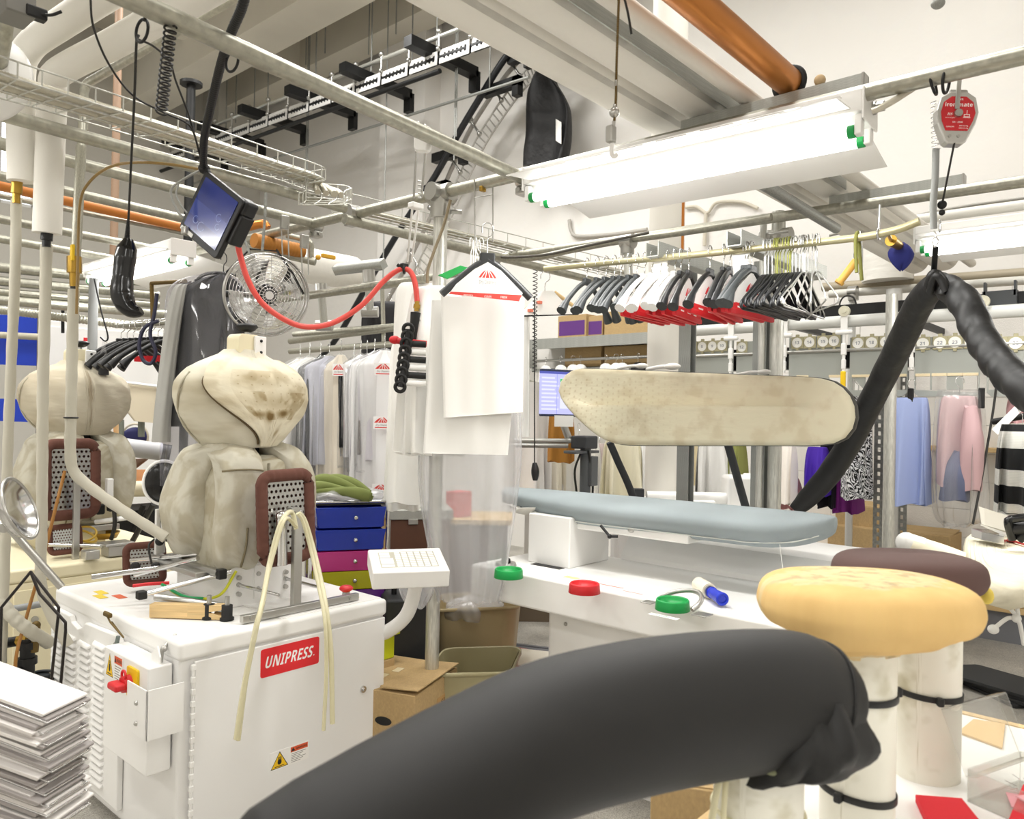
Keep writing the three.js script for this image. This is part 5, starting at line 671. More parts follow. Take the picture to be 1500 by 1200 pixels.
// ---------------------------------------------------------------- the white covers in the middle
{
  const hk = at(697, 357, 2.85), turn = -0.75 + 0.55;      // nearly facing the camera
  const t = thing('clothes_hanger', 'black plastic hanger with a white red-hemmed paper cover in the middle', 'hanger', V3(0, 0, 0));
  const l = at(647, 431, 2.74), r = at(777, 437, 2.8), mid = l.clone().lerp(r, 0.5), dir = r.clone().sub(l).setY(0).normalize(), yaw = Math.atan2(-dir.z, dir.x), wd = l.distanceTo(r), H = plasticHanger(M.black, { paper: true, wide: wd });
  t.position.set(mid.x, l.y + 0.15, mid.z); t.rotation.y = yaw; t.updateMatrixWorld(true);
  const a = wd / 2, arm = (s) => tube([V3(0, -0.02, 0), V3(s * a * 0.3, -0.05, 0), V3(s * a * 0.7, -0.105, 0), V3(s * a, -0.15, 0)], 0.014, { n: 16, seg: 10 });
  L(t, 'shoulder_bar', [arm(1), arm(-1), box(0.0, -0.02, 0, 0.055, 0.05, 0.026, 0.006)], std('#37393b', 0.4));
  const nh = thing('wire_hook_bunch', 'white wire hooks bunched beside the black hanger, over the white covers', 'hooks', t.position.clone());
  for (let i = 0; i < 5; i++) W(nh, 'wire_hook', hookAt(at(690 + i * 3.5, 358 + (i % 2) * 4, 2.88 + i * 0.02), yaw + 1.2 + i * 0.2, 0.02, 0.12), M.whiteMatt);
  L(t, 'hook', hookAt(V3(0.0, 0.09, 0), 0, 0.02, 0.1), M.chrome);
  const pc = canvasTex(1024, 400, (c, w, h) => { c.fillStyle = '#f5f4f2'; c.fillRect(0, 0, w, h); c.fillStyle = '#dd4a42'; c.fillRect(0, h * 0.83, w, h * 0.17); c.beginPath(); c.moveTo(w * 0.38, h * 0.42); c.quadraticCurveTo(w * 0.5, h * 0.0, w * 0.62, h * 0.42); c.closePath(); c.fill(); c.strokeStyle = '#f5f4f2'; c.lineWidth = 12; for (const x of [0.42, 0.47, 0.53, 0.58]) { c.beginPath(); c.moveTo(w * 0.5, h * 0.16); c.lineTo(w * (0.5 + (x - 0.5) * 1.1), h * 0.44); c.stroke(); } c.fillStyle = '#9a9796'; c.font = `${h * 0.13}px sans-serif`; c.fillText('Dry Cleaners', w * 0.385, h * 0.58, w * 0.23); c.fillStyle = '#f5d6d2'; c.font = `bold ${h * 0.08}px sans-serif`; for (const [x, s] of [[0.18, 'PRESSED'], [0.46, 'CLEAN'], [0.68, 'FRESH']]) c.fillText(s, w * x, h * 0.94); });
  L(t, 'paper_cover', reUV(slab([[0, -0.03], [a * 0.3, -0.058], [a * 0.8, -0.135], [a * 0.72, -0.165], [-a * 0.85, -0.15], [-a * 0.7, -0.115], [-a * 0.3, -0.058]], 0.004).translate(0, 0, 0.012), (x, y) => [x / (1.65 * a) + 0.5, (y + 0.165) / 0.135]), std('#ffffff', 0.8, 0, { map: pc }));
  const gl = slab([[-0.07, -0.01], [-0.02, 0.025], [-0.0, 0.02], [-0.05, -0.02]].map(([x, y]) => [x * 1.6, y * 1.1]), 0.012, 0.002).rotateY(yaw); const gp = at(672, 399, 2.9); one('green_hanger_end', 'bright green plastic hanger arm behind the black hanger', 'hanger', gl.translate(gp.x + 0.05, gp.y, gp.z), std('#2fae57', 0.4));
  // folded white trousers on that hanger: a front sheet and a longer one behind
  const flatCloth = (pts, d, fold, ph) => { const [tl, tr, bl, br] = pts.map(([x, y]) => at(x, y, d)); return sheet((u, v) => { const p = tl.clone().lerp(tr, u).lerp(bl.clone().lerp(br, u), v); return p.addScaledVector(AZ, -fold * (Math.sin(u * 9 + ph + v) * 0.5 + Math.sin(u * 21 + ph) * 0.25) * (0.3 + v)); }, 30, 22, 0.004); };
  const tr = thing('white_trousers', 'white folded trousers hanging over the black hanger in the middle', 'trousers', at(705, 660, 2.86));
  W(tr, 'front_leg', flatCloth([[646, 434], [768, 436], [650, 612], [766, 604]], 2.86, 0.006, 0.3), M.paper);
  W(tr, 'back_leg', flatCloth([[633, 440], [764, 440], [620, 664], [744, 667]], 2.885, 0.008, 1.3), M.whiteMatt);
  // milky film cover over them, gathered at the bottom
  const fl = thing('film_cover', 'long clear film cover hanging below the white trousers', 'plastic cover', at(690, 885, 2.95));
  const R = [[575, 622, 762, 2.95], [620, 615, 764, 2.95], [680, 612, 764, 2.95], [740, 616, 757, 2.95], [800, 626, 748, 2.95], [850, 634, 740, 2.95], [882, 640, 732, 2.95]];
  W(fl, 'film', loft(dense(R, 30).map(([y, x0, x1, d], j) => Array.from({ length: 56 }, (_, i) => { const th = i / 56 * 2 * Math.PI, k = 0.5 - 0.5 * Math.cos(th), f = Math.sin(th * 9 + Math.sin(th * 3) + y * 0.006) * 0.6 + Math.sin(th * 17 + y * 0.01) * 0.4; return at(lerp(x0, x1, k), y + (j > 27 ? 4 * f : 0), d + 0.09 + 0.075 * Math.sin(th) + 0.02 * f * sstep(430, 700, y)); })), { caps: false }), M.filmMilk);
  const kn = at(610, 868, 2.9); const k2 = thing('film_scrap', 'crumpled scrap of clear film hanging below the keypad', 'plastic film', kn.clone().add(V3(0, -0.06, 0))); W(k2, 'film', puff(dense([[kn.x, kn.y + 0.045, kn.z, 0.05, 0.045], [kn.x, kn.y + 0.02, kn.z, 0.055, 0.05], [kn.x, kn.y - 0.03, kn.z, 0.04, 0.035], [kn.x, kn.y - 0.055, kn.z, 0.03, 0.02]], 10), 30, 0.16, 6, 1), M.filmMilk);
  // tall white gowns to its left
  for (const [px, y0, y1, w, d, ph, lab] of [[612, 415, 735, 0.1, 3.35, 0.2, 'long white gown left of the white trousers'], [594, 500, 745, 0.07, 3.5, 2.2, 'narrow white gown hanging at the edge of the garment row']]) { const p = at(px, y0, d), q = at(px, y1, d); const g = thing('white_gown', lab, 'gown', q); W(g, 'gown', drape(p, p.y - q.y, [[0, w * 0.4, 0.03, 0.1], [0.05, w * 0.9, 0.05, 0.2], [0.4, w, 0.07, 0.25], [1, w * 1.15, 0.09, 0.35]], { turn: -0.7, folds: 3, ph }), M.paper); W(g, 'hook', hookAt(p.clone().add(V3(0, 0.06, 0)), 0.5), M.chrome); }
  { const p = at(640, 420, 3.05); const g = thing('white_gown', 'white gown in film directly behind the white trousers', 'gown', at(640, 660, 3.05)); W(g, 'gown', drape(p, 0.66, [[0, 0.04, 0.03, 0.1], [0.07, 0.1, 0.05, 0.2], [0.5, 0.13, 0.06, 0.5], [1, 0.14, 0.07, 0.7]], { turn: -0.7, folds: 5, ph: 3 }), M.paper); }
}
// black cascading hanger and the air gun on the red hose
{
  const t = thing('cascade_hanger', 'black looped multi-trouser hanger with black and white bars below the red hose', 'hanger', at(590, 570, 3.0));
  const top = at(598, 482, 2.88), bot = at(586, 567, 2.88);
  for (let i = 0; i < 9; i++) { const p = top.clone().lerp(bot, i / 8); W(t, 'loop', ring(p, AZ.clone().add(V3(0, 0.2, 0)), 0.018, 0.007, 16, 8).scale(1, 1, 1), M.black); }
  W(t, 'spine', tube([top, top.clone().lerp(bot, 0.5).add(V3(0.01, 0, 0)), bot], 0.012), M.black);
  for (let i = 0; i < 6; i++) { const y = 503 + i * 11.5, a = at(592 - i * 0.5, y, 2.89), b = at(624, y + 2, 2.9); W(t, 'trouser_bar', cyl(a, b, 0.0125, 0.0125, 10), i % 2 ? M.white : M.black); }
  W(t, 'red_bar', [cyl(at(580, 499, 2.9), at(625, 504, 2.91), 0.012), ball(at(578, 498, 2.9), 0.016, 1.5, 1, 1)], M.red);
  const a = at(611, 441, 2.98), g = thing('air_gun', 'black air gun with brass coupling at the end of the red hose', 'air gun', at(609, 500, 2.98));
  W(g, 'coupling', [cyl(a, at(610, 456, 2.98), 0.009), cyl(at(611, 446, 2.98), at(610, 452, 2.98), 0.013)], M.brass); W(g, 'body', [cyl(at(609, 458, 2.98), at(604, 500, 2.98), 0.02, 0.013, 12)], M.black); W(g, 'trigger', wire([at(613, 462, 2.98), at(616, 470, 2.98), at(614, 500, 2.98), at(607, 503, 2.98)], 0.004), M.steel);
  const h = [[338, 318, 2.75], [344, 335, 2.75], [352, 375, 2.8], [364, 412, 2.8], [385, 445, 2.82], [420, 470, 2.85], [452, 479, 2.9], [490, 472, 2.95], [530, 447, 2.98], [562, 412, 3.0], [585, 395, 3.0], [600, 397, 3.0], [608, 415, 2.99], [611, 442, 2.98]].map((p) => at(...p));
  one('red_hose', 'red air hose looping under the fan to the air gun', 'hose', tube(h, 0.0105, { n: 120, seg: 12 }), M.redHose);
  one('hose_tie', 'black ties fixing the red hose at the top of its loop', 'tie', [ring(at(592, 395, 3.0), AX, 0.014, 0.005), box(...at(592, 390, 3.0).toArray(), 0.03, 0.02, 0.02, 0.004), cyl(at(588, 392, 3.0), at(582, 388, 3.0), 0.007)], M.black);
}
// bagged dark garment behind the torso
{
  const p = at(318, 408, 3.55), b = at(300, 690, 3.5);
  const t = thing('dark_garment', 'black garment in shiny clear film hanging behind the padded torso', 'garment', at(290, 695, 3.5));
  const turn = -0.2; const R = [[402, 318, 330, 0.04], [410, 290, 345, 0.05], [428, 262, 360, 0.06], [450, 255, 362, 0.08], [540, 248, 366, 0.09], [600, 240, 370, 0.1], [625, 238, 372, 0.09]];
  const shape = (R, off, n, f, d0, amp) => loft(dense(R, 26).map(([y, x0, x1, hd], j) => Array.from({ length: n }, (_, i) => { const th = i / n * 2 * Math.PI, k = 0.5 - 0.5 * Math.sign(Math.cos(th)) * Math.abs(Math.cos(th)) ** 0.8, w = Math.sin(th * f + Math.sin(th * 2) + y * 0.01) * 0.6 + Math.sin(th * (f * 2 - 1) - y * 0.02) * 0.4; return at(lerp(x0 - off, x1 + off, k), y, d0 + (hd + off * 0.001) * Math.sin(th) + amp * w); })));
  W(t, 'garment', shape(R, 0, 60, 7, 3.55, 0.016), std('#0e0d0e', 0.6));
  W(t, 'film_cover', shape([[398, 312, 330, 0.05], [412, 262, 348, 0.07], [440, 246, 362, 0.1], [520, 246, 368, 0.12], [600, 242, 372, 0.12], [660, 238, 345, 0.1], [712, 238, 300, 0.08]], 4, 56, 9, 3.55, 0.018), phys('#fafaff', 0.07, { transmission: 0.95, thickness: 0, ior: 1.45 }));
  W(t, 'hanger', [tube([at(286, 412, 3.56), at(300, 402, 3.56), at(322, 400, 3.56), at(345, 404, 3.56)], 0.008), hookAt(at(328, 378, 3.56), 0.4, 0.02, 0.1)], M.black);
  const g = thing('grey_garment', 'light grey felt garment left of the film-covered black garment', 'garment', at(240, 650, 3.5));
  W(g, 'garment', shape([[416, 262, 275, 0.03], [430, 250, 272, 0.05], [500, 238, 262, 0.06], [600, 226, 252, 0.07], [648, 222, 250, 0.06]], 0, 40, 5, 3.47, 0.008), cloth('#aaa9a4'));
}
// ---------------------------------------------------------------- spring balancer and the black padded hose hung from it
{
  const d = 2.08, c = at(1402, 172, d), t = thing('spring_balancer', 'red-faced steel balancer hanging from the cross pipe at upper right', 'balancer', at(1400, 208, d));
  const yaw = Math.atan2(-AX.z, AX.x), q = new THREE.Quaternion().setFromEuler(new THREE.Euler(0, yaw - 0.15, -0.06, 'YXZ')), put = (g) => g.applyQuaternion(q).translate(c.x, c.y, c.z);
  const k = d / FPX, body = [[-26, 10], [-22, 28], [-10, 36], [10, 36], [22, 28], [27, 8], [24, -8], [13, -34], [9, -37], [-9, -37], [-13, -34], [-24, -8]].map(([x, y]) => [x * k, y * k]);
  W(t, 'housing', put(slab(body, 0.028, 0.004).translate(0, 0, -0.03)), std('#c9c8c4', 0.35, 0.7));
  const face = [[-23, 8], [-20, 22], [-10, 30], [10, 30], [20, 22], [24, 6], [21, -6], [15, -20], [-15, -20], [-21, -6]].map(([x, y]) => [x * k, y * k]);
  W(t, 'face_label', put(flat(slab(face, 0.0012)).translate(0, 0, 0.0022)), std('#ffffff', 0.45, 0, { map: canvasTex(512, 544, (g, w, h) => { g.fillStyle = '#cf2730'; g.fillRect(0, 0, w, h); g.fillStyle = '#faf4f2'; g.textAlign = 'center'; g.font = 'bold 40px sans-serif'; g.fillText('SUPER', w / 2, 60); g.font = 'bold 88px sans-serif'; g.fillText('iron mate', w / 2, 160, 430); g.font = 'italic bold 56px serif'; g.fillText('HS', 130, 300); g.font = 'italic 26px sans-serif'; g.fillText('technologies', 140, 345); g.font = 'bold 36px sans-serif'; g.fillText('HS - 2500', w / 2, 420); g.font = 'bold 26px sans-serif'; g.fillText('CAPACITY', 150, 492); g.fillText('MIN 0.5 Kg', 350, 475); g.fillText('MAX 2.5 Kg', 350, 512); g.lineWidth = 9; g.strokeStyle = '#faf4f2'; g.strokeRect(345, 285, 80, 34); g.beginPath(); g.moveTo(385, 285); g.lineTo(385, 215); g.moveTo(330, 335); g.lineTo(440, 335); g.stroke(); }) }), 'red face with white print');
  W(t, 'centre_screw', [put(cyl(V3(0, 0.009, 0.002), V3(0, 0.009, 0.012), 0.011, 0.01, 20))], M.steel); for (const x of [-9, 3]) W(t, 'screw', put(cyl(V3(x * k, -28 * k, 0), V3(x * k, -28 * k, 0.006), 0.004)), M.steel);
  W(t, 'hanger_strap', [put(box(-0.004, 0.075, 0.006, 0.012, 0.11, 0.004, 0.002)), put(box(0, 0.068, -0.015, 0.05, 0.02, 0.024, 0.006))], M.steel);
  W(t, 'pipe_tie', [ring(atX(1386, 118, 2.185), V3(0, -0.15, 1), 0.03, 0.004), ring(atX(1367, 123, 2.185), V3(0, 0.2, 1), 0.028, 0.0035)], M.black);
  const lo = at(1380, 300, 2.2); W(t, 'rope', cyl(at(1398, 209, d), lo, 0.0028), M.cord);
  W(t, 'rope_stop', [ball(lo, 0.0125), ball(lo.clone().add(V3(0, -0.022, 0)), 0.0085)], M.rubber);
  const cb = at(1377, 322, 2.22); W(t, 'carabiner', [tube([V3(0, 0, 0), V3(0.009, -0.006, 0), V3(0.007, -0.03, 0), V3(0, -0.034, 0), V3(-0.007, -0.028, 0), V3(-0.006, -0.006, 0)].map((p) => p.add(cb)), 0.0022, { closed: true, n: 30, caps: false }), tube([[1377, 336], [1371, 345], [1375, 353], [1369, 362], [1366, 352], [1372, 344], [1368, 338]].map(([x, y]) => at(x, y, 2.25)), 0.0022)], M.chrome);
}
{
  const t = thing('spring_conduit', 'grey flexible conduit with a wire spring beside the balancer rope', 'conduit', at(1368, 335, 2.2));
  W(t, 'conduit', tube([at(1371, 218, 2.17), at(1370, 260, 2.18), at(1367, 300, 2.2), at(1368, 335, 2.22)], 0.0095, { seg: 12 }), std('#989a98', 0.6)); W(t, 'spring', coil(at(1371, 220, 2.17), at(1370, 148, 2.13), 0.011, 0.0012, 10), M.chrome);
}
one('armoured_conduit', 'ribbed conduit running from the lamp end up onto the cross pipe', 'conduit', (() => { const p = [[1277, 163, 2.03], [1290, 158, 2.02], [1310, 147, 2.02], [1335, 131, 2.04], [1360, 115, 2.06], [1400, 104, 2.02], [1450, 92, 1.97], [1520, 80, 1.88]].map((a) => at(...a)); return [tube(p, 0.0085, { n: 220, seg: 10, rad: (k) => 1 + 0.13 * Math.sin(k * 690) })]; })(), std('#cfcabb', 0.45, 0.5));
{
  const blackV = std('#0b0b0c', 0.55, 0, { bumpMap: wrinkle, bumpScale: 0.006 });
  const t = thing('padded_hose', 'black fabric-wrapped hose bent over a strap like an inverted V', 'hose', at(1170, 742, 3.1));
  const S = [[1165, 748, 3.35, 0.034], [1185, 728, 3.33, 0.049], [1215, 694, 3.28, 0.055], [1245, 648, 3.2, 0.055], [1275, 590, 3.05, 0.054], [1303, 535, 2.85, 0.053], [1325, 490, 2.66, 0.052], [1345, 448, 2.5, 0.05], [1362, 424, 2.4, 0.044], [1374, 415, 2.36, 0.036], [1392, 424, 2.3, 0.045], [1415, 446, 2.22, 0.049], [1435, 490, 2.14, 0.047], [1458, 525, 2.06, 0.048], [1485, 555, 1.98, 0.049], [1530, 595, 1.88, 0.05], [1610, 680, 1.8, 0.05], [1690, 800, 1.85, 0.05], [1730, 960, 2.0, 0.05]];
  const cv = spline(S.map((s) => at(s[0], s[1], s[2]))), n = 110, fr = cv.computeFrenetFrames(n), rings = [];
  for (let j = 0; j <= n; j++) { const k = j / n, i = k * (S.length - 1), a = Math.min(S.length - 2, Math.floor(i)), r = lerp(S[a][3], S[a + 1][3], i - a) * 0.88, p = cv.getPoint(k), b = k > 0.5 ? 0.09 : 0.025; const tg = cv.getTangent(k), sd = tg.clone().cross(AZ).normalize(), up = sd.clone().cross(tg).normalize(); rings.push(Array.from({ length: 26 }, (_, q) => { const th = q / 26 * 2 * Math.PI, w = 1 + b * Math.sin(k * 150 + Math.sin(th * 2 + k * 9) * 1.6) * (0.5 + 0.5 * Math.sin(th + k * 7)); return p.clone().addScaledVector(sd, r * w * Math.cos(th)).addScaledVector(up, r * w * Math.sin(th)); })); }
  W(t, 'sleeve', loft(rings), blackV);
  W(t, 'strap', [sheet((u, v) => at(lerp(1364, 1372, u) + lerp(0, 3, 1 - v), lerp(362, 402, v), 2.28 + 0.06 * v), 2, 6, 0.004), tube([at(1358, 420, 2.33), at(1365, 402, 2.3), at(1375, 402, 2.3), at(1384, 416, 2.27), at(1380, 432, 2.27)], 0.012), tube([at(1362, 428, 2.33), at(1370, 405, 2.28), at(1378, 410, 2.27), at(1386, 428, 2.26)], 0.011)], blackV);
}
// ---------------------------------------------------------------- the assembly conveyor with numbered tags and grey flags
const RX = 4.78, RY = 2.0;
{
  const a = atX(985, 487, RX), b = atX(1540, 452, RX);
  const t = thing('conveyor_rail', 'white conveyor tube with a black beam above the numbered grey plates', 'rail', V3(RX, RY - 0.3, (a.z + b.z) / 2));
  const at2 = (z) => lerp(a.y, b.y, (z - a.z) / (b.z - a.z));
  W(t, 'tube', cyl(a, b, 0.036, 0.036, 20), std('#d9dad6', 0.4)); W(t, 'beam', [span(RX + 0.12, RX + 0.2, RY + 0.03, RY + 0.13, a.z - 0.1, b.z)].concat(span(RX + 0.1, RX + 0.2, RY - 0.26, RY - 0.12, a.z - 0.1, a.z + 1.6)), M.blackSteel); W(t, 'lower_rail', cyl(V3(RX + 0.02, a.y - 0.17, a.z), V3(RX + 0.02, b.y - 0.17, b.z), 0.011), M.steel);
  W(t, 'beam_bracket', [atX(1465, 440, RX + 0.1)].map((p) => [box(p.x, p.y, p.z, 0.05, 0.1, 0.16), box(p.x, p.y + 0.06, p.z - 0.07, 0.05, 0.08, 0.01), box(p.x, p.y + 0.06, p.z + 0.07, 0.05, 0.08, 0.01)]), std('#44474a', 0.5));
  for (const py of [[1300, 405], [1120, 470]]) { const p = atX(py[0], py[1], RX + 0.16); W(t, 'wall_arm', span(RX + 0.15, WX - 0.02, RY + 0.06, RY + 0.1, p.z - 0.02, p.z + 0.02), M.blackSteel); }
  // trolleys
  const hangY = RY - 0.02;
  for (const [px, tip] of [[1075, 'black'], [1153, ''], [1240, 'yellow'], [1339, ''], [1442, '']]) {
    const p = atX(px, 480, RX - 0.01), y = at2(p.z), k = thing('conveyor_trolley', `white conveyor trolley ${{ 1075: 'with a black tip between the steel uprights', 1153: 'just right of the galvanised twin post', 1240: 'with a yellow and black tag', 1339: 'half hidden behind the black padded hose', 1442: 'by the right limb of the black hose' }[px]}`, 'trolley', V3(p.x, y - 0.36, p.z), { group: 'conveyor trolleys' });
    W(k, 'wheel', [cyl(V3(p.x - 0.05, y + 0.055, p.z), V3(p.x - 0.03, y + 0.055, p.z), 0.032, 0.032, 18), cyl(V3(p.x - 0.056, y + 0.055, p.z), V3(p.x - 0.05, y + 0.055, p.z), 0.013)], std('#d6d2bd', 0.5));
    W(k, 'yoke', [box(p.x - 0.04, y - 0.005, p.z, 0.012, 0.12, 0.04, 0.004), box(p.x - 0.04, y - 0.07, p.z, 0.03, 0.028, 0.1, 0.012)], M.white);
    W(k, 'hanger_link', [cyl(V3(p.x - 0.04, y - 0.07, p.z), V3(p.x - 0.04, y - 0.3, p.z), 0.009), box(p.x - 0.04, y - 0.17, p.z, 0.022, 0.07, 0.03, 0.005), box(p.x - 0.04, y - 0.26, p.z, 0.02, 0.06, 0.024, 0.005)], M.white);
    if (tip) W(k, 'tag', [box(p.x - 0.045, y - 0.36, p.z, 0.018, 0.12, 0.03, 0.008)], tip === 'black' ? M.black : M.yellow);
    if (tip === 'yellow' || !tip) W(k, 'lower_link', [box(p.x - 0.045, y - 0.46, p.z, 0.02, 0.11, 0.03, 0.006)], M.black);
  }
  // grey flags with round numbered tags along their tops and cut-out windows near their bottoms
  const flagMat = std('#a3a6a0', 0.6), slotTags = []; let num = 3;
  const flag = (x0, x1, tags, wins, lab) => {
    const X = RX + 0.03, A = atX(x0, 500, X), B = atX(x1, 500, X), mid = (x0 + x1) / 2, topY = atX(mid, x0 > 1130 ? 493 : 500, X).y, botY = atX(mid, x0 < 1130 ? 588 : 578, X).y - 0.01, zl = A.z, zr = B.z, w = zr - zl, h = topY - botY;
    const k = thing('grey_flag', lab, 'flag', V3(X, botY, (zl + zr) / 2), { group: 'grey plates on the conveyor' });
    const holes = wins.map((px) => { const c = atX(px, 567, X); return [[c.z - zl - 0.038, 0.035], [c.z - zl + 0.038, 0.035], [c.z - zl + 0.038, 0.115], [c.z - zl - 0.038, 0.115]]; });
    W(k, 'plate', slab([[0.02, 0], [w - 0.02, 0], [w, 0.02], [w, h], [0, h], [0, 0.02]], 0.006, 0.001, holes).rotateY(-Math.PI / 2).translate(X, botY, zl), flagMat);
    for (const px of tags) {
      const c = atX(px, 505, X - 0.012), n = num++; const cy = topY - 0.035;
      const g = W(k, 'number_tag', [box(X - 0.012, cy, c.z, 0.008, 0.075, 0.075, 0.006), box(X - 0.01, cy + 0.042, c.z, 0.012, 0.02, 0.022, 0.003), box(X - 0.01, cy - 0.042, c.z, 0.012, 0.014, 0.018, 0.003)], std('#b4ad8c', 0.55));
      const disc = fin(new THREE.CylinderGeometry(0.031, 0.031, 0.004, 24)).rotateZ(Math.PI / 2); const U = disc.attributes.uv, P = disc.attributes.position; for (let i = 0; i < P.count; i++) U.setXY(i, 0.5 + P.getZ(i) / 0.064, 0.5 + P.getY(i) / 0.064);
      W(g, 'disc', disc.translate(X - 0.018, cy, c.z), std('#ffffff', 0.5, 0, { map: canvasTex(96, 96, (q, ww, hh) => { q.fillStyle = '#f6f5f0'; q.fillRect(0, 0, ww, hh); q.fillStyle = '#8b8f97'; q.font = 'bold 40px sans-serif'; q.textAlign = 'center'; q.fillText(String(n), ww / 2, 62); }) }));
    }
    for (const px of wins) { const c = atX(px, 560, X); W(k, 'window_lip', box(X - 0.006, botY + 0.12, c.z, 0.012, 0.016, 0.075, 0.002), std('#ead9b4', 0.7)); }
  };
  num = 7; flag(1008, 1075, [1014, 1029, 1044, 1058], [], 'grey plate with round tags between the two steel uprights');
  num = 12; flag(1080, 1138, [1087], [], 'grey plate with a single round tag left of the galvanised twin post');
  num = 13; flag(1157, 1235, [1168, 1186, 1206, 1222], [1176, 1224], 'grey plate with four round tags behind the cream press head');
  num = 17; flag(1246, 1330, [1257, 1277, 1298], [1258, 1277, 1318], 'grey plate crossed by the left limb of the black padded hose');
  num = 21; flag(1341, 1436, [1352, 1377, 1399, 1423], [1352, 1376, 1399, 1422], 'grey plate with four round tags between the limbs of the black hose');
  num = 25; flag(1447, 1545, [1464, 1488, 1512], [1460, 1484, 1508], 'grey plate cut by the right picture edge');
}
// garments under the conveyor
{
  const g = 'clothes hanging under the conveyor';
  const hang = (name, label, cat, x0, x1, y0, y1, X, mat, { folds = 4, ph = 0, prof, film } = {}) => {
    const a = atX(x0, y0, X), b = atX(x1, y0, X), c = atX((x0 + x1) / 2, y0, X), q = atX((x0 + x1) / 2, y1, X), len = c.y - q.y, w = Math.abs(b.z - a.z) / 2;
    const t = thing(name, label, cat, q, { group: g }), P = (prof || [[0, 0.55, 0.35, 0.1], [0.04, 0.8, 0.6, 0.2], [0.4, 0.95, 0.9, 0.4], [1, 1, 1, 0.6]]).map(([k, s, d, f]) => [k, w * s, 0.07 * d, f]);
    W(t, 'cloth', drape(c, len, P, { turn: Math.PI / 2, folds, ph, m: 24 }), mat);
    W(t, 'hook', [hookAt(c.clone().add(V3(0, 0.08, 0)), Math.PI / 2 + 0.3), cyl(c.clone().add(V3(0, -0.02, -w * 0.6)), c.clone().add(V3(0, -0.02, w * 0.6)), 0.006)], M.chrome);
    return [t, c, len, w];
  };
  hang('white_robe', 'white robe with pale pink trim left of the purple dress', 'robe', 1136, 1166, 648, 738, 4.85, std('#f3ece4', 0.9), { folds: 3 });
  hang('pink_skirt', 'pink cloth showing below the white robe', 'skirt', 1140, 1172, 700, 745, 4.95, cloth('#dba1a3'), { ph: 2 });
  hang('purple_dress', 'bright violet dress hanging beside a black one', 'dress', 1180, 1215, 655, 725, 4.95, cloth('#4a22b0', 0.7), { ph: 1 });
  hang('black_dress', 'black dress between the violet dress and the plum dress', 'dress', 1200, 1228, 650, 742, 5.05, cloth('#15131c'), { ph: 2 });
  hang('plum_dress', 'plum dress hanging lower than the patterned skirt', 'dress', 1222, 1262, 640, 750, 5.08, cloth('#7a1f7c', 0.7), { ph: 0.4 });
  const zig = tex(256, 256, (u, v) => { const a = noise(u * 14, v * 9, 126, 5), k = Math.sin(v * 60 + 5 * Math.sin(u * 40 + a * 6) + 7 * fbm(u, v, 6, 2, 8)) * Math.sin(u * 40 + a * 9); const c = k > 0.02 ? 0.93 : 0.06; return [c, c, c]; }, true, [3.2, 3.2]);
  hang('patterned_skirt', 'black and white brush-patterned skirt right of the press head', 'skirt', 1235, 1279, 575, 730, 4.92, std('#fff', 0.9, 0, { map: zig }), { ph: 1.5, folds: 3 });
  hang('olive_gown', 'olive green gown behind the press arms', 'gown', 1068, 1092, 640, 722, 4.9, cloth('#8f9352'), { ph: 1 });
  hang('blue_cloth', 'pale blue folded cloth on a hanger in front of the block wall', 'cloth', 1309, 1362, 583, 738, 4.75, cloth('#a9b8e6', 0.85), { folds: 3, ph: 1.1, prof: [[0, 0.75, 0.3, 0.1], [0.04, 0.9, 0.6, 0.3], [0.4, 0.98, 0.9, 0.8], [1, 1.04, 1.1, 1.1]] });
  const [t, c, len, w] = hang('pink_jacket', 'dusty pink jacket over blue cloth in a clear film bag', 'jacket', 1374, 1437, 580, 710, 4.75, std('#cbacae', 0.6), { folds: 3, ph: 0.7, prof: [[0, 0.5, 0.5, 0.1], [0.06, 0.85, 0.9, 0.2], [0.5, 1, 1.2, 0.5], [1, 1, 1.3, 0.6]] });
  W(t, 'sleeve', puff(dense([[4.66, c.y - 0.06, c.z + w * 0.7, 0.03, 0.03], [4.65, c.y - 0.25, c.z + w * 0.8, 0.045, 0.05], [4.66, c.y - 0.5, c.z + w * 0.75, 0.04, 0.05]], 14), 18, 0.06, 4), std('#c2a0a3', 0.6)); W(t, 'lining', puff(dense([[4.67, c.y - 0.3, c.z + w * 0.15, 0.01, 0.02], [4.655, c.y - 0.42, c.z + w * 0.1, 0.04, 0.06], [4.66, c.y - 0.56, c.z, 0.04, 0.07]], 14), 18, 0.08, 4), std('#5f6580', 0.7));
  W(t, 'film_cover', drape(c.clone().add(V3(0, 0.03, 0)), len * 1.52, [[0, 0.1, 0.05, 0.1], [0.05, w * 1.05, 0.11, 0.2], [0.5, w * 1.18, 0.14, 0.5], [0.9, w * 1.1, 0.12, 0.8], [1, w * 0.6, 0.06, 0.8]], { turn: Math.PI / 2, folds: 6 }), M.film);
  const bw = canvasTex(256, 512, (q, ww, hh) => { q.fillStyle = '#eceae4'; q.fillRect(0, 0, ww, hh); q.strokeStyle = '#b9b8b3'; q.lineWidth = 1; for (let y = 0; y < hh; y += 9) { q.beginPath(); q.moveTo(0, y); q.lineTo(ww, y); q.stroke(); } for (let x = 0; x < ww; x += 16) { q.beginPath(); q.moveTo(x, 0); q.lineTo(x, hh); q.stroke(); } q.fillStyle = '#111214'; q.fillRect(0, hh * 0.0, ww, hh * 0.07); q.fillRect(0, hh * 0.26, ww, hh * 0.24); q.fillRect(0, hh * 0.68, ww, hh * 0.2); });
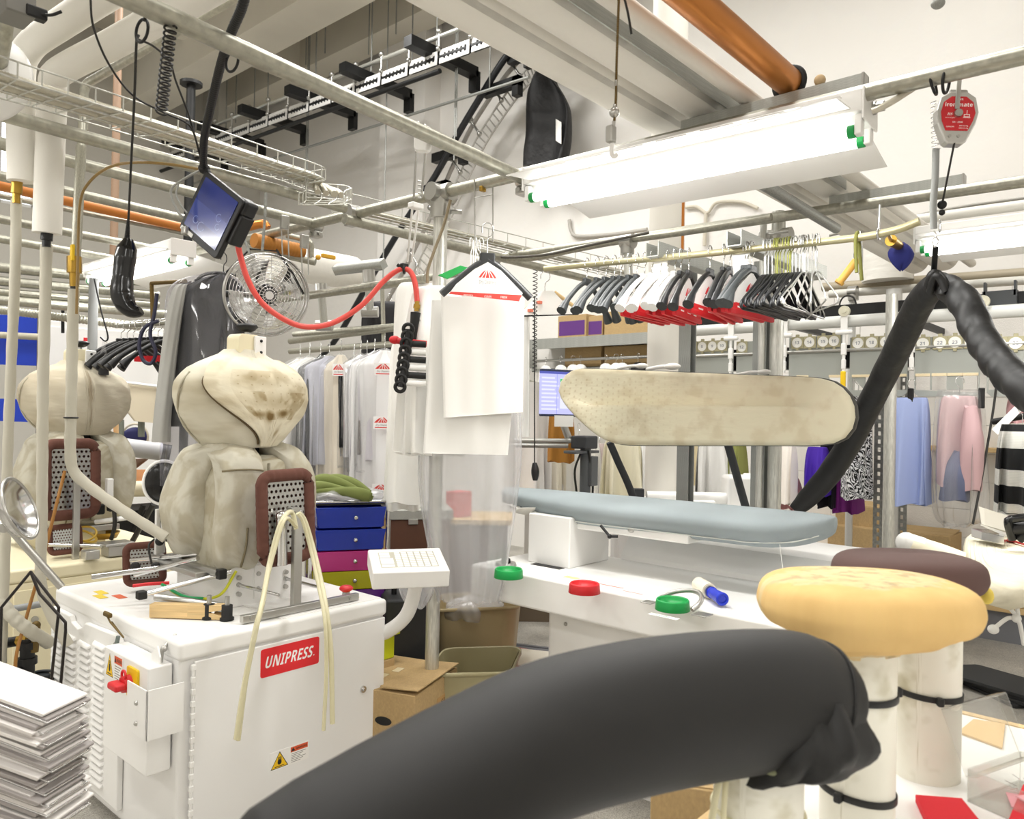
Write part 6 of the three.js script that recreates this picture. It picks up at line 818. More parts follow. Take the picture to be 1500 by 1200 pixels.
  const [t2, c2, len2, w2] = hang('striped_skirt', 'black and white broad-striped skirt at the right picture edge', 'skirt', 1460, 1535, 622, 752, 4.2, std('#fff', 0.9, 0, { map: bw }), { folds: 5, ph: 0.3, prof: [[0, 0.8, 0.5, 0.3], [0.3, 0.95, 0.9, 0.7], [1, 1.05, 1.2, 1]] });
  t2.children[0].geometry = reUV(t2.children[0].geometry, (x, y, z) => [z * 3 + x, clamp(y / len2 + 0.01, 0.005, 0.995)]);
  W(t2, 'paper_tag', slab([[-0.02, -0.1], [0.02, -0.1], [0.02, 0.1], [-0.02, 0.1]], 0.002).rotateZ(-0.75).rotateY(-0.9).translate(...at(1478, 612, 3.85).toArray()), M.paper); W(t2, 'clip_hanger', cyl(at(1455, 618, 4.0), at(1520, 606, 3.8), 0.016), M.black);
  hang('rose_jacket', 'rose coloured jacket in film at the right picture edge', 'jacket', 1475, 1540, 575, 618, 4.9, std('#d6a4a8', 0.6), { ph: 2 });
  one('signal_cable', 'thin black cord hanging beside the bagged pink jacket', 'cord', tube([at(1460, 560, 4.1), at(1455, 600, 4.1), at(1440, 690, 4.05), at(1425, 768, 4.0)], 0.006), M.cord);
}
// low shelf with cartons by the block wall, and the padded ironing table
{
  const t = thing('low_shelf', 'long low wooden shelf standing along the block wall', 'shelf', V3(6.05, 0, -0.9)); W(t, 'board', span(5.86, 6.28, 0.2, 0.24, -3.2, 1.2, 0.003), M.wood); W(t, 'plinth', span(5.9, 6.28, 0, 0.2, -3.2, 1.2), std('#7c7d82', 0.7));
  const u = thing('upper_shelf', 'wooden shelf edge between the hanging clothes on the block wall', 'shelf', V3(6.2, 1.12, -0.8)); W(u, 'board', span(6.08, 6.28, atX(1400, 657, 6.08).y - 0.02, atX(1400, 657, 6.08).y + 0.01, -1.45, 0.3, 0.003), M.wood); W(u, 'bracket', [-1.3, -0.5, 0.1].map((z) => span(6.1, 6.28, 0.97, atX(1400, 657, 6.08).y - 0.02, z, z + 0.02)), M.grey);
  const carton = (label, x0, x1, yb, yt, X, mark) => { const a = atX(x0, yb, X), b = atX(x1, yb, X), h = Math.max(0.1, atX((x0 + x1) / 2, yt, X).y - 0.241), k = thing('cardboard_box', label, 'box', V3(X + 0.17, 0.241, (a.z + b.z) / 2)), w = Math.abs(b.z - a.z); L(k, 'body', box(0, h / 2, 0, 0.34, h, w, 0.005), M.card); L(k, 'flap', [box(-0.08, h + 0.002, 0, 0.17, 0.004, w * 0.98), box(0.09, h + 0.003, 0, 0.15, 0.004, w * 0.98).rotateZ(0.08)], M.card); if (mark) L(k, 'print', fin(new THREE.BoxGeometry(0.001, 0.1, w * 0.5)).translate(-0.171, h * 0.5, 0), std('#fff', 0.9, 0, { map: canvasTex(256, 128, (q, ww, hh) => { q.fillStyle = '#b58e57'; q.fillRect(0, 0, ww, hh); q.fillStyle = '#6b4f2c'; q.textAlign = 'center'; q.font = 'bold 44px serif'; q.fillText('SUIT', ww / 2, 52); q.fillText('HANGER', ww / 2, 100); }) })); return k; };
  carton('open brown carton with dark lettering below the plum dress', 1212, 1286, 800, 772, 5.9, true); carton('tall brown carton behind the lettered carton at the galvanised post', 1222, 1292, 800, 742, 6.0 - 0.12 + 0.06, false).position.x = 6.12;
  carton('plain brown carton below the pale blue cloth', 1308, 1392, 812, 782, 5.88, false); carton('brown carton under the ironing table at the right edge', 1463, 1545, 922, 862, 5.86, false); carton('tall brown carton right of the hanging ropes', 1525, 1580, 915, 852, 5.87, false);
  const it = thing('ironing_table', 'padded cream ironing table with tied cloth and ropes at the right edge', 'table', V3(3.75, 0, -0.55));
  const outl = [[1412, 788], [1430, 776], [1470, 772], [1540, 778], [1560, 800], [1540, 835], [1480, 850], [1430, 830]].map(([x, y]) => atY(x, y, 0.9)), cen = outl.reduce((s, p) => s.add(p), V3(0, 0, 0)).divideScalar(outl.length);
  const cvo = spline(outl, 0.5, true), ol = Array.from({ length: 40 }, (_, i) => cvo.getPointAt(i / 40)), creamPad = std('#f1ead2', 0.9, 0, { bumpMap: wrinkle, bumpScale: 0.006 });
  const lay = (list) => loft(list.map(([k, y], j) => ol.map((p, i) => V3(cen.x + (p.x - cen.x) * k, y + (j > 2 ? 0.008 * Math.sin(i * 1.3 + j) : 0), cen.z + (p.z - cen.z) * k))));
  W(it, 'padded_top', lay([[0, 0.9], [0.9, 0.9], [0.98, 0.885], [1.01, 0.86], [1.0, 0.83], [0.96, 0.8], [0.9, 0.79], [0, 0.79]]), creamPad);
  const sl = [[1335, 800, 3.35, 0.055], [1375, 815, 3.3, 0.06], [1430, 838, 3.2, 0.075], [1480, 845, 3.12, 0.07]].map((a) => [at(a[0], a[1], a[2]), a[3]]); W(it, 'sleeve_board', tube(sl.map((a) => a[0]), 0.065, { n: 24, seg: 18, rad: (k) => 0.75 + 0.35 * k }), creamPad); 
  W(it, 'roller_end', [cyl(at(1327, 795, 3.36), at(1352, 803, 3.33), 0.045, 0.045, 20), cyl(at(1345, 800, 3.34), at(1392, 818, 3.28), 0.033, 0.03, 20), ball(at(1328, 795, 3.36), 0.045)], M.white);
  W(it, 'gathered_skirt', puff(dense([[...at(1492, 868, 3.05).toArray(), 0.1, 0.09], [...at(1490, 848, 3.06).toArray(), 0.19, 0.15], [...at(1495, 830, 3.1).toArray(), 0.2, 0.17]].map((a) => a), 10), 40, 0.1, 7), M.whiteMatt);
  W(it, 'leg', [cyl(V3(3.85, 0, -0.35), V3(3.85, 0.8, -0.35), 0.05), box(3.85, 0.02, -0.35, 0.5, 0.04, 0.5, 0.01)], M.white);
  W(it, 'clamp_knob', [ball(at(1484, 858, 2.98), 0.036, 1, 1, 1)], M.black);
  W(it, 'rope', [tube([at(1478, 866, 2.97), at(1476, 885, 2.97), at(1488, 902, 2.97), at(1494, 915, 2.97), at(1500, 945, 2.97)], 0.008), tube([at(1489, 866, 2.97), at(1490, 890, 2.97), at(1490, 904, 2.97), at(1476, 906, 2.97), at(1462, 916, 2.97), at(1456, 922, 2.97)], 0.008), ball(at(1489, 906, 2.96), 0.017), ball(at(1455, 922, 2.97), 0.02, 1.2, 0.9, 1)], M.paper);
  const ir = thing('steam_iron', 'steam iron with black handle standing on the ironing table', 'iron', atY(1495, 790, 0.905)); W(ir, 'sole', [slab([[0, 0], [0.1, 0.045], [0.2, 0.05], [0.2, -0.05], [0.1, -0.045]], 0.03, 0.004).rotateX(-Math.PI / 2).rotateY(0.5).translate(...at(1470, 797, 3.2).toArray())], M.chrome); W(ir, 'body', [cyl(at(1478, 775, 3.15), at(1530, 770, 3.1), 0.025, 0.03), cyl(at(1492, 790, 3.15), at(1520, 772, 3.1), 0.02)], M.black); W(ir, 'handle', [tube([at(1483, 790, 3.15), at(1477, 765, 3.13), at(1486, 760, 3.12), at(1530, 756, 3.05)], 0.017)], M.blackGloss);
  const pr = thing('perforated_rest', 'grey perforated iron rest tilted up on the ironing table', 'iron rest', atY(1455, 780, 0.905)); W(pr, 'plate', sheet((u, v) => at(lerp(lerp(1434, 1490, u), lerp(1438, 1480, u), v), lerp(lerp(742, 760, u), lerp(768, 780, u), v), 3.4 - 0.15 * v), 6, 6, 0.006), std('#b8b3a6', 0.6)); W(pr, 'side', [sheet((u, v) => at(lerp(1437, 1478, u), lerp(768, 782, u) + v * lerp(2, 6, u), 3.25), 4, 2, 0.004)], M.whiteMatt);
  one('red_cloth', 'red cloth strip lying under the iron on the ironing table', 'cloth', sheet((u, v) => atY(lerp(1437, 1500, u) + v * 16, lerp(781, 797, u) + v * 5, 0.908 + 0.004 * Math.sin(u * 9)), 10, 4, 0.005), cloth('#d24a4a'));
  const mats = std('#2b2c2d', 0.8); for (let i = 0; i < 4; i++) { const p = atY(1455 + i * 14, 1003 + i * 6, 0.01); one('floor_mat', `${['bottom', 'second', 'third', 'top'][i]} one of the black rubber mats lying on the floor at right`, 'mat', slab(rrect(0.62, 0.3, 0.02).map(([x, y]) => [x + 0.02 * Math.sin(y * 20), y]), 0.012, 0.002).rotateX(-Math.PI / 2).rotateY(0.9 + i * 0.12).translate(p.x, 0.003 + i * 0.017, p.z), mats, { group: 'black rubber mats' }); }
}
// ---------------------------------------------------------------- overhead odds and ends on the left
{ // wire cable tray with a curved end
  const t = thing('wire_tray', 'galvanised wire cable tray with a curved end lying over the pipes', 'cable tray', at(300, 235, 2.7));
  const C = [[-40, 112, 2.05], [12, 130, 2.1], [130, 165, 2.3], [260, 205, 2.6], [380, 243, 2.95], [440, 262, 3.15], [470, 276, 3.22], [482, 290, 3.15], [470, 300, 3.05]].map((p) => at(...p));
  const cv = spline(C), n = 60, side = (k) => cv.getTangent(k).cross(UPV).normalize(), w = 0.09;
  const line = (off, up, r) => tube(Array.from({ length: n + 1 }, (_, i) => { const k = i / n; return cv.getPoint(k).addScaledVector(side(k), off).add(V3(0, up, 0)); }), r, { n: n * 2, seg: 5, caps: false });
  W(t, 'long_wire', [line(-w, 0, 0.0032), line(-w * 0.33, 0, 0.0032), line(w * 0.33, 0, 0.0032), line(w, 0, 0.0032)], M.galv); W(t, 'rim_wire', line(-w, 0.045, 0.0028), M.galv); W(t, 'rim_wire', line(w, 0.045, 0.0028), M.galv);
  for (let i = 0; i <= 26; i++) { const k = i / 26, p = cv.getPoint(k), s = side(k); W(t, 'cross_wire', wire([p.clone().addScaledVector(s, -w).add(V3(0, 0.045, 0)), p.clone().addScaledVector(s, -w), p.clone().addScaledVector(s, w), p.clone().addScaledVector(s, w).add(V3(0, 0.045, 0))], 0.0026, 5), M.galv); }
  [[-0.05, 0.012], [-0.022, 0.014], [0.012, 0.012], [0.045, 0.012]].forEach(([o, r], i) => one('flexible_conduit', `ribbed metal conduit lying in the curved wire tray, ${['outermost', 'second', 'third', 'innermost'][i]} of four`, 'conduit', tube(Array.from({ length: 30 }, (_, j) => { const k = j / 29 * 0.86; return cv.getPoint(k).addScaledVector(side(k), o).add(V3(0, 0.014, 0)); }), r, { n: 400, seg: 8, rad: (k) => 1 + 0.1 * Math.sin(k * 1100) }), std('#c9c4b4', 0.45, 0.5), { group: 'conduits in the wire tray' }));
  const t2 = thing('wire_tray', 'straight wire cable tray on the pipe toward the steel post', 'cable tray', atY(620, 345, GRID + 0.03)); const a = atY(500, 308, GRID + 0.03), b = atY(930, 408, GRID + 0.03), d = b.clone().sub(a).normalize(), s = d.clone().cross(UPV);
  for (const o of [-0.08, -0.03, 0.03, 0.08]) W(t2, 'long_wire', cyl(a.clone().addScaledVector(s, o), b.clone().addScaledVector(s, o), 0.003, 0.003, 6), M.galv); for (const o of [-0.08, 0.08]) W(t2, 'rim_wire', cyl(a.clone().addScaledVector(s, o).add(V3(0, 0.06, 0)), b.clone().addScaledVector(s, o).add(V3(0, 0.06, 0)), 0.0026, 0.0026, 6), M.galv);
  for (let i = 0; i <= 16; i++) { const p = a.clone().lerp(b, i / 16); W(t2, 'cross_wire', wire([p.clone().addScaledVector(s, -0.08).add(V3(0, 0.06, 0)), p.clone().addScaledVector(s, -0.08), p.clone().addScaledVector(s, 0.08), p.clone().addScaledVector(s, 0.08).add(V3(0, 0.06, 0))], 0.0024, 5), M.galv); }
  for (const o of [-0.015, 0.02]) one('flexible_conduit', `ribbed metal conduit in the straight wire tray, the ${o < 0 ? 'left' : 'right'} one of the two`, 'conduit', tube([a.clone().addScaledVector(s, o).add(V3(0, 0.015, 0)), b.clone().addScaledVector(s, o).add(V3(0, 0.015, 0))], 0.011, { n: 300, seg: 8, rad: (k) => 1 + 0.1 * Math.sin(k * 900) }), std('#b5b09f', 0.45, 0.5));
  one('flexible_conduit', 'ribbed conduit lying along the top of the thick sloping pipe', 'conduit', tube([[470, 128, 2.17], [520, 152, 2.23], [580, 180, 2.34], [640, 203, 2.5], [700, 228, 2.66], [760, 258, 2.84], [790, 264, 2.86]].map((p) => at(...p)).map((p) => p.add(V3(0, 0.012, 0))), 0.0075, { n: 260, seg: 8, rad: (k) => 1 + 0.12 * Math.sin(k * 800) }), std('#d0cbbb', 0.45, 0.5));
}
{ // two insulated pipes with elbows
  const mk = (pts, r, lab) => { const c = pts.map((p) => at(...p)); return one('insulated_pipe', lab, 'pipe', tube(c, r, { n: 90, seg: 22, smooth: 0.35 }), M.wrap); };
  mk([[330, -110, 1.95], [240, -58, 2.08], [150, -4, 2.22], [85, 38, 2.36], [50, 62, 2.45], [33, 86, 2.5], [30, 120, 2.52], [31, 180, 2.53], [32, 266, 2.54]], 0.043, 'outer of the two white insulated pipes bending down at upper left');
  mk([[470, -110, 1.8], [370, -52, 1.98], [280, 0, 2.12], [170, 62, 2.32], [110, 92, 2.44], [80, 112, 2.5], [77, 145, 2.52], [73, 230, 2.53], [69, 342, 2.54]], 0.043, 'inner of the two white insulated pipes bending down at upper left');
  mk([[-30, 150, 2.3], [-6, 110, 2.3], [4, 60, 2.2], [14, -30, 2.1]], 0.022, 'grey pipe in the upper left corner of the picture').material = M.galvOld;
  one('round_lamp', 'white enamelled disc at the upper left picture edge', 'lamp', lathe([[0, 0], [0.09, 0.005], [0.13, 0.03], [0.135, 0.045], [0.12, 0.05], [0, 0.045]], 36).rotateZ(-Math.PI / 2).rotateY(0.9).translate(...at(-34, 104, 2.25).toArray()), M.white);
  const hose = (pts, lab, r = 0.0185) => { const c = pts.map((p) => at(...p)); const t = thing('braided_hose', lab, 'hose', c[c.length - 1].clone()); W(t, 'hose', tube(c, r, { n: 120, seg: 12, rad: (k) => 1 + 0.04 * Math.sin(k * 90) }), M.hose); return t; };
  const h1 = hose([[24, 292, 2.56], [22, 400, 2.58], [17, 520, 2.62], [12, 640, 2.66], [9, 760, 2.7], [6, 860, 2.72], [2, 980, 2.75]], 'leftmost white braided hose hanging from the brass fitting', 0.0165); W(h1, 'coupling', [cyl(at(25, 266, 2.55), at(24, 284, 2.55), 0.017), cyl(at(24, 284, 2.55), at(24, 298, 2.55), 0.012)], M.brass);
  const h2 = hose([[68, 358, 2.55], [66, 450, 2.57], [63, 560, 2.6], [62, 680, 2.64], [61, 780, 2.68], [60, 850, 2.7], [70, 890, 2.72], [100, 945, 2.75]], 'middle white braided hose below the inner insulated pipe', 0.018); W(h2, 'coupling', [cyl(at(69, 340, 2.54), at(68, 352, 2.54), 0.018), cyl(at(68, 352, 2.54), at(68, 362, 2.54), 0.013)], M.black);
  const h3 = hose([[108, 424, 2.7], [106, 500, 2.7], [104, 600, 2.7], [103, 660, 2.7], [108, 690, 2.7], [130, 712, 2.7], [180, 748, 2.7], [243, 788, 2.72]], 'third white braided hose bending toward the padded torso', 0.0185); W(h3, 'cable_tie', ring(at(104, 612, 2.7), V3(0, 1, 0), 0.021, 0.003), M.black);
  W(h3, 'coupling', [cyl(at(109, 398, 2.7), at(109, 420, 2.7), 0.017, 0.015, 8), cyl(at(109, 376, 2.7), at(109, 400, 2.7), 0.024, 0.024, 8)], M.brass); W(h3, 'valve_lever', box(...at(106, 370, 2.68).toArray(), 0.01, 0.055, 0.02, 0.003), M.yellow); W(h3, 'ferrule', cyl(at(109, 415, 2.7), at(109, 426, 2.7), 0.013), M.black);
  one('drop_pipe', 'galvanised drop pipe above the brass valve', 'pipe', [cyl(at(119, 214, 2.68), at(111, 378, 2.7), 0.0165, 0.0165, 14), cyl(at(122, 150, 2.72), at(119, 218, 2.68), 0.014)], M.galvOld);
  one('grey_pipe', 'thin grey pipe with an elbow behind the inner insulated pipe', 'pipe', tube([at(122, 190, 2.9), at(123, 135, 2.9), at(128, 122, 2.9), at(145, 112, 2.86), at(300, 22, 2.4), at(350, -8, 2.3)], 0.017, { smooth: 0.2, n: 80 }), M.galvOld);
  one('amber_tube', 'amber plastic tube arching from the pipe to the hanging screen', 'tube', tube([[112, 460, 2.66], [114, 380, 2.66], [117, 300, 2.64], [130, 268, 2.6], [160, 245, 2.55], [200, 238, 2.5], [250, 241, 2.5], [292, 248, 2.5]].map((p) => at(...p)), 0.0048, { n: 90 }), std('#8f7440', 0.4));
  one('brown_tube', 'brown thin tube running down in front of the cream machine', 'tube', tube([[95, 690, 2.9], [80, 750, 2.85], [60, 830, 2.8], [40, 900, 2.75], [24, 960, 2.7], [22, 1012, 2.7]].map((p) => at(...p)), 0.006), std('#9a6a2c', 0.5));
}
{ // hanging screen
  const c = at(311, 310, 2.42), t = thing('hanging_screen', 'tilted tablet screen with a dark blue picture hanging from the pipes', 'screen', c);
  const A = at(303, 252, 2.45), B = at(358, 296, 2.36), D = at(263, 332, 2.5), X = B.clone().sub(A), Yv = D.clone().sub(A), nx = X.clone().normalize(), nz = X.clone().cross(Yv).normalize(), ny = nz.clone().cross(nx).normalize(); if (nz.dot(AZ) > 0) nz.negate();
  const w = X.length(), h = Yv.length(), mid = A.clone().addScaledVector(X, 0.5).addScaledVector(Yv, 0.5), yy = Yv.clone().normalize().negate(), mat = new THREE.Matrix4().makeBasis(nx, yy.clone().sub(nx.clone().multiplyScalar(yy.dot(nx))).normalize(), nx.clone().cross(yy).normalize()).setPosition(mid);
  const P = (g) => g.applyMatrix4(mat);
  const zs = nx.clone().cross(yy).normalize().dot(AZ) < 0 ? 1 : -1;
  W(t, 'case', P(slab(rrect(w, h, 0.012), 0.014, 0.003).translate(0, 0, zs > 0 ? -0.014 : 0)), M.black);
  W(t, 'display', P(flat(slab(rrect(w * 0.86, h * 0.84, 0.004), 0.0012)).translate(0, 0.004, zs > 0 ? 0.0035 : -0.0047)), std('#ffffff', 0.12, 0, { map: canvasTex(256, 256, (q, ww, hh) => { q.fillStyle = '#2b3a86'; q.fillRect(0, 0, ww, hh); q.fillStyle = '#3c4c9c'; q.fillRect(0, hh * 0.45, ww, hh * 0.3); q.strokeStyle = '#8f9fd8'; q.lineWidth = 3; for (const [x, y, r] of [[60, 200, 18], [110, 212, 22], [190, 120, 18], [205, 160, 14]]) { q.beginPath(); q.arc(x, y, r, 0, 5); q.stroke(); } }) }));
  W(t, 'label', P(box(-w * 0.3, -h * 0.47, zs > 0 ? 0.004 : -0.004, w * 0.32, h * 0.06, 0.003)), M.paper);
  W(t, 'back_bracket', [P(box(w * 0.52, h * 0.05, -zs * 0.03, 0.03, h * 0.5, 0.05, 0.006)), P(box(w * 0.45, h * 0.4, -zs * 0.03, 0.05, 0.05, 0.05, 0.01)), cyl(at(300, 246, 2.46), at(308, 262, 2.46), 0.012), ball(at(299, 247, 2.46), 0.018)], M.black);
  for (const [p, r] of [[[[292, 250], [270, 262], [252, 276], [252, 292], [262, 312], [268, 318]], 0.004], [[[262, 268], [258, 285], [266, 302], [274, 312]], 0.003]]) W(t, 'cable', tube(p.map(([x, y]) => at(x, y, 2.45)), r), std('#9d9d98', 0.5));
  W(t, 'clip', [box(...at(272, 338, 2.48).toArray(), 0.02, 0.025, 0.03, 0.004), tube([at(318, 350, 2.45), at(310, 362, 2.45), at(322, 368, 2.45), at(316, 376, 2.45)], 0.003)], M.steel);
}
{ // wire cage fan
  const c = at(391, 432, 3.42), t = thing('cage_fan', 'round wire cage fan on a black yoke hanging from the pipe', 'fan', c.clone().add(V3(0, -0.18, 0)));
  const n = V3(-0.35, -0.16, 0.9).normalize(), q = new THREE.Quaternion().setFromUnitVectors(V3(0, 0, 1), n), P = (g) => g.applyQuaternion(q).translate(c.x, c.y, c.z), R = 0.178;
  const dome = (r) => 0.045 * Math.sqrt(1 - (r / R) ** 2 * 0.92);
  for (let i = 1; i <= 13; i++) { const r = R * i / 13; W(t, 'front_ring', P(ring(V3(0, 0, 0.02 + dome(r)), V3(0, 0, 1), r, 0.0016, 48, 5)), M.chrome); }
  for (let i = 0; i < 16; i++) { const a = i / 16 * 2 * Math.PI; W(t, 'spoke', P(tube([0.02, 0.08, 0.14, R].map((r) => V3(r * Math.cos(a), r * Math.sin(a), 0.021 + dome(r))), 0.0014, { seg: 5 })), M.chrome); }
  for (let i = 5; i <= 13; i += 2) { const r = R * i / 13; W(t, 'rear_ring', P(ring(V3(0, 0, -0.05 - dome(r) * 0.6), V3(0, 0, 1), r, 0.0016, 40, 5)), M.steel); }
  W(t, 'hub_badge', P([cyl(V3(0, 0, 0.055), V3(0, 0, 0.068), 0.02, 0.018, 24)].flat()[0]), M.chrome); W(t, 'rim', P(join(ring(V3(0, 0, 0), V3(0, 0, 1), R + 0.002, 0.005, 48), ring(V3(0, 0, -0.05), V3(0, 0, 1), R, 0.004, 48))), M.steel);
  for (let k = 0; k < 4; k++) { const b = sheet((u, v) => { const r = lerp(0.03, 0.155, u), a = (v - 0.5) * (0.55 + 0.5 * u) + k * Math.PI / 2 + 0.5; return V3(r * Math.cos(a), r * Math.sin(a), -0.01 + (v - 0.5) * 0.05); }, 8, 6, 0.002); W(t, 'blade', P(b), M.chrome); }
  W(t, 'motor', P(cyl(V3(0, 0, -0.1), V3(0, 0, 0), 0.05, 0.045, 20)), M.darkGrey);
  const yk = (pts) => { const c3 = pts.map((p) => at(...p)); return join(c3.slice(1).map((p, i) => { const a = c3[i], d = p.clone().sub(a), L2 = d.length(), m4 = new THREE.Matrix4(), zx = d.clone().normalize(), yv = n.clone().sub(zx.clone().multiplyScalar(n.dot(zx))).normalize(), xv = zx.clone().cross(yv); m4.makeBasis(zx, yv, xv).setPosition(a.clone().lerp(p, 0.5)); return box(0, 0, 0, L2 + 0.008, 0.034, 0.005).applyMatrix4(m4); })); };
  W(t, 'yoke', yk([[333, 432, 3.42], [332, 398, 3.42], [366, 365, 3.42], [406, 368, 3.42], [428, 400, 3.42], [444, 430, 3.44]]), M.blackSteel); W(t, 'yoke_screw', ball(at(333, 431, 3.38), 0.014), M.black);
  for (const [pts] of [[[[393, 270], [390, 275], [388, 320], [384, 368]]], [[[347, 328], [358, 350], [366, 372]]]]) W(t, 'hook_rod', tube(pts.map(([x, y]) => at(x, y, 3.4)), 0.006), M.darkSteel);
}
{ // glossy black hand piece on its cord
  const t = thing('hand_piece', 'glossy black curved hand piece hanging on a long black cord', 'hand tool', at(200, 462, 2.35));
  const S = [[188, 350, 0.012], [187, 358, 0.026], [184, 375, 0.028], [181, 398, 0.027], [179, 415, 0.027], [179, 432, 0.029], [185, 447, 0.03], [194, 455, 0.027], [203, 457, 0.021], [207, 455, 0.012]];
  const c = spline(S.map(([x, y]) => at(x, y, 2.35))); W(t, 'body', tube(S.map(([x, y]) => at(x, y, 2.35)), 1, { n: 60, seg: 24, rad: (k) => { const i = k * (S.length - 1), a = Math.min(S.length - 2, Math.floor(i)); return lerp(S[a][2], S[a + 1][2], i - a) * 1.1; } }), M.blackGloss);
  W(t, 'strain_relief', tube([at(186, 352, 2.35), at(187, 335, 2.35), at(188, 322, 2.35)], 0.0085, { n: 60, rad: (k) => 1 - 0.5 * k + 0.12 * Math.sin(k * 80) }), M.rubber);
  W(t, 'cord', tube([at(188, 325, 2.35), at(192, 240, 2.25), at(197, 140, 2.1), at(200, 60, 1.95), at(203, 52, 1.93)], 0.0035), M.cord);
}
one('coil_cord', 'black coiled cord hung over the thick sloping pipe', 'cord', [coil(at(250, 38, 1.72), at(236, 165, 1.86), 0.0125, 0.0026, 17, 12)], M.cord);
one('flex_hose', 'black corrugated hose running down to the hanging screen', 'hose', tube([[362, -20, 1.75], [354, 12, 1.8], [338, 50, 1.9], [322, 100, 2.05], [308, 160, 2.2], [299, 205, 2.35], [298, 244, 2.45]].map((p) => at(...p)), 0.0115, { n: 260, seg: 10, rad: (k) => 1 + 0.1 * Math.sin(k * 620) }), M.flexBlack);
const strand = (lab, pts, r = 0.0028, mat = M.cord) => one('cable', lab, 'cable', tube(pts.map((p) => at(...p)), r, { n: pts.length * 10, seg: 6 }), mat);
strand('thin black cable sagging from the top edge to the hanging screen', [[132, -10, 1.8], [137, 40, 1.9], [160, 95, 2.0], [195, 140, 2.1], [240, 165, 2.2], [278, 185, 2.3], [292, 225, 2.4], [298, 244, 2.44]]);
strand('black cable from the tie on the sloping pipe to the screen', [[203, 58, 1.84], [225, 68, 1.9], [248, 90, 2.0], [258, 120, 2.1], [275, 165, 2.25], [290, 215, 2.4], [296, 244, 2.44]]);
strand('black cable end dangling beside the bead chain', [[914, -5, 1.7], [920, 20, 1.72], [925, 50, 1.74]], 0.003);
strand('thin hanging cord at the white cord clip right of the trousers', [[783, 435, 3.3], [783, 560, 3.3], [783, 680, 3.3]], 0.003); 
for (const [px, py, d, lab] of [[208, 45, 1.78, 'black cable tie around the sloping pipe above the hand piece cord'], [340, 90, 1.98, 'black cable tie holding the corrugated hose to the sloping pipe']]) { const p = at(px, py, d), t = thing('cable_tie', lab, 'cable tie', p.clone().add(V3(0, -0.03, 0))); W(t, 'loop', ring(p, V3(1, 0, -0.1), 0.026, 0.0035, 24), M.black); W(t, 'tail', cyl(p.clone().add(V3(0, 0.02, 0.01)), at(px + 7, py - 30, d - 0.03), 0.003), M.black); }
{ // bead chain with a hook block
  const t = thing('ball_chain', 'bead chain with a small steel hook block above the lamp', 'chain', at(897, 232, 1.75));
  const pts = [[907, -15], [905, 40], [903, 100], [902, 150], [899, 185]]; const c = spline(pts.map(([x, y]) => at(x, y, 1.75))), N = 70, b = []; for (let i = 0; i <= N; i++) b.push(ball(c.getPoint(i / N), 0.0034, 1, 1, 1, 6)); W(t, 'bead_string', b, M.brassOld);
  W(t, 'ring_link', [ring(at(902, 122, 1.75), AX, 0.006, 0.002, 12), ring(at(900, 160, 1.75), AX, 0.009, 0.003, 12)], M.steel); W(t, 'hook_block', [box(...at(895, 197, 1.75).toArray(), 0.022, 0.038, 0.018, 0.004), cyl(at(899, 178, 1.75), at(897, 215, 1.75), 0.004), ball(at(900, 165, 1.75), 0.012)], M.steel); W(t, 'hook', tube([at(897, 210, 1.75), at(896, 224, 1.75), at(899, 230, 1.75), at(904, 226, 1.75)], 0.005), M.white);
}
one('lamp_bulb', 'small dark bulb-shaped fitting at the top edge right of centre', 'fitting', [ball(at(1374, 5, 2.0), 0.017, 1, 0.8, 1), cyl(at(1373, -30, 2.0), at(1374, 3, 2.0), 0.012)], M.darkSteel);
{ const p = at(22, 12, 2.0); const t = thing('junction_box', 'grey junction box with black plug at the upper left corner', 'junction box', p); W(t, 'box', box(p.x, p.y, p.z, 0.07, 0.06, 0.1, 0.005), std('#7a7873', 0.5)); W(t, 'plug', [box(...at(52, 20, 2.0).toArray(), 0.05, 0.03, 0.03, 0.005), tube([at(58, 21, 2.0), at(75, 22, 2.0), at(90, 17, 2.0)], 0.004)], M.black); }
{ // round lamp reflector on its arm, lower left
  const c = at(24, 747, 2.35), t = thing('round_mirror', 'round polished reflector on a silver arm at the left edge', 'reflector', at(60, 830, 2.4));
  const n = V3(0.15, 0.35, 0.9).normalize().applyAxisAngle(UPV, 0.75), q = new THREE.Quaternion().setFromUnitVectors(UPV, n), P = (g) => g.applyQuaternion(q).translate(c.x, c.y, c.z);
  W(t, 'dish', P(lathe([[0, -0.03], [0.05, -0.022], [0.08, -0.005], [0.095, 0.012], [0.099, 0.012], [0.085, -0.012], [0.05, -0.032], [0, -0.042]], 36)), M.chrome); W(t, 'rim', P(ring(V3(0, 0.012, 0), UPV, 0.097, 0.005, 40)), M.steel);
  W(t, 'arm', [cyl(at(4, 762, 2.42), at(90, 860, 2.5), 0.0125), cyl(at(8, 775, 2.42), at(4, 762, 2.4), 0.018)], M.steel);
}
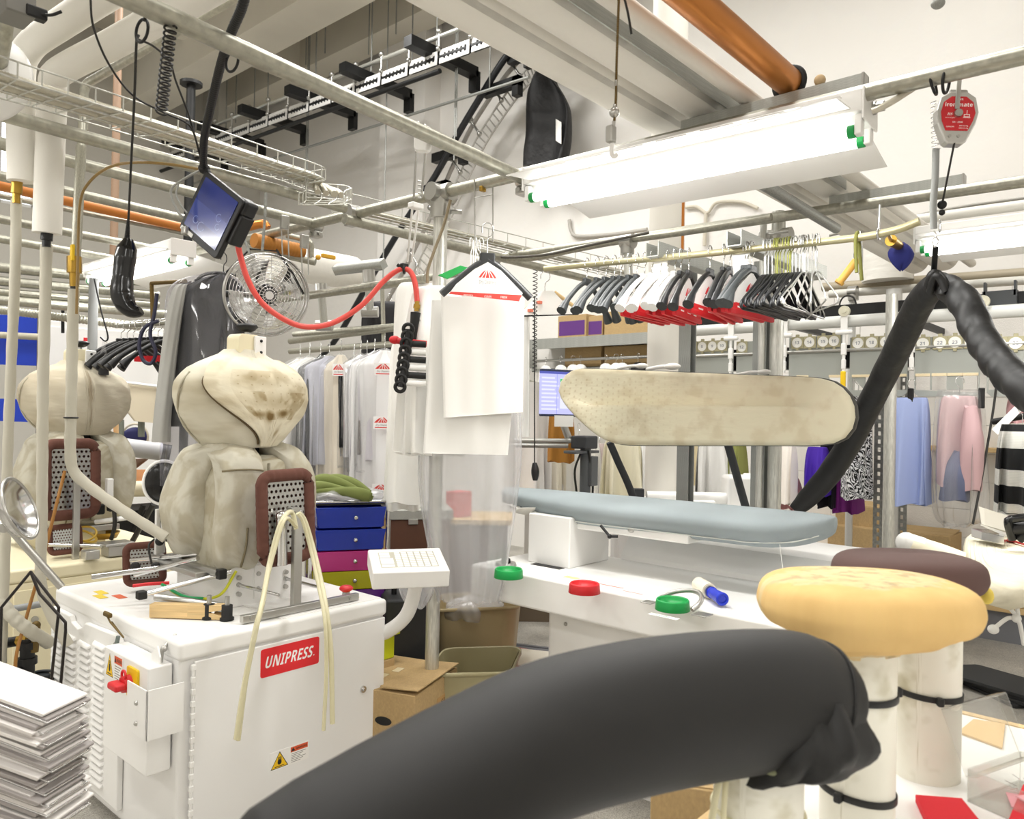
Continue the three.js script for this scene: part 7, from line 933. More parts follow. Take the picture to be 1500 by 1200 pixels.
{ // fibrous loop under the middle hose and pipe fittings by the cream cabinet
  const t = thing('pipe_fittings', 'black iron pipe tees with brass valves beside the white cabinet', 'pipe fittings', at(40, 1040, 2.75)); const d = 2.78;
  W(t, 'riser', [cyl(at(40, 935, d), at(40, 1045, d), 0.024), ...[945, 968, 1000, 1022].map((y) => cyl(at(40, y - 5, d), at(40, y + 5, d), 0.032))], M.blackSteel); W(t, 'tee_arm', [cyl(at(-20, 995, d - 0.1), at(38, 982, d), 0.025), cyl(at(18, 990, d), at(30, 986, d), 0.032), cyl(at(-10, 945, d), at(28, 939, d), 0.018)], M.blackSteel); W(t, 'tape_ring', [cyl(at(28, 987, d), at(31, 986, d), 0.028), cyl(at(40, 970, d), at(40, 973, d), 0.027), cyl(at(40, 1005, d), at(40, 1008, d), 0.027)], M.white);
  W(t, 'brass_nut', [cyl(at(27, 940, d), at(42, 937, d), 0.022, 0.022, 6)], M.brass); W(t, 'valve_lever', [cyl(at(50, 955, d), at(53, 918, d), 0.014), ball(at(53, 916, d), 0.015)], M.brassOld); W(t, 'small_valve', [cyl(at(22, 1015, d - 0.1), at(24, 1042, d - 0.1), 0.026, 0.02, 8), cyl(at(0, 1034, d - 0.1), at(60, 1022, d - 0.05), 0.007)], M.brassOld); W(t, 'red_band', cyl(at(22, 1018, d - 0.1), at(22, 1023, d - 0.1), 0.027), std('#c9573d', 0.6));
  W(t, 'motor', [cyl(at(45, 1042, 2.9), at(66, 1036, 2.95), 0.07), cyl(at(50, 1015, 2.95), at(52, 990, 2.95), 0.05), ...[0, 1, 2, 3, 4].map((i) => ring(at(60, 988 + i * 9, 2.95), UPV, 0.04, 0.006))], std('#22292e', 0.5));
  one('fibre_hose', 'frayed white hose running behind the cabinet side to the pipe fittings', 'hose', tube([[0, 880, 2.72], [20, 905, 2.72], [45, 925, 2.75], [72, 942, 2.85]].map((p) => at(...p)), 0.024, { n: 60, rad: (k) => 1 + 0.05 * Math.sin(k * 60) }), M.hose);
  one('silver_bar', 'short silver bar between cream cabinet and louvred cabinet', 'bar', cyl(at(15, 893, 2.95), at(78, 882, 3.02), 0.013), M.grey);
}
{ // bent wire stand
  const t = thing('wire_stand', 'bent dark wire stand leaning in front of the louvred cabinet', 'stand', atY(60, 1150, 0.0)); const d = 2.15;
  W(t, 'wire', [wire([[0, 975], [2, 890], [45, 838], [86, 890], [85, 905], [68, 1062]].map(([x, y]) => at(x, y, d)), 0.004), wire([[45, 838], [58, 870], [96, 912], [96, 925], [83, 1068]].map(([x, y]) => at(x, y, d - 0.05)), 0.004)], std('#2a2523', 0.45, 0.4));
}
{ // stack of silver hangers bundled in cartons, lower left
  const nm = ['lowest', 'second', 'third', 'fourth', 'fifth', 'sixth', 'seventh', 'eighth', 'ninth', 'topmost'];
  const stripMats = ['#cfcac6', '#98928f', '#e0dcd8'].map((c) => std(c, 0.4, 0.1));
  for (let i = 0; i < 10; i++) {
    const y = 1192 - i * 16.5, d = 1.62 + 0.006 * i, t = thing('wire_hanger_bundle', `${nm[i]} bundle in the stack of silver wire hangers at the lower left`, 'hangers', at(40, y + 8, d), { group: 'bundles of silver wire hangers' });
    const a = at(-60, y - 58 + rr(-3, 3), d + 0.05), b = at(100 + rr(-8, 6), y + rr(-3, 3), d), dir = b.clone().sub(a).normalize(), up = V3(0, 1, 0), sd = dir.clone().cross(up).normalize();
    const m4 = new THREE.Matrix4(), nn = sd.clone().cross(dir).normalize();
    for (let k = 0; k < 3; k++) { const o = rr(-0.012, 0.012), l = a.distanceTo(b) + rr(-0.02, 0.0); m4.makeBasis(dir, nn, dir.clone().cross(nn)).setPosition(a.clone().addScaledVector(dir, l / 2).addScaledVector(sd, o).addScaledVector(up, (k - 1) * 0.0068 + 0.0015 * Math.sin(k * 9 + i))); W(t, 'hanger', slab(rrect(l, 0.0052, 0.0025, 3), 0.13, 0.001).translate(0, 0, -0.065).rotateX(rr(-0.02, 0.02)).applyMatrix4(m4), stripMats[(i + k) % 3]); }
    W(t, 'wire_edge', wire([a.clone().addScaledVector(sd, 0.06), b.clone().addScaledVector(sd, 0.06).addScaledVector(dir, 0.004), b.clone().addScaledVector(sd, -0.05).addScaledVector(dir, 0.004), a.clone().addScaledVector(sd, -0.06)], 0.0022, 5), M.chrome);
  }
}
// ---------------------------------------------------------------- high conveyors near the wall
{
  const X = 5.0, t = thing('slick_rail', 'long white slotted conveyor rail rising along the far wall', 'conveyor', atX(400, 165, X));
  const a = atX(118, 272, X), b = atX(860, -8, X); const ln = (k, dy, dx = 0) => a.clone().lerp(b, k).add(V3(dx, dy, 0));
  W(t, 'top_tube', cyl(ln(0, 0.13), ln(1, 0.13), 0.022), M.galv);
  const Lz = a.distanceTo(b), N = Math.round(Lz / 0.42), dir = b.clone().sub(a).normalize(), q = new THREE.Quaternion().setFromUnitVectors(V3(1, 0, 0), dir);
  const holes = Array.from({ length: 6 }, (_, i) => { const x = 0.05 + i * 0.055; return [[x, 0.035], [x + 0.033, 0.035], [x + 0.033, 0.095], [x, 0.095]]; }), strip = slab([[0, 0], [0.39, 0], [0.39, 0.13], [0, 0.13]], 0.01, 0, holes).translate(0, -0.065, 0);
  for (let i = 0; i < N; i++) { const p = ln(i / N, -0.07); const m = lit(new THREE.Mesh(strip, M.white)); m.name = 'slotted_link'; W(t, 'backing_strip', cyl(p.clone().add(V3(0.03, 0, 0)), p.clone().add(V3(0.03, 0, 0)).addScaledVector(dir, 0.36), 0.055, 0.055, 4), M.blackSteel); t.add(m); m.position.copy(p.clone().sub(t.position)); m.quaternion.copy(q); W(t, 'trolley', [ball(ln(i / N, 0.17, -0.02), 0.03), cyl(ln(i / N, 0.16, -0.02), ln(i / N, -0.02, -0.02), 0.012), ball(ln(i / N, 0.0, -0.03), 0.022)], M.steel); }
  for (let i = 0; i < 9; i++) { const p = ln(0.16 + i * 0.095, 0), o = [box(p.x + 0.18, p.y + 0.03, p.z, 0.9, 0.1, 0.11), box(p.x + 0.63, p.y - 0.06, p.z, 0.06, 0.2, 0.11)]; W(t, 'black_bracket', o, M.blackSteel); W(t, 'hanging_rod', cyl(V3(p.x + 0.1, p.y, p.z), V3(p.x + 0.1, CEIL, p.z), 0.008, 0.008, 6), M.darkSteel); }
  W(t, 'lower_bar', cyl(ln(0.05, -0.42, 0.3), ln(0.92, -0.36, 0.3), 0.014), M.darkSteel); W(t, 'black_track', cyl(ln(0.15, -0.24), ln(0.84, -0.2), 0.024), M.blackSteel);
  for (const [i, [x, y0, y1]] of [[418, -20, 60], [449, 0, 300], [448, -20, 95], [580, -20, 50], [603, -10, 110], [640, -20, 15], [665, -10, 235], [668, 40, 200], [717, -20, 130], [733, -10, 70], [476, -10, 78], [540, -10, 80], [372, 60, 180], [345, 20, 180], [447, 130, 300], [560, 280, 460]].sort((p, q) => p[0] - q[0]).entries()) one('hanging_rod', `${NTH[i]} thin ceiling rod from the left along the far wall`, 'rod', cyl(atX(x, y1, 5.35), V3(atX(x, y1, 5.35).x, CEIL, atX(x, y1, 5.35).z), 0.007, 0.007, 6), M.darkSteel, { group: 'thin rods hanging from the ceiling' });
}
{
  const T = [[812, 38, 5.78], [790, 44, 5.78], [760, 62, 5.78], [735, 92, 5.78], [705, 140, 5.78], [672, 195, 5.78], [645, 245, 5.78], [622, 282, 5.78], [590, 330, 5.78], [548, 400, 5.78], [520, 450, 5.78], [490, 500, 5.78], [455, 540, 5.78]].map(([x, y, X]) => atX(x, y, X));
  const t = thing('black_track', 'black curved conveyor track sweeping down in front of the pilaster', 'conveyor', T[T.length - 1]); W(t, 'track', tube(T, 0.036, { n: 100, seg: 10 }), std('#26282b', 0.4, 0.2));
  for (const [x, y, w] of [[715, 130, 0.5], [640, 228, 0.5], [620, 277, 0.4], [742, 85, 0.3]]) { const p = atX(x, y, 5.78); W(t, 'black_bracket', [box(p.x + 0.06, p.y, p.z + 0.14, 0.08, 0.1, w), box(p.x + 0.06, p.y - 0.05, p.z + 0.14 + w / 2 - 0.04, 0.08, 0.2, 0.08)], M.blackSteel); }
  const C = [[856, 62], [830, 72], [808, 80], [785, 90], [765, 108], [745, 132], [722, 165], [700, 200], [680, 240], [662, 280], [640, 330], [620, 370], [600, 410], [575, 455]].map(([x, y]) => atX(x, y, 5.92)), u = thing('chain_ladder', 'thin grey chain conveyor curving down beside the black track', 'conveyor', C[C.length - 1]);
  W(u, 'tube', tube(C.map((p) => p.clone().add(V3(0, 0.12, -0.1))), 0.024, { n: 100, seg: 8 }), std('#a5a19a', 0.5, 0.4));
  const cv = spline(C), N = 110, r1 = [], r2 = []; for (let i = 0; i <= N; i++) { const p = cv.getPoint(i / N), tg = cv.getTangent(i / N), nn = V3(0, tg.z, -tg.y).normalize(); r1.push(p.clone()); r2.push(p.clone().addScaledVector(nn, 0.16)); }
  W(u, 'side_rail', tube(r1, 0.011, { n: 100, seg: 5 }), std('#b5b2ab', 0.5, 0.3)); W(u, 'side_rail', tube(r2, 0.011, { n: 100, seg: 5 }), std('#b5b2ab', 0.5, 0.3)); W(u, 'rung', r1.map((p, i) => i % 2 ? cyl(p, r2[i], 0.008, 0.008, 5) : null), std('#a8a59e', 0.5, 0.3)).userData.kind = 'stuff';
  for (const k of [0.03, 0.2, 0.32, 0.42, 0.53, 0.64, 0.76, 0.88]) { const p = cv.getPoint(k); W(u, 'trolley', [ball(p.clone().add(V3(-0.02, 0.17, -0.12)), 0.035), cyl(p.clone().add(V3(-0.02, 0.17, -0.12)), p, 0.014), ball(p, 0.028)], M.steel); }
  // black garment bag
  const X = 5.88, b = thing('garment_bag', 'black suit bag hanging alone from the high chain conveyor', 'garment bag', atX(800, 244, X));
  const rows = [[109, 797, 808], [118, 786, 812], [128, 779, 820], [140, 773, 828], [155, 771, 835], [170, 771, 837], [200, 772, 836], [222, 770, 832], [238, 770, 828], [246, 770, 826]];
  W(b, 'bag', loft(dense(rows.map(([y, l, r]) => [y, l, r]), 26).map(([y, l, r]) => Array.from({ length: 30 }, (_, i) => { const th = i / 30 * 2 * Math.PI, k = 0.5 - 0.5 * Math.cos(th), p = atX(lerp(l, r, k), y, X); p.x += -0.09 * Math.sin(th) + 0.05 * Math.sin(th * 3 + y * 0.01) - 0.06 * Math.exp(-(((k - 0.36) / 0.06) ** 2)) * (Math.sin(th) < 0 ? -1 : 0.2); return p; }))), std('#0e0d0f', 0.6, 0, { bumpMap: wrinkle, bumpScale: 0.01 }));
  W(b, 'label_pocket', sheet((u, v) => atX(lerp(814, 822, u), lerp(174, 206, v) + 5 * u, X - 0.115), 2, 2, 0.004), M.paper); W(b, 'hook', tube([atX(801, 112, X), atX(803, 104, X), atX(806, 98, X), atX(800, 92, X)], 0.006), M.steel); W(b, 'tag', box(...atX(780, 168, X - 0.1).toArray(), 0.005, 0.02, 0.04), M.paper);
}

{ const a = at(173, 70, 6.2), b = at(170, 430, 6.2); one('brown_riser', 'brown vertical pipe far behind between the insulated pipe and the hand piece', 'pipe', cyl(V3(a.x, at(171, 430, 6.2).y, a.z), V3(a.x, CEIL, a.z), 0.03), std('#9b7f68', 0.5));
  const c = at(280, 125, 6.4), t = thing('black_post', 'black post with a round top plate far behind the corrugated hose', 'post', at(279, 300, 6.4)); W(t, 'pole', cyl(V3(c.x, 0, c.z), c, 0.036), M.blackSteel); W(t, 'top_plate', cyl(c, c.clone().add(V3(0, 0.025, 0)), 0.09), M.blackSteel); }
// ---------------------------------------------------------------- things standing between and behind the machines
const yawCam = Math.atan2(-AX.z, AX.x);
{ // drawer tower
  const d = 3.55, a = at(462, 742, d), b = at(556, 742, d - 0.05), w = a.distanceTo(b) * 0.98, mid = a.clone().lerp(b, 0.5), t = thing('drawer_tower', 'chrome drawer tower with see-through blue, pink, yellow and purple drawers', 'drawer tower', V3(mid.x, 0, mid.z), { turn: yawCam + 0.32 });
  const yy = [[737, 764, '#1238b8'], [768, 795, '#1238b8'], [798, 824, '#d0308f'], [826, 850, '#c8c413'], [852, 875, '#6d2a94'], [880, 905, '#d0308f'], [910, 935, '#1238b8']];
  for (const [y0, y1, c] of yy) {
    const top = at(510, y0, d).y, bot = Math.max(0.08, at(510, y1, d).y), h = top - bot, m = phys(c, 0.25, { transmission: 0.25, thickness: 0 });
    const dr = L(t, 'drawer', [slab([[-w / 2 + 0.015, 0], [w / 2 - 0.015, 0], [w / 2, h], [-w / 2, h]], 0.008, 0.002).translate(0, bot, 0.15), slab([[-w / 2 + 0.015, 0], [w / 2 - 0.015, 0], [w / 2, h], [-w / 2, h]], 0.004).translate(0, bot, -0.18), box(-w / 2 + 0.008, bot + h / 2, -0.015, 0.004, h, 0.33), box(w / 2 - 0.008, bot + h / 2, -0.015, 0.004, h, 0.33), box(0, bot + 0.003, -0.015, w - 0.03, 0.005, 0.33)], m);
    L(dr, 'knob', [ball(V3(0.02, bot + h * 0.5, 0.168), 0.0105), cyl(V3(0.02, bot + h * 0.5, 0.158), V3(0.02, bot + h * 0.5, 0.165), 0.006)], M.chrome);
  }
  const ty = at(510, 733, d).y; for (const s of [-1, 1]) for (const z of [-0.19, 0.13]) L(t, 'frame_post', cyl(V3(s * (w / 2 + 0.01), 0.03, z), V3(s * (w / 2 + 0.014), ty + 0.015, z), 0.008), M.chrome);
  for (const z of [-0.19, 0.13]) L(t, 'frame_bar', cyl(V3(-w / 2 - 0.01, ty + 0.01, z), V3(w / 2 + 0.01, ty + 0.01, z), 0.007), M.chrome); L(t, 'top_panel', box(0, ty - 0.001, -0.03, w, 0.006, 0.32), M.darkGrey);
  for (const s of [-1, 1]) for (const z of [-0.19, 0.13]) L(t, 'caster', cyl(V3(s * w / 2 - 0.012, 0.022, z), V3(s * w / 2 + 0.012, 0.022, z), 0.022), M.black);
  const fl = thing('film_pile', 'crumpled clear film lying on top of the drawer tower', 'plastic film', at(505, 735, d)); W(fl, 'film', puff(dense([[mid.x, ty + 0.012, mid.z, 0.15, 0.13], [mid.x, ty + 0.03, mid.z, 0.17, 0.15], [mid.x - 0.01, ty + 0.05, mid.z, 0.12, 0.1], [mid.x, ty + 0.055, mid.z, 0.02, 0.02]], 8), 36, 0.12, 7), M.filmMilk);
  const oc = thing('olive_cloth', 'olive green garment piled on the drawer tower', 'garment', at(500, 728, d)); const ol = cloth('#7f8a4c', 0.9, { });
  [[[455, 706, 3.58], [478, 703, 3.5], [510, 712, 3.45], [545, 730, 3.42]], [[452, 714, 3.5], [480, 712, 3.45], [512, 719, 3.4], [543, 729, 3.4]], [[458, 720, 3.48], [485, 719, 3.42], [520, 722, 3.38], [540, 727, 3.4]], [[462, 705, 3.6], [490, 702, 3.55], [518, 709, 3.5], [541, 722, 3.46]]].forEach((p, i) => W(oc, 'fold', tube(p.map((q) => at(...q)), 0.026, { n: 30, seg: 12, rad: (k) => 0.75 + 0.3 * Math.sin(k * 5 + i * 1.7) }), ol));
}
{ // dark tower, carton, bins, red bin, lime tray
  const p = at(586, 975, 3.5), t = thing('computer_tower', 'dark grey ribbed tower unit standing behind the carton', 'tower unit', V3(p.x, 0, p.z), { turn: yawCam + 0.3 }); L(t, 'case', box(0, 0.31, 0, 0.2, 0.62, 0.4, 0.015), M.darkGrey); for (let i = 0; i < 9; i++) L(t, 'rib', box(-0.104, 0.14 + i * 0.045, 0, 0.01, 0.016, 0.34, 0.003), M.darkGrey); L(t, 'vent_slot', [box(0.03, 0.32, 0.201, 0.11, 0.008, 0.004)], M.black); L(t, 'top_handle', [tube([V3(-0.05, 0.61, 0.1), V3(-0.04, 0.66, 0.1), V3(0.04, 0.66, 0.1), V3(0.05, 0.61, 0.1)], 0.012)], M.black);
  const y = thing('lime_tray', 'lime yellow plastic tray beside the white cabinet', 'tray', at(554, 960, 3.15)); const q = at(553, 942, 3.15); W(y, 'tray', [box(q.x, q.y - 0.01, q.z, 0.1, 0.1, 0.1, 0.008), box(q.x, q.y + 0.043, q.z, 0.13, 0.012, 0.13, 0.004)], std('#c6cf1e', 0.4)); W(y, 'stand', box(q.x, (q.y - 0.06) / 2, q.z, 0.1, q.y - 0.06, 0.1, 0.004), M.card);
  const cp = at(590, 1020, 3.05), c = thing('cardboard_box', 'brown suit hanger carton standing open beside the front bin', 'box', V3(cp.x, 0, cp.z), { turn: 0.35 }); const cm = M.card;
  L(c, 'body', [box(0, 0.19, 0, 0.36, 0.38, 0.3, 0.004)], cm); L(c, 'flap', box(0, 0, 0.08, 0.35, 0.004, 0.16).rotateX(-0.06).translate(0, 0.389, 0.0), cm); L(c, 'flap', box(0.02, 0.384, -0.08, 0.34, 0.005, 0.15), cm); L(c, 'tape', [box(-0.06, 0.388, -0.06, 0.06, 0.002, 0.03), box(0.03, 0.388, -0.04, 0.05, 0.002, 0.03)], std('#e3d3b0', 0.4)); L(c, 'hand_hole', [slab(ell(0.035, 0.016, 16), 0.002).rotateY(-Math.PI / 2).translate(-0.181, 0.27, 0.02)], M.black);
  L(c, 'print', flat(slab([[0, 0], [0.15, 0], [0.15, 0.09], [0, 0.09]], 0.0008)).translate(-0.0, 0.22, 0.1505), std('#fff', 0.9, 0, { map: canvasTex(256, 160, (k, w, h) => { k.fillStyle = '#bd9660'; k.fillRect(0, 0, w, h); k.fillStyle = '#5b4426'; k.textAlign = 'center'; k.font = 'bold 58px serif'; k.fillText('SUIT', w / 2, 66); k.fillText('HANGER', w / 2, 128, 240); }) }));
  const bin = (lab, px, py, d, h, a, b, turn, mat) => { const q = at(px, py, d), t = thing('waste_bin', lab, 'bin', V3(q.x, 0, q.z), { turn }); const ringAt = (y, k, o = 0) => rrect(2 * (a * k + o), 2 * (b * k + o), 0.06, 6).map(([x, z]) => V3(x, y + 0.012 * Math.sin(x * 9), -z)); L(t, 'shell', [loft([ringAt(0.0, 0.78), ringAt(h * 0.5, 0.89), ringAt(h, 1), ringAt(h + 0.004, 1.0, 0.008), ringAt(h - 0.012, 1, 0.009), ringAt(h - 0.012, 1, 0.001)], { caps: false }), loft([ringAt(h, 1, -0.003), ringAt(h * 0.5, 0.89, -0.003), ringAt(0.006, 0.78, -0.003)], { caps: false }), loft([ringAt(0.0, 0.78), ringAt(0.006, 0.778)], {})], mat); return t; };
  bin('olive beige open bin in front, right of the carton', 697, 985, 3.2, 0.4, 0.165, 0.165, yawCam - 0.15, std('#a8a07c', 0.45)); bin('tan bin standing behind under the clear film', 700, 930, 3.72, 0.52, 0.2, 0.15, yawCam - 0.1, std('#b5a37c', 0.45));
  { const q = at(696, 884, 3.68); one('film_in_bin', 'crumpled milky film spilling from the tan bin', 'plastic film', puff(dense([[q.x, q.y - 0.06, q.z, 0.13, 0.1], [q.x, q.y - 0.01, q.z, 0.14, 0.11], [q.x, q.y + 0.02, q.z, 0.09, 0.07], [q.x, q.y + 0.03, q.z, 0.02, 0.02]], 8), 30, 0.12, 6), M.filmMilk); }
  const rp = at(790, 968, 3.55), r = thing('red_bin', 'red plastic tub with a pale card on its rim under the press', 'tub', V3(rp.x, 0, rp.z), { turn: yawCam - 0.5 }); L(r, 'tub', [box(0, 0.14, 0, 0.34, 0.28, 0.26, 0.02), box(0, 0.275, 0, 0.38, 0.02, 0.3, 0.008)], M.red); L(r, 'card', box(-0.06, 0.29, -0.02, 0.2, 0.006, 0.24).rotateY(0.2), std('#efe9da', 0.8));
  const mp = at(770, 925, 4.2); one('rubber_mat', 'ribbed dark grey floor mat behind the red tub', 'mat', [box(0, 0.008, 0, 1.0, 0.016, 0.7), ...Array.from({ length: 18 }, (_, i) => box(-0.47 + i * 0.055, 0.018, 0, 0.02, 0.008, 0.68))].map((g) => g.rotateY(0.4).translate(mp.x, 0, mp.z)), std('#6d6d70', 0.7));
  const lc = at(1046, 1150, 1.9); const k = thing('cardboard_box', 'brown carton on the floor below the black sleeve form', 'box', V3(lc.x, 0, lc.z), { turn: 0.5 }); L(k, 'body', box(0, 0.27, 0, 0.16, 0.54, 0.3, 0.004), M.card); L(k, 'flap', box(0, 0.542, 0, 0.15, 0.004, 0.15), M.card);
}
{ // small wood-sided cart and a low table behind the film
  const p = at(612, 800, 4.2), t = thing('side_cart', 'small wood-grain cart with a speckled grey top', 'cart', V3(p.x, 0, p.z), { turn: yawCam + 0.2 }), h = at(600, 745, 4.1).y; const gr = std('#fff', 0.5, 0, { map: tex(128, 128, (u, v) => { const k = 0.55 + 0.35 * (hash(u * 128 | 0, v * 128 | 0, 3) - 0.3); return [k, k, k * 0.95]; }, true, [3, 3]) });
  L(t, 'top', box(0, h - 0.025, 0, 0.34, 0.05, 0.34, 0.004), gr); L(t, 'body', box(0, (h - 0.05) / 2, 0, 0.32, h - 0.05, 0.32, 0.003), std('#5c3b2a', 0.5)); L(t, 'corner_trim', [box(-0.162, (h - 0.05) / 2, 0.162, 0.012, h - 0.05, 0.012)], M.steel); L(t, 'latch', box(-0.04, h - 0.06, 0.166, 0.05, 0.03, 0.01, 0.003), M.steel);
  const pc = at(592, 738, 4.15); one('paper_roll', 'white paper and black clip lying on the small cart', 'papers', [box(pc.x, h + 0.012, pc.z, 0.12, 0.022, 0.16, 0.004)], M.paper);
  const q = at(700, 770, 4.7), u = thing('work_table', 'low table with a pale wood edge seen through the clear film', 'table', V3(q.x, 0, q.z), { turn: yawCam }), hh = at(700, 762, 4.6).y; L(u, 'top', box(0, hh, 0, 0.42, 0.03, 0.4, 0.003), M.wood); L(u, 'body', box(0, hh / 2, -0.02, 0.36, hh - 0.03, 0.34), std('#7d6f72', 0.7));
  const rc = at(672, 735, 4.65); one('red_carton', 'small red carton on the table behind the film', 'carton', box(rc.x, hh + 0.09, rc.z, 0.12, 0.15, 0.1, 0.003), std('#d84a4e', 0.6)); 
  const bx = at(790, 725, 5.4), bt = thing('white_box', 'white board standing on a brown plinth left of the press pedestal', 'board', V3(bx.x, 0, bx.z), { turn: yawCam }); L(bt, 'board', box(0, 0.68, 0, 0.2, 0.6, 0.06, 0.004), M.whiteMatt); L(bt, 'plinth', box(-0.05, 0.19, 0, 0.5, 0.38, 0.2), std('#6b5d4c', 0.8)); L(bt, 'plinth_edge', box(-0.05, 0.37, 0.1, 0.5, 0.03, 0.02), M.wood);
}
{ // garment row in film, left of centre
  const d0 = 5.0, rail = thing('garment_rail', 'long grey rail carrying the film-covered garment row', 'rail', at(520, 505, d0)); W(rail, 'rail', cyl(at(425, 515, d0 + 0.4), at(630, 500, d0 - 0.3), 0.02), M.galvOld); W(rail, 'screw_bar', tube([at(430, 490, d0 + 0.3), at(640, 472, d0 - 0.3)], 0.016, { n: 300, seg: 8, rad: (k) => 1 + (k < 0.45 ? 0.2 * Math.sin(k * 700) : 0) }), M.galvOld); W(rail, 'support_rod', [cyl(at(560, 420, d0), at(562, 505, d0), 0.014)], M.galvOld); W(rail, 'lower_pipe', cyl(at(425, 500, d0 + 0.5), at(600, 478, d0 - 0.2), 0.022), M.galvOld);
  const G = 'film-covered garments in the row'; const list = [
    [440, 520, 0.95, '#ece9e6', 'white shirt in film at the left end of the garment row', null, 0.6], [454, 518, 0.95, '#f1efec', 'white blouse in film, second from the left in the garment row', null, 0.65], [470, 518, 0.8, '#3c3d41', 'charcoal garment in film showing between two white ones', null, 0.5], [483, 516, 0.75, '#c7c8d4', 'pale grey garment in film left of the cream dress', null, 0.55], [500, 514, 1.12, '#e9e0d0', 'long cream dress in film in the garment row', [0.1, 1.06], 0.5], [519, 520, 0.62, '#17181b', 'black sleeve hanging out of the garment row', null, 0.34], [529, 514, 0.7, '#f1eff0', 'white shirt with cuffs right of the black sleeve', null, 0.4], [538, 514, 0.68, '#6f645f', 'dark taupe garment between two white shirts', null, 0.34], [549, 512, 0.72, '#eae6ee', 'lilac white shirt left of the bagged garment with red logos', null, 0.5], [564, 507, 0.98, '#f6f5f5', 'white bagged garment with red logos at the right end of the row', [0.12, 0.44, 0.84], 0.72]];
  list.forEach(([px, py, len, c, lab, logo, w], i) => { const h = at(px, py - 10, d0 - i * 0.03); bagged('bagged_garment', lab, 'garment', h, -0.85 + (logo ? 0.1 : 0.3), len, { garment: c, film: c !== '#17181b', wide: w * 1.3, ph: i * 1.3, logo, group: G }); });
  const bp = at(572, 450, 5.6); const b = thing('black_suit_cover', 'boxy black garment cover behind the red hose loop', 'garment', at(572, 505, 5.6)); W(b, 'cover', drape(at(572, 443, 5.6), 0.42, [[0, 0.1, 0.05, 0.05], [0.06, 0.17, 0.08, 0.1], [0.3, 0.2, 0.09, 0.2], [1, 0.2, 0.1, 0.3]], { turn: -0.6 }), std('#1e1d20', 0.7)); W(b, 'hook', hookAt(at(572, 435, 5.6), 0.2), M.chrome);
  one('blue_garment', 'pale blue cloth corner beside the black garment cover', 'cloth', puff(dense([[...at(597, 455, 5.5).toArray(), 0.05, 0.04], [...at(596, 448, 5.5).toArray(), 0.06, 0.05], [...at(595, 441, 5.5).toArray(), 0.03, 0.03]], 6), 16, 0.1, 4), cloth('#8ea3c8'));
  const cx = at(530, 760, 4.8); const k = thing('cardboard_box', 'tall brown carton behind the drawer tower', 'box', V3(cx.x + 0.2, 0, cx.z), { turn: 0.2 }); L(k, 'body', box(0, 0.38, 0, 0.4, 0.76, 0.4, 0.004), M.card); L(k, 'flap', box(-0.18, 0.8, 0, 0.01, 0.18, 0.36).rotateZ(-0.1), std('#e8dfcb', 0.9));
  for (const [x, y, dd] of [[470, 690, 5.4], [520, 700, 5.4], [560, 710, 5.3]]) { const p = at(x, y, dd); one('white_bundle', `white cloth bundle under the garment row, ${x === 470 ? 'left' : x === 520 ? 'middle' : 'right'} one`, 'bundle', puff(dense([[p.x, 0, p.z, 0.13, 0.12], [p.x, 0.4, p.z, 0.14, 0.13], [p.x, p.y, p.z, 0.1, 0.1], [p.x, p.y + 0.02, p.z, 0.02, 0.02]], 12), 26, 0.06, 5), M.whiteMatt); }
}
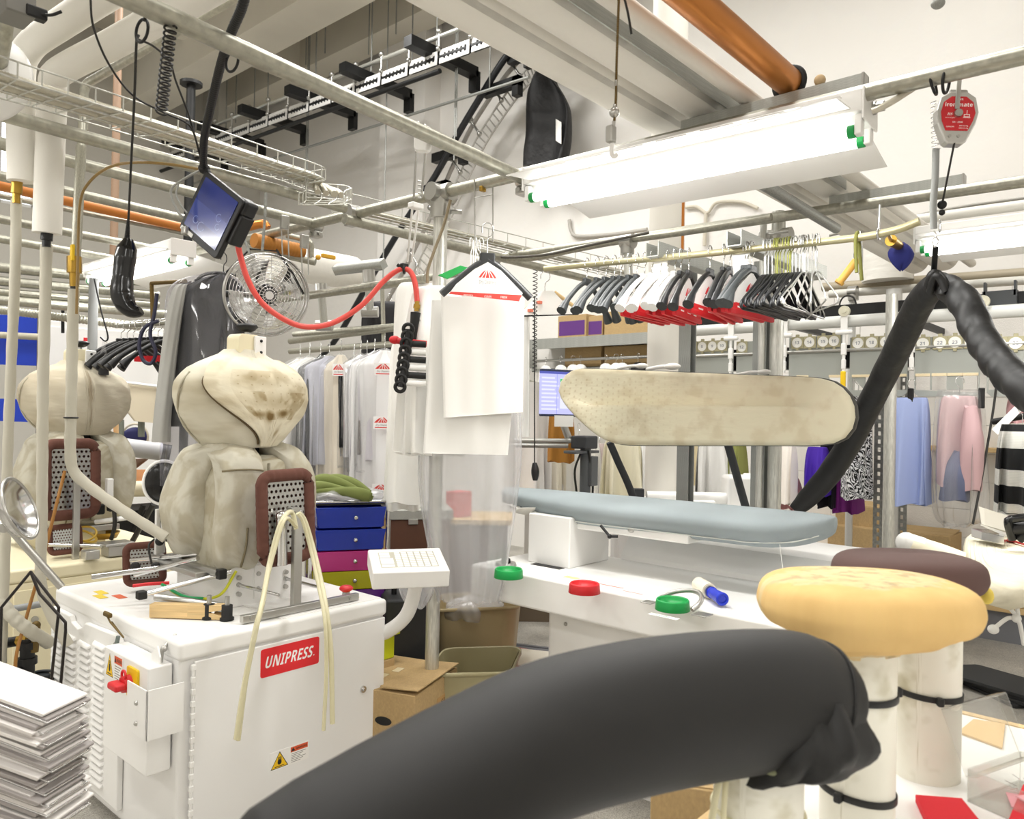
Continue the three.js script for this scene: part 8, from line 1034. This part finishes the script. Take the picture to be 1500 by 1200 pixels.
{ // shelves with cartons, monitor and dresses right of centre
  const X = 5.9, t = thing('wall_shelf', 'galvanised wall shelf carrying brown and purple cartons', 'shelf', atX(860, 497, X)), a = atX(770, 500, X), b = atX(960, 492, X); W(t, 'board', [span(X - 0.02, X + 0.38, a.y - 0.05, a.y, b.z, a.z), span(X - 0.03, X - 0.02, a.y - 0.09, a.y + 0.01, b.z, a.z)], M.strut); W(t, 'bracket', [span(X, WX, a.y - 0.25, a.y - 0.05, a.z - 0.2, a.z - 0.18)], M.strut); W(t, 'hang_rod', cyl(V3(X + 0.05, a.y - 0.2, a.z + 0.1), V3(X + 0.05, a.y - 0.2, b.z), 0.014), M.steel); W(t, 'bracket', [span(X, WX, a.y - 0.25, a.y - 0.05, b.z + 0.18, b.z + 0.2)], M.strut);
  const carton = (lab, x0, x1, y0, y1, dx, m) => { const p = atX(x0, y1, X + dx), q = atX(x1, y0, X + dx), base = y1 < 505 ? a.y + 0.002 : p.y, k = thing('cardboard_box', lab, 'box', V3(X + dx + 0.17, base, (p.z + q.z) / 2)); const w = Math.abs(p.z - q.z), h = q.y - base; L(k, 'body', box(0, h / 2, 0, 0.32, h, w, 0.004), M.card); L(k, 'lid_flap', [box(-0.08, h + 0.002, 0, 0.15, 0.003, w * 0.98), box(0.08, h + 0.002, 0, 0.15, 0.003, w * 0.98)], M.card); if (m) L(k, 'printed_panel', [box(-0.1612, h * 0.45, 0, 0.0012, h * 0.62, w * 0.9)], std('#62337f', 0.6)); return k; };
  carton('brown carton with a purple printed panel on the wall shelf', 816, 858, 460, 498, 0.02, true); carton('narrow carton with purple print right of the first one', 860, 882, 462, 498, 0.05, true); carton('wide plain tan carton on the wall shelf', 884, 948, 452, 498, 0.02, false);
  const low = thing('wall_shelf', 'lower shelf with brown cartons behind small hanging bags', 'shelf', atX(860, 540, X + 0.1)), ly = atX(860, 538, X + 0.1).y; W(low, 'board', span(X + 0.1, WX - 0.02, ly - 0.03, ly, b.z, a.z), M.strut);
  const c4 = carton('plain carton on the lower shelf', 826, 880, 505, 538, 0.12, false), c5 = carton('wide carton on the lower shelf beside the round duct', 884, 948, 505, 538, 0.12, false);
  const nth = ['first', 'second', 'third', 'fourth', 'fifth', 'sixth', 'seventh', 'eighth']; [800, 822, 840, 851, 888, 903, 912, 935].forEach((px, i) => { const h = atX(px, 508, X + 0.02); h.y = a.y - 0.19; const g = thing('small_bagged_item', `${nth[i]} from the left of the small white items hung under the wall shelf`, 'garment', h.clone().add(V3(0, -0.25, 0)), { group: 'small items under the shelf' }); W(g, 'hook', hookAt(h, 0.3 + i), M.chrome); W(g, 'bag', drape(h.clone().add(V3(0, -0.06, 0)), 0.19, [[0, 0.02, 0.02, 0.1], [0.2, 0.07, 0.04, 0.2], [1, 0.09, 0.05, 0.6]], { turn: 1.2, n: 30, m: 12, ph: i }), i === 7 ? M.rubber : M.whiteMatt); if (i % 2 === 0 && i < 7) W(g, 'printed_logo', fin(new THREE.BoxGeometry(0.09, 0.07, 0.0012)).rotateY(-0.85).translate(h.x - 0.06, h.y - 0.16, h.z + 0.02), logoMat); });
  // monitor on a swing arm
  const d = 4.2, mc = at(822, 576, d), m = thing('monitor', 'flat monitor with a pale violet screen left of the press head', 'monitor', mc.clone().add(V3(0, -0.13, 0))); const yw = yawCam + 0.5, P = (g) => g.rotateY(yw).translate(mc.x, mc.y, mc.z);
  W(m, 'frame', P(box(0.02, 0, 0, 0.3, 0.255, 0.03, 0.006)), std('#2a3350', 0.5)); const sm = canvasTex(256, 208, (q, w, h) => { q.fillStyle = '#b9baf0'; q.fillRect(0, 0, w, h); q.fillStyle = '#4a52a8'; q.fillRect(0, 0, w, 12); q.fillStyle = '#d9daf8'; for (let i = 0; i < 9; i++) q.fillRect(12, 28 + i * 19, 76 + (i % 3) * 12, 8); q.fillRect(120, 30, 110, 150); q.fillStyle = '#3fbf63'; q.fillRect(120, 34, 50, 26); q.fillStyle = '#8d90dc'; q.fillRect(100, 12, 3, h); });
  W(m, 'screen', P(flat(fin(new THREE.BoxGeometry(0.276, 0.23, 0.002)))).translate(AZ.x * -0.017 + 0.0, 0, AZ.z * -0.017), std('#222222', 0.4, 0, { emissive: '#ffffff', emissiveMap: sm, emissiveIntensity: 0.55 }));
  W(m, 'swing_arm', [cyl(at(752, 645, d), at(842, 646, d), 0.012), cyl(at(752, 652, d), at(832, 653, d), 0.014), cyl(mc.clone().add(V3(0, -0.13, 0)), at(835, 648, d + 0.02), 0.02)], M.steel); W(m, 'arm_block', [box(...at(856, 648, d).toArray(), 0.12, 0.07, 0.1, 0.01)], std('#34363a', 0.5)); W(m, 'paper_note', [slab([[-0.06, -0.03], [0.06, -0.03], [0.06, 0.03], [-0.06, 0.03]], 0.002).rotateY(yw).translate(...at(826, 617, d - 0.05).toArray())], M.paper);
  W(m, 'stand', [cyl(at(858, 655, d), V3(at(858, 655, d).x, 0, at(858, 655, d).z), 0.03), box(...at(866, 690, d).toArray(), 0.06, 0.16, 0.05, 0.004), box(...at(852, 662, d).toArray(), 0.22, 0.015, 0.08, 0.003)], std('#55585a', 0.5)); W(m, 'cable', [tube([at(850, 665, d - 0.02), at(842, 690, d), at(845, 725, d)], 0.006), tube([at(862, 660, d - 0.03), at(868, 700, d - 0.02), at(868, 730, d)], 0.006)], M.cord);
  const g = thing('brown_garment', 'mustard brown garment hanging below the monitor', 'garment', at(822, 676, 4.7)); W(g, 'garment', drape(at(822, 604, 4.7), 0.3, [[0, 0.07, 0.03, 0.2], [0.4, 0.075, 0.05, 0.4], [1, 0.08, 0.05, 0.4]], { turn: yawCam, folds: 3 }), cloth('#a9742c')); W(g, 'hook', hookAt(at(822, 597, 4.7), 0.2), M.chrome);
  // pale dresses hanging in the background
  const dr = [[774, 560, 735, 5.0, '#f3f1ee', 0.13, 'white gown hanging left of the monitor'], [800, 600, 740, 5.3, '#f2ecdd', 0.12, 'ivory gown behind the monitor cable'], [848, 640, 740, 5.4, '#f4f2ee', 0.14, 'white gown behind the monitor stand'], [912, 640, 735, 5.0, '#f0ead0', 0.12, 'cream gown left of the first press arm'], [945, 640, 735, 5.2, '#f4f3f0', 0.12, 'white gown between the press arms, left one'], [975, 640, 735, 5.3, '#f4f3f1', 0.13, 'white gown between the press arms, middle one'], [1012, 640, 710, 5.5, '#f0e0b8', 0.14, 'pale yellow gown seen through the opening under the press head'], [1045, 640, 730, 5.2, '#f1f0ed', 0.1, 'white gown between the press arms, right one'], [878, 650, 735, 5.6, '#b9a9a4', 0.09, 'dusty patterned scarf behind the monitor stand']];
  dr.forEach(([px, y0, y1, dd, c, w, lab], i) => { const p = at(px, y0, dd), q = at(px, y1, dd); const k = thing('gown', lab, 'gown', q, { group: 'pale gowns behind the press' }); W(k, 'gown', drape(p, p.y - q.y, [[0, w * 0.7, 0.04, 0.2], [0.2, w, 0.06, 0.4], [1, w * 1.1, 0.09, 0.8]], { turn: yawCam, folds: 5, ph: i }), cloth(c)); W(k, 'hook', hookAt(p.clone().add(V3(0, 0.07, 0)), 0.2), M.chrome); });
  const gr = thing('garment_rail', 'thin grey rail holding the pale gowns behind the press', 'rail', at(900, 600, 5.2)); W(gr, 'rail', cyl(at(750, 552, 5.05), at(1060, 640, 5.45), 0.012), M.galvOld);
  // white machine seen under the head
  const wm = at(1000, 735, 4.1), w = thing('white_press', 'white machine parts visible between the press arms', 'press machine', V3(wm.x, 0, wm.z), { turn: yawCam }); L(w, 'base', box(0, 0.44, 0, 0.72, 0.88, 0.3, 0.01), M.white); L(w, 'top_shelf', box(-0.02, 0.965, 0, 0.34, 0.05, 0.2, 0.01), M.white); L(w, 'support', [box(-0.02, 0.91, 0, 0.2, 0.06, 0.12)], M.white); L(w, 'side_casing', [box(0.3, 1.0, 0.02, 0.17, 0.24, 0.15, 0.02)], M.white); L(w, 'back_casing', [box(0.43, 0.98, -0.05, 0.14, 0.28, 0.2, 0.008)], M.white); L(w, 'dark_bracket', box(-0.24, 0.96, 0.03, 0.05, 0.16, 0.06), M.darkGrey); L(w, 'cross_tube', cyl(V3(-0.2, 1.0, 0.05), V3(0.26, 1.0, 0.05), 0.03), M.white); L(w, 'screw', ball(V3(0.4, 1.02, 0.055), 0.01), M.steel); L(w, 'base_plate', box(0.1, 0.91, 0, 0.7, 0.06, 0.28, 0.004), M.white);
}
{ // wooden hanger with white cover and spring cord, middle
  const d = 3.7, t = thing('wooden_hanger', 'pale wooden hanger with white paper cover behind the white trousers', 'hanger', at(800, 468, d)); const c = at(797, 432, d);
  W(t, 'hook', hookAt(at(799, 405, d), yawCam, 0.022, 0.1), M.chrome); W(t, 'arm', [cyl(at(800, 428, d), at(757, 465, d), 0.009), cyl(at(812, 428, d), at(845, 452, d), 0.009)], M.wood); const pl = (pts, dd) => sheet((u, v) => at(lerp(lerp(pts[0][0], pts[1][0], u), lerp(pts[2][0], pts[3][0], u), v), lerp(lerp(pts[0][1], pts[1][1], u), lerp(pts[2][1], pts[3][1], u), v), dd), 4, 4, 0.004); W(t, 'paper_cover', pl([[793, 426], [810, 426], [760, 462], [842, 460]], d - 0.02), M.paper); W(t, 'bar', cyl(at(757, 463, d), at(845, 460, d), 0.005), M.black); for (const [x, y] of [[790, 443], [777, 455], [822, 452]]) W(t, 'red_print', box(...at(x, y, d - 0.03).toArray(), 0.02, 0.012, 0.02), std('#e8836a', 0.8));
  one('white_cover', 'white sheet edge with an orange tab right of the trousers', 'cover', sheet((u, v) => at(lerp(757, 775, u), lerp(462, 640, v), 3.75 + 0.02 * Math.sin(u * 9)), 6, 8, 0.003), M.paper);
  const s = thing('push_button_cable', 'thin spiral cord holding a small black push button at the middle', 'cord', at(783, 712, 3.2)); W(s, 'coil', coil(at(784, 395, 3.2), at(783, 545, 3.2), 0.009, 0.0018, 26, 10), M.cord); W(s, 'cord', cyl(at(783, 545, 3.2), at(783, 690, 3.2), 0.0022), M.cord); W(s, 'push_button', tube([at(783, 678, 3.2), at(784, 690, 3.2), at(784, 704, 3.2)], 0.014, { rad: (k) => 0.6 + 0.6 * Math.sin(k * 3) }), M.black);
}
{ // hook straps hanging from pipes
  const strap = (lab, p0, pts, r = 0.0035) => { const t = thing('hanging_strap', lab, 'strap', p0); return t; };
  const t = thing('hanging_strap', 'white clip with twin wires hanging from the thick sloping pipe', 'strap', at(628, 300, 2.6)); W(t, 'clip', [slab(rrect(0.05, 0.075, 0.012), 0.02, 0.003).rotateY(yawCam).translate(...at(620, 206, 2.5).toArray()), ring(at(613, 186, 2.52), AX, 0.014, 0.004, 16), ring(at(623, 190, 2.52), AX, 0.014, 0.004, 16)], M.white); W(t, 'twin_wire', [cyl(at(612, 185, 2.52), at(606, 290, 2.62), 0.004), cyl(at(627, 190, 2.52), at(617, 290, 2.62), 0.004), ...[0, 1, 2, 3, 4].map((i) => cyl(at(612, 265 + i * 6, 2.6), at(617, 266 + i * 6, 2.6), 0.003))], M.steel); W(t, 'lower_block', [box(...at(609, 302, 2.63).toArray(), 0.05, 0.02, 0.03, 0.005), cyl(at(604, 305, 2.63), at(597, 383, 2.9), 0.004), cyl(at(613, 307, 2.63), at(603, 383, 2.9), 0.004)], M.white); 
  for (const [x, y0, y1, d, lab] of [[446, 350, 378, 3.5, 'steel clip hanging from the fan pipe beside the fan'], [417, 322, 352, 3.45, 'steel clip with twin rods above the fan']]) { const k = thing('hanging_strap', lab, 'strap', at(x, y1 + 25, d)); W(k, 'clip', box(...at(x, y0 + 4, d).toArray(), 0.04, 0.06, 0.02, 0.004), M.steel); W(k, 'twin_wire', [cyl(at(x - 5, y0 + 8, d), at(x - 3, y1 + 25, d), 0.003), cyl(at(x + 5, y0 + 8, d), at(x + 6, y1 + 25, d), 0.003)], M.steel); }
  const w = thing('hanging_strap', 'pair of long thin wires with a brass tag hanging beside the steel post', 'strap', at(710, 360, 3.0)); W(w, 'twin_wire', [cyl(at(695, 263, 2.95), at(696, 360, 3.0), 0.003), cyl(at(722, 262, 2.95), at(722, 355, 3.0), 0.003), cyl(at(695, 290, 2.96), at(722, 285, 2.96), 0.002)], M.steel); W(w, 'brass_tag', box(...at(707, 277, 2.95).toArray(), 0.025, 0.02, 0.015, 0.003), M.brass);
  one('brown_tube', 'thin brown tube descending beside the steel post', 'tube', tube([[660, 293, 3.05], [650, 330, 3.05], [637, 365, 3.05], [627, 395, 3.05], [626, 415, 3.05]].map((p) => at(...p)), 0.006), std('#8d7f66', 0.5));
  // brown roll, small pipe with elbow, white duct end and yellow lever
  const r = thing('canvas_roll', 'brown ribbed roll lying under the pipes right of the fan', 'roll', at(412, 380, 3.9)); W(r, 'roll', tube([at(372, 352, 3.8), at(405, 360, 3.9), at(444, 368, 4.0)], 0.036, { n: 50, seg: 16, rad: (k) => 1 + 0.04 * Math.sin(k * 90) }), std('#b8792f', 0.7)); one('copper_stub', 'bent copper pipe end above the brown roll', 'pipe', tube([at(365, 332, 4.1), at(385, 328, 4.1), at(392, 335, 4.1)], 0.024), M.copper);
  one('elbow_pipe', 'thin grey pipe with an elbow above the yellow lever', 'pipe', [tube([at(420, 345, 4.0), at(450, 352, 4.0), at(456, 358, 4.0), at(456, 378, 4.0), at(460, 382, 4.0)], 0.014, { smooth: 0.2, n: 40 }), cyl(at(365, 362, 4.0), at(462, 384, 4.0), 0.019)], M.galvOld); one('yellow_lever', 'yellow valve lever on the end of the thin grey pipe', 'valve', [box(...at(481, 376, 4.0).toArray(), 0.08, 0.02, 0.02, 0.004), ball(at(466, 377, 4.0), 0.014)], std('#d9a42c', 0.5));
  one('white_duct', 'big white insulated duct end behind the fan', 'duct', [cyl(at(395, 380, 4.5), at(515, 400, 5.2), 0.11, 0.11, 30)], M.wrap); one('strut_channel', 'galvanised strut below the white duct end', 'channel', cyl(at(492, 395, 4.4), at(562, 387, 4.2), 0.035, 0.035, 4), M.strut);
  for (const [a, b, lab] of [[[470, 418, 4.2], [475, 480, 4.3], 'short white drop post with a fitting right of the fan'], [[540, 398, 4.1], [542, 460, 4.2], 'short white drop post under the strut']]) { const t = thing('drop_post', lab, 'post', at(...b)); W(t, 'pole', cyl(at(...a), at(...b), 0.022), M.galv); W(t, 'fitting', cyl(at(a[0], a[1] - 2, a[2]), at(a[0] + 1, a[1] + 16, a[2]), 0.033), M.steel); W(t, 'fitting', cyl(at(b[0] - 12, b[1] - 3, b[2]), at(b[0] + 12, b[1] - 3, b[2]), 0.03), M.steel); }
}
{ // far left: blue bins, screw bar, hangers, boards and presses
  const g1 = thing('storage_rack', 'far rack with royal blue panels at the left picture edge', 'rack', V3(at(20, 560, 5.6).x, 0, at(20, 560, 5.6).z)); const bl = std('#1b3fc0', 0.6); for (const [y0, y1] of [[462, 488], [496, 535], [585, 618]]) W(g1, 'blue_panel', sheet((u, v) => at(lerp(-60, 60, u), lerp(y0, y1, v) - 3 + u * 4, 5.6), 2, 2, 0.03), bl); W(g1, 'beam', cyl(at(-60, 488, 5.55), at(62, 494, 5.55), 0.024, 0.024, 8), std('#b9b3a0', 0.6)); W(g1, 'upright', [cyl(at(62, 440, 5.6), V3(at(62, 600, 5.6).x, 0, at(62, 600, 5.6).z), 0.03, 0.03, 8)], std('#8a8577', 0.6));
  const sb = thing('screw_bar', 'horizontal screw conveyor bar above the blue panels', 'conveyor', at(100, 470, 5.0)); W(sb, 'screw', tube([at(-20, 452, 5.2), at(205, 478, 4.7)], 0.022, { n: 420, seg: 8, rad: (k) => 1 + 0.3 * Math.sin(k * 300) }), M.galvOld); W(sb, 'hanging_rod', [cyl(at(92, 430, 5), at(92, 488, 5), 0.01), cyl(at(-10, 452, 5.2), at(-10, 400, 5.2), 0.01)], M.blackSteel);
  const wp = thing('white_cupboard', 'white cupboard panel with a small red label behind the second torso', 'cupboard', V3(at(150, 560, 6.7).x, 0, at(150, 560, 6.7).z), { turn: yawCam + 0.6 }); const hw = at(150, 478, 6.7).y; L(wp, 'body', box(0, hw / 2, 0, 0.9, hw, 0.4, 0.01), M.whiteMatt); L(wp, 'door', [box(-0.22, hw / 2, 0.205, 0.43, hw - 0.1, 0.012, 0.003)], M.white); L(wp, 'door', [box(0.22, hw / 2, 0.205, 0.43, hw - 0.1, 0.012, 0.003)], M.white); L(wp, 'red_label', box(-0.14, hw - 0.14, 0.213, 0.06, 0.03, 0.003), M.redFlat);
  // a cluster of black hangers on a short rail
  const rl = thing('short_rail', 'short rail with black hangers behind the film-covered garment', 'rail', at(210, 482, 3.9)); W(rl, 'rail', cyl(at(170, 478, 4.1), at(262, 472, 3.7), 0.012), M.galvOld); W(rl, 'arm', [cyl(at(222, 415, 3.9), at(224, 475, 3.9), 0.01), cyl(at(222, 415, 3.9), at(272, 412, 3.75), 0.01)], M.brassOld);
  const A = plasticHanger(M.black, { paper: true }), k0 = []; const nth = ['first', 'second', 'third', 'fourth', 'fifth', 'sixth', 'seventh', 'eighth', 'ninth']; for (let i = 0; i < 9; i++) { const lab = `${nth[i]} from the left of the black hangers behind the film-covered garment`; let k; if (!i) { k = thing('clothes_hanger', lab, 'hanger', V3(0, 0, 0), { group: 'black hangers at the left' }); L(k, 'hook', A.hook, M.chrome); L(k, 'shoulder_bar', A.body, M.black); L(k, 'red_label', box(0.09, -0.09, 0, 0.05, 0.03, 0.004), M.redFlat); k0.push(k); } else k = dup(k0[0], V3(0, 0, 0), 0, lab); const p = at(178 + i * 9, 477 - i * 0.6, 4.06 - i * 0.036); k.position.copy(p).add(V3(0, -0.08, 0)); k.rotation.set(0, -0.15 + 0.09 * Math.sin(i * 2), 0.05 * Math.sin(i * 3), 'YXZ'); }
  one('loop_cable', 'thick dark blue cable loop in front of the black hangers', 'cable', tube([at(232, 470, 3.6), at(212, 480, 3.6), at(204, 505, 3.6), at(210, 528, 3.6), at(222, 532, 3.6), at(228, 515, 3.6), at(220, 490, 3.6), at(226, 460, 3.6), at(230, 430, 3.6)], 0.009, { n: 80 }), std('#23233c', 0.5));
  const hk = thing('wire_hook', 'long wire hook holding a small tag behind the third hose', 'hook', at(150, 548, 3.9)); W(hk, 'wire', tube([at(138, 408, 3.9), at(148, 455, 3.9), at(158, 492, 3.9), at(154, 500, 3.9), at(147, 494, 3.9)], 0.004), M.blackSteel); W(hk, 'bag', sheet((u, v) => at(lerp(lerp(150, 153, u), lerp(144, 159, u), v), lerp(500, 538, v), 3.9), 4, 4, 0.003), M.film); W(hk, 'tag', box(...at(152, 543, 3.9).toArray(), 0.045, 0.045, 0.02, 0.003), std('#3b3b3d', 0.6));
  // ironing press parts between the two torsos
  const pr = thing('pressing_table', 'beige press board, grey roll and cream tube between the two torsos', 'press machine', V3(at(190, 700, 4.75).x, 0, at(190, 700, 4.75).z)), d = 4.75;
  W(pr, 'press_board', sheet((u, v) => at(lerp(lerp(152, 228, u), lerp(196, 228, u), v), lerp(lerp(560, 566, u), lerp(617, 620, u), v), d + 0.1), 8, 6, 0.03), cloth('#d8cdb6')); W(pr, 'board_edge', tube([at(152, 558, d + 0.08), at(190, 561, d + 0.08), at(230, 566, d + 0.08)], 0.008), M.white);
  W(pr, 'grey_roll', cyl(at(128, 648, 4.45), at(236, 662, 4.65), 0.053, 0.053, 24), std('#a3a3a6', 0.5)); W(pr, 'roll_end', cyl(at(236, 662, 4.65), at(250, 664, 4.67), 0.05), M.black); W(pr, 'cream_tube', cyl(at(120, 717, 4.45), at(226, 716, 4.85), 0.048, 0.048, 22), std('#efe6c9', 0.5));
  W(pr, 'brown_board', [sheet((u, v) => at(lerp(lerp(143, 216, u), lerp(150, 190, u), v), lerp(lerp(674, 672, u), lerp(696, 692, u), v), 4.95), 6, 4, 0.03)], std('#6d5445', 0.7)); W(pr, 'table_top', [sheet((u, v) => at(lerp(130, 235, u), lerp(688, 708, v), 5.3 - 0.4 * v), 4, 3, 0.03)], std('#b5783f', 0.6)); W(pr, 'support', [cyl(at(178, 615, 4.85), at(178, 648, 4.85), 0.015), tube([at(135, 603, 4.85), at(158, 612, 4.85), at(168, 616, 4.85), at(180, 604, 4.85)], 0.015), cyl(at(207, 612, 4.9), at(207, 640, 4.9), 0.02)], std('#6c7066', 0.6)); W(pr, 'dark_base', [box(...at(190, 785, 4.9).toArray(), 0.5, 0.36, 0.35, 0.01), cyl(at(165, 745, 4.75), at(150, 800, 4.75), 0.02), cyl(at(210, 740, 4.75), at(190, 790, 4.75), 0.016)], std('#1d1c1c', 0.7)); for (const x of [-0.25, 0.25]) W(pr, 'leg', cyl(at(190, 800, 4.9).add(V3(x * AX.x, 0, x * AX.z)), V3(at(190, 800, 4.9).x + x * AX.x, 0, at(190, 800, 4.9).z + x * AX.z), 0.025), M.darkGrey);
  one('wooden_tool', 'yellow wooden handle lying on the orange table between the torsos', 'tool', tube([at(160, 697, 4.2), at(170, 700, 4.2), at(186, 703, 4.2)], 0.013, { rad: (k) => 1 + 0.25 * Math.cos(k * 9) }), std('#d99b3d', 0.5));
  one('pink_bottle', 'pink plastic piece standing on the orange table', 'bottle', lathe([[0, 0], [0.025, 0], [0.025, 0.07], [0.01, 0.09], [0.01, 0.105], [0, 0.105]], 16).translate(...at(191, 694, 5.05).toArray()), std('#e03a8b', 0.4));
  for (const [x, y, c, lab] of [[145, 636, '#2b2d86', 'dark blue oval press pad left behind the grey roll'], [198, 640, '#232560', 'dark blue oval press pad right behind the grey roll']]) { const p = at(x, y, 5.1), t = thing('press_pad', lab, 'pad', p.clone().add(V3(0, -0.06, 0))); W(t, 'pad', ball(p, 0.085, 1, 0.75, 0.3), std(c, 0.6)); W(t, 'rim', ring(p, AZ, 0.085, 0.007, 32).scale(1, 1, 1), std('#d9d2c2', 0.6)); }
  const sr = thing('spool_rack', 'small stand with two red spools and one tan spool behind the grey roll', 'spool rack', V3(at(158, 640, 5.3).x, 0, at(158, 640, 5.3).z)); for (const [x, c] of [[146, '#d33a33'], [158, '#d33a33'], [170, '#c9a87c']]) W(sr, 'spool', cyl(at(x, 636, 5.3), at(x, 614, 5.3), 0.017), std(c, 0.6)); W(sr, 'board', box(...at(158, 638, 5.3).toArray(), 0.26, 0.02, 0.2), M.wood); W(sr, 'leg', cyl(at(158, 638, 5.3), V3(at(158, 638, 5.3).x, 0, at(158, 638, 5.3).z), 0.02), M.steel);
  const ov = thing('oval_mirror', 'black oval pad with a white rim beside the padded torso', 'pad', at(238, 745, 3.6)); const oc = at(240, 707, 3.6), q = new THREE.Quaternion().setFromUnitVectors(V3(0, 0, 1), AZ.clone().negate().add(V3(0.2, 0, 0.4)).normalize()), Pp = (g) => g.applyQuaternion(q).translate(oc.x, oc.y, oc.z); W(ov, 'pad', Pp(ball(V3(0, 0, 0), 1, 0.085, 0.1, 0.02, 28)), M.blackGloss); W(ov, 'rim', Pp(tube(ell(0.086, 0.101, 24).map(([x, y]) => V3(x, y, 0.006)), 0.007, { closed: true, n: 60, caps: false })), M.whiteMatt); W(ov, 'arm', [cyl(at(225, 738, 3.65), at(190, 800, 3.8), 0.013)], M.black);
  const cm = thing('bracket_arm', 'white clamp bracket on the cream tube with a black cable', 'bracket', at(160, 790, 3.7)); W(cm, 'bracket', [box(...at(160, 718, 3.72).toArray(), 0.03, 0.11, 0.03, 0.004), cyl(at(140, 765, 3.7), at(190, 758, 3.7), 0.012)], M.white); W(cm, 'clamp', [box(...at(146, 746, 3.7).toArray(), 0.04, 0.05, 0.04, 0.01), box(...at(166, 743, 3.7).toArray(), 0.05, 0.04, 0.04, 0.008)], M.black); W(cm, 'cable', tube([at(167, 745, 3.68), at(168, 770, 3.68), at(163, 790, 3.7)], 0.01), M.cord);
  one('wire_coil', 'coil of coloured wire lying on the cream cabinet', 'wire coil', [ring(at(122, 785, 3.7), V3(0.3, 1, 0.4), 0.06, 0.006, 30), ring(at(124, 782, 3.7), V3(-0.3, 1, 0.6), 0.05, 0.005, 30)], std('#c7a43a', 0.5)); one('brass_pan', 'brass coloured pan on the cream cabinet beside the wire coil', 'pan', lathe([[0, 0], [0.06, 0], [0.075, 0.03], [0.07, 0.03], [0.055, 0.006], [0, 0.006]], 24).translate(...at(152, 788, 3.9).toArray()), M.brass);
}
{ // rails, pipes and a white column on the right behind the hose
  one('wall_rail', 'weathered grey-brown rail along the wall behind the padded hose', 'rail', cyl(atX(1205, 421, 5.6), atX(1540, 397, 5.6), 0.032, 0.032, 8), std('#aaa08c', 0.6, 0.2)); one('wall_pipe', 'pale pipe just below the weathered rail', 'pipe', cyl(atX(1215, 431, 5.55), atX(1540, 408, 5.55), 0.028), std('#d6d4cc', 0.5)); 
  for (const [px, lab] of [[1310, 'pale short post below the weathered rail beside the padded hose'], [1249, 'small post with a fitting and black cable under the weathered rail']]) { const a = atX(px, 424, 5.5), t = thing('support_post', lab, 'post', V3(5.5, 0, a.z)); W(t, 'pole', cyl(V3(5.5, 0, a.z), a, px === 1310 ? 0.05 : 0.024), std('#dadad6', 0.45, 0.2)); if (px === 1249) { W(t, 'fitting', [cyl(atX(1243, 428, 5.48), atX(1256, 427, 5.48), 0.04), cyl(atX(1250, 428, 5.48), atX(1250, 440, 5.48), 0.035)], M.steel); W(t, 'cable', tube([atX(1229, 455, 5.4), atX(1231, 442, 5.4), atX(1238, 434, 5.4), atX(1250, 436, 5.4), atX(1257, 455, 5.4)], 0.006), M.cord); } }
  const c = at(1301, 380, 4.9); one('round_duct', 'short white round column behind the blue pouch', 'duct', cyl(at(1300, 412, 5.2), at(1300, 348, 5.2), 0.16, 0.16, 30), M.wrap); one('wall_pipe', 'pale pipe above the right-hand lamp', 'pipe', cyl(atX(1340, 322, 4.4), atX(1540, 295, 4.4), 0.026), std('#dcdad2', 0.5)); one('wall_pipe', 'ribbed thin conduit under the second cross pipe at right', 'conduit', tube([atX(1215, 345, 4.6), atX(1380, 308, 4.6), atX(1540, 285, 4.6)], 0.008), std('#9d9a92', 0.5)); one('copper_pipe', 'thin copper pipe hanging above the blue pouch', 'pipe', cyl(atX(1291, 305, 4.2), atX(1291, 342, 4.2), 0.014), M.copper);
  one('wall_conduit', 'grey conduit curving along the wall left of the round duct', 'conduit', tube([[834, 322, WX - 0.03], [836, 336, WX - 0.03], [846, 346, WX - 0.03], [900, 343, WX - 0.03], [948, 336, WX - 0.03]].map((p) => atX(...p)), 0.018), std('#b6b2ab', 0.6)); one('wall_conduit', 'cream wires and conduit on the wall right of the copper riser', 'conduit', [tube([[1003, 304, WX - 0.03], [1020, 303, WX - 0.03], [1036, 312, WX - 0.03], [1050, 297, WX - 0.03], [1085, 296, WX - 0.03], [1110, 305, WX - 0.03]].map((p) => atX(...p)), 0.014), cyl(atX(1034, 312, WX - 0.03), atX(1032, 360, WX - 0.03), 0.016)], std('#cfc8b8', 0.6));
  one('overhead_pipe', 'slim galvanised cross pipe above the hanger bar', 'pipe', tube([[725, 379, 3.1], [780, 378, 3.1], [840, 366, 3.1], [910, 353, 3.1], [1000, 340, 3.1], [1130, 318, 3.1]].map((p) => atX(...p)), 0.016, { n: 50 }), M.galvOld); { const t = thing('drop_post', 'short post with a clamp holding the slim cross pipe', 'post', atX(920, 412, 3.1)); W(t, 'pole', cyl(atX(919, 356, 3.1), atX(921, 412, 3.1), 0.02), M.galv); W(t, 'clamp', [cyl(atX(912, 355, 3.1), atX(928, 353, 3.1), 0.036), cyl(atX(919, 358, 3.1), atX(919, 372, 3.1), 0.033)], M.steel); }
  one('cable', 'dark cable sagging along the slim cross pipe', 'cable', tube([[700, 372, 3.05], [740, 377, 3.05], [800, 373, 3.05], [860, 360, 3.05], [950, 341, 3.05]].map((p) => atX(...p)), 0.007), std('#57534c', 0.6));
}
renderer.render(scene, camera);
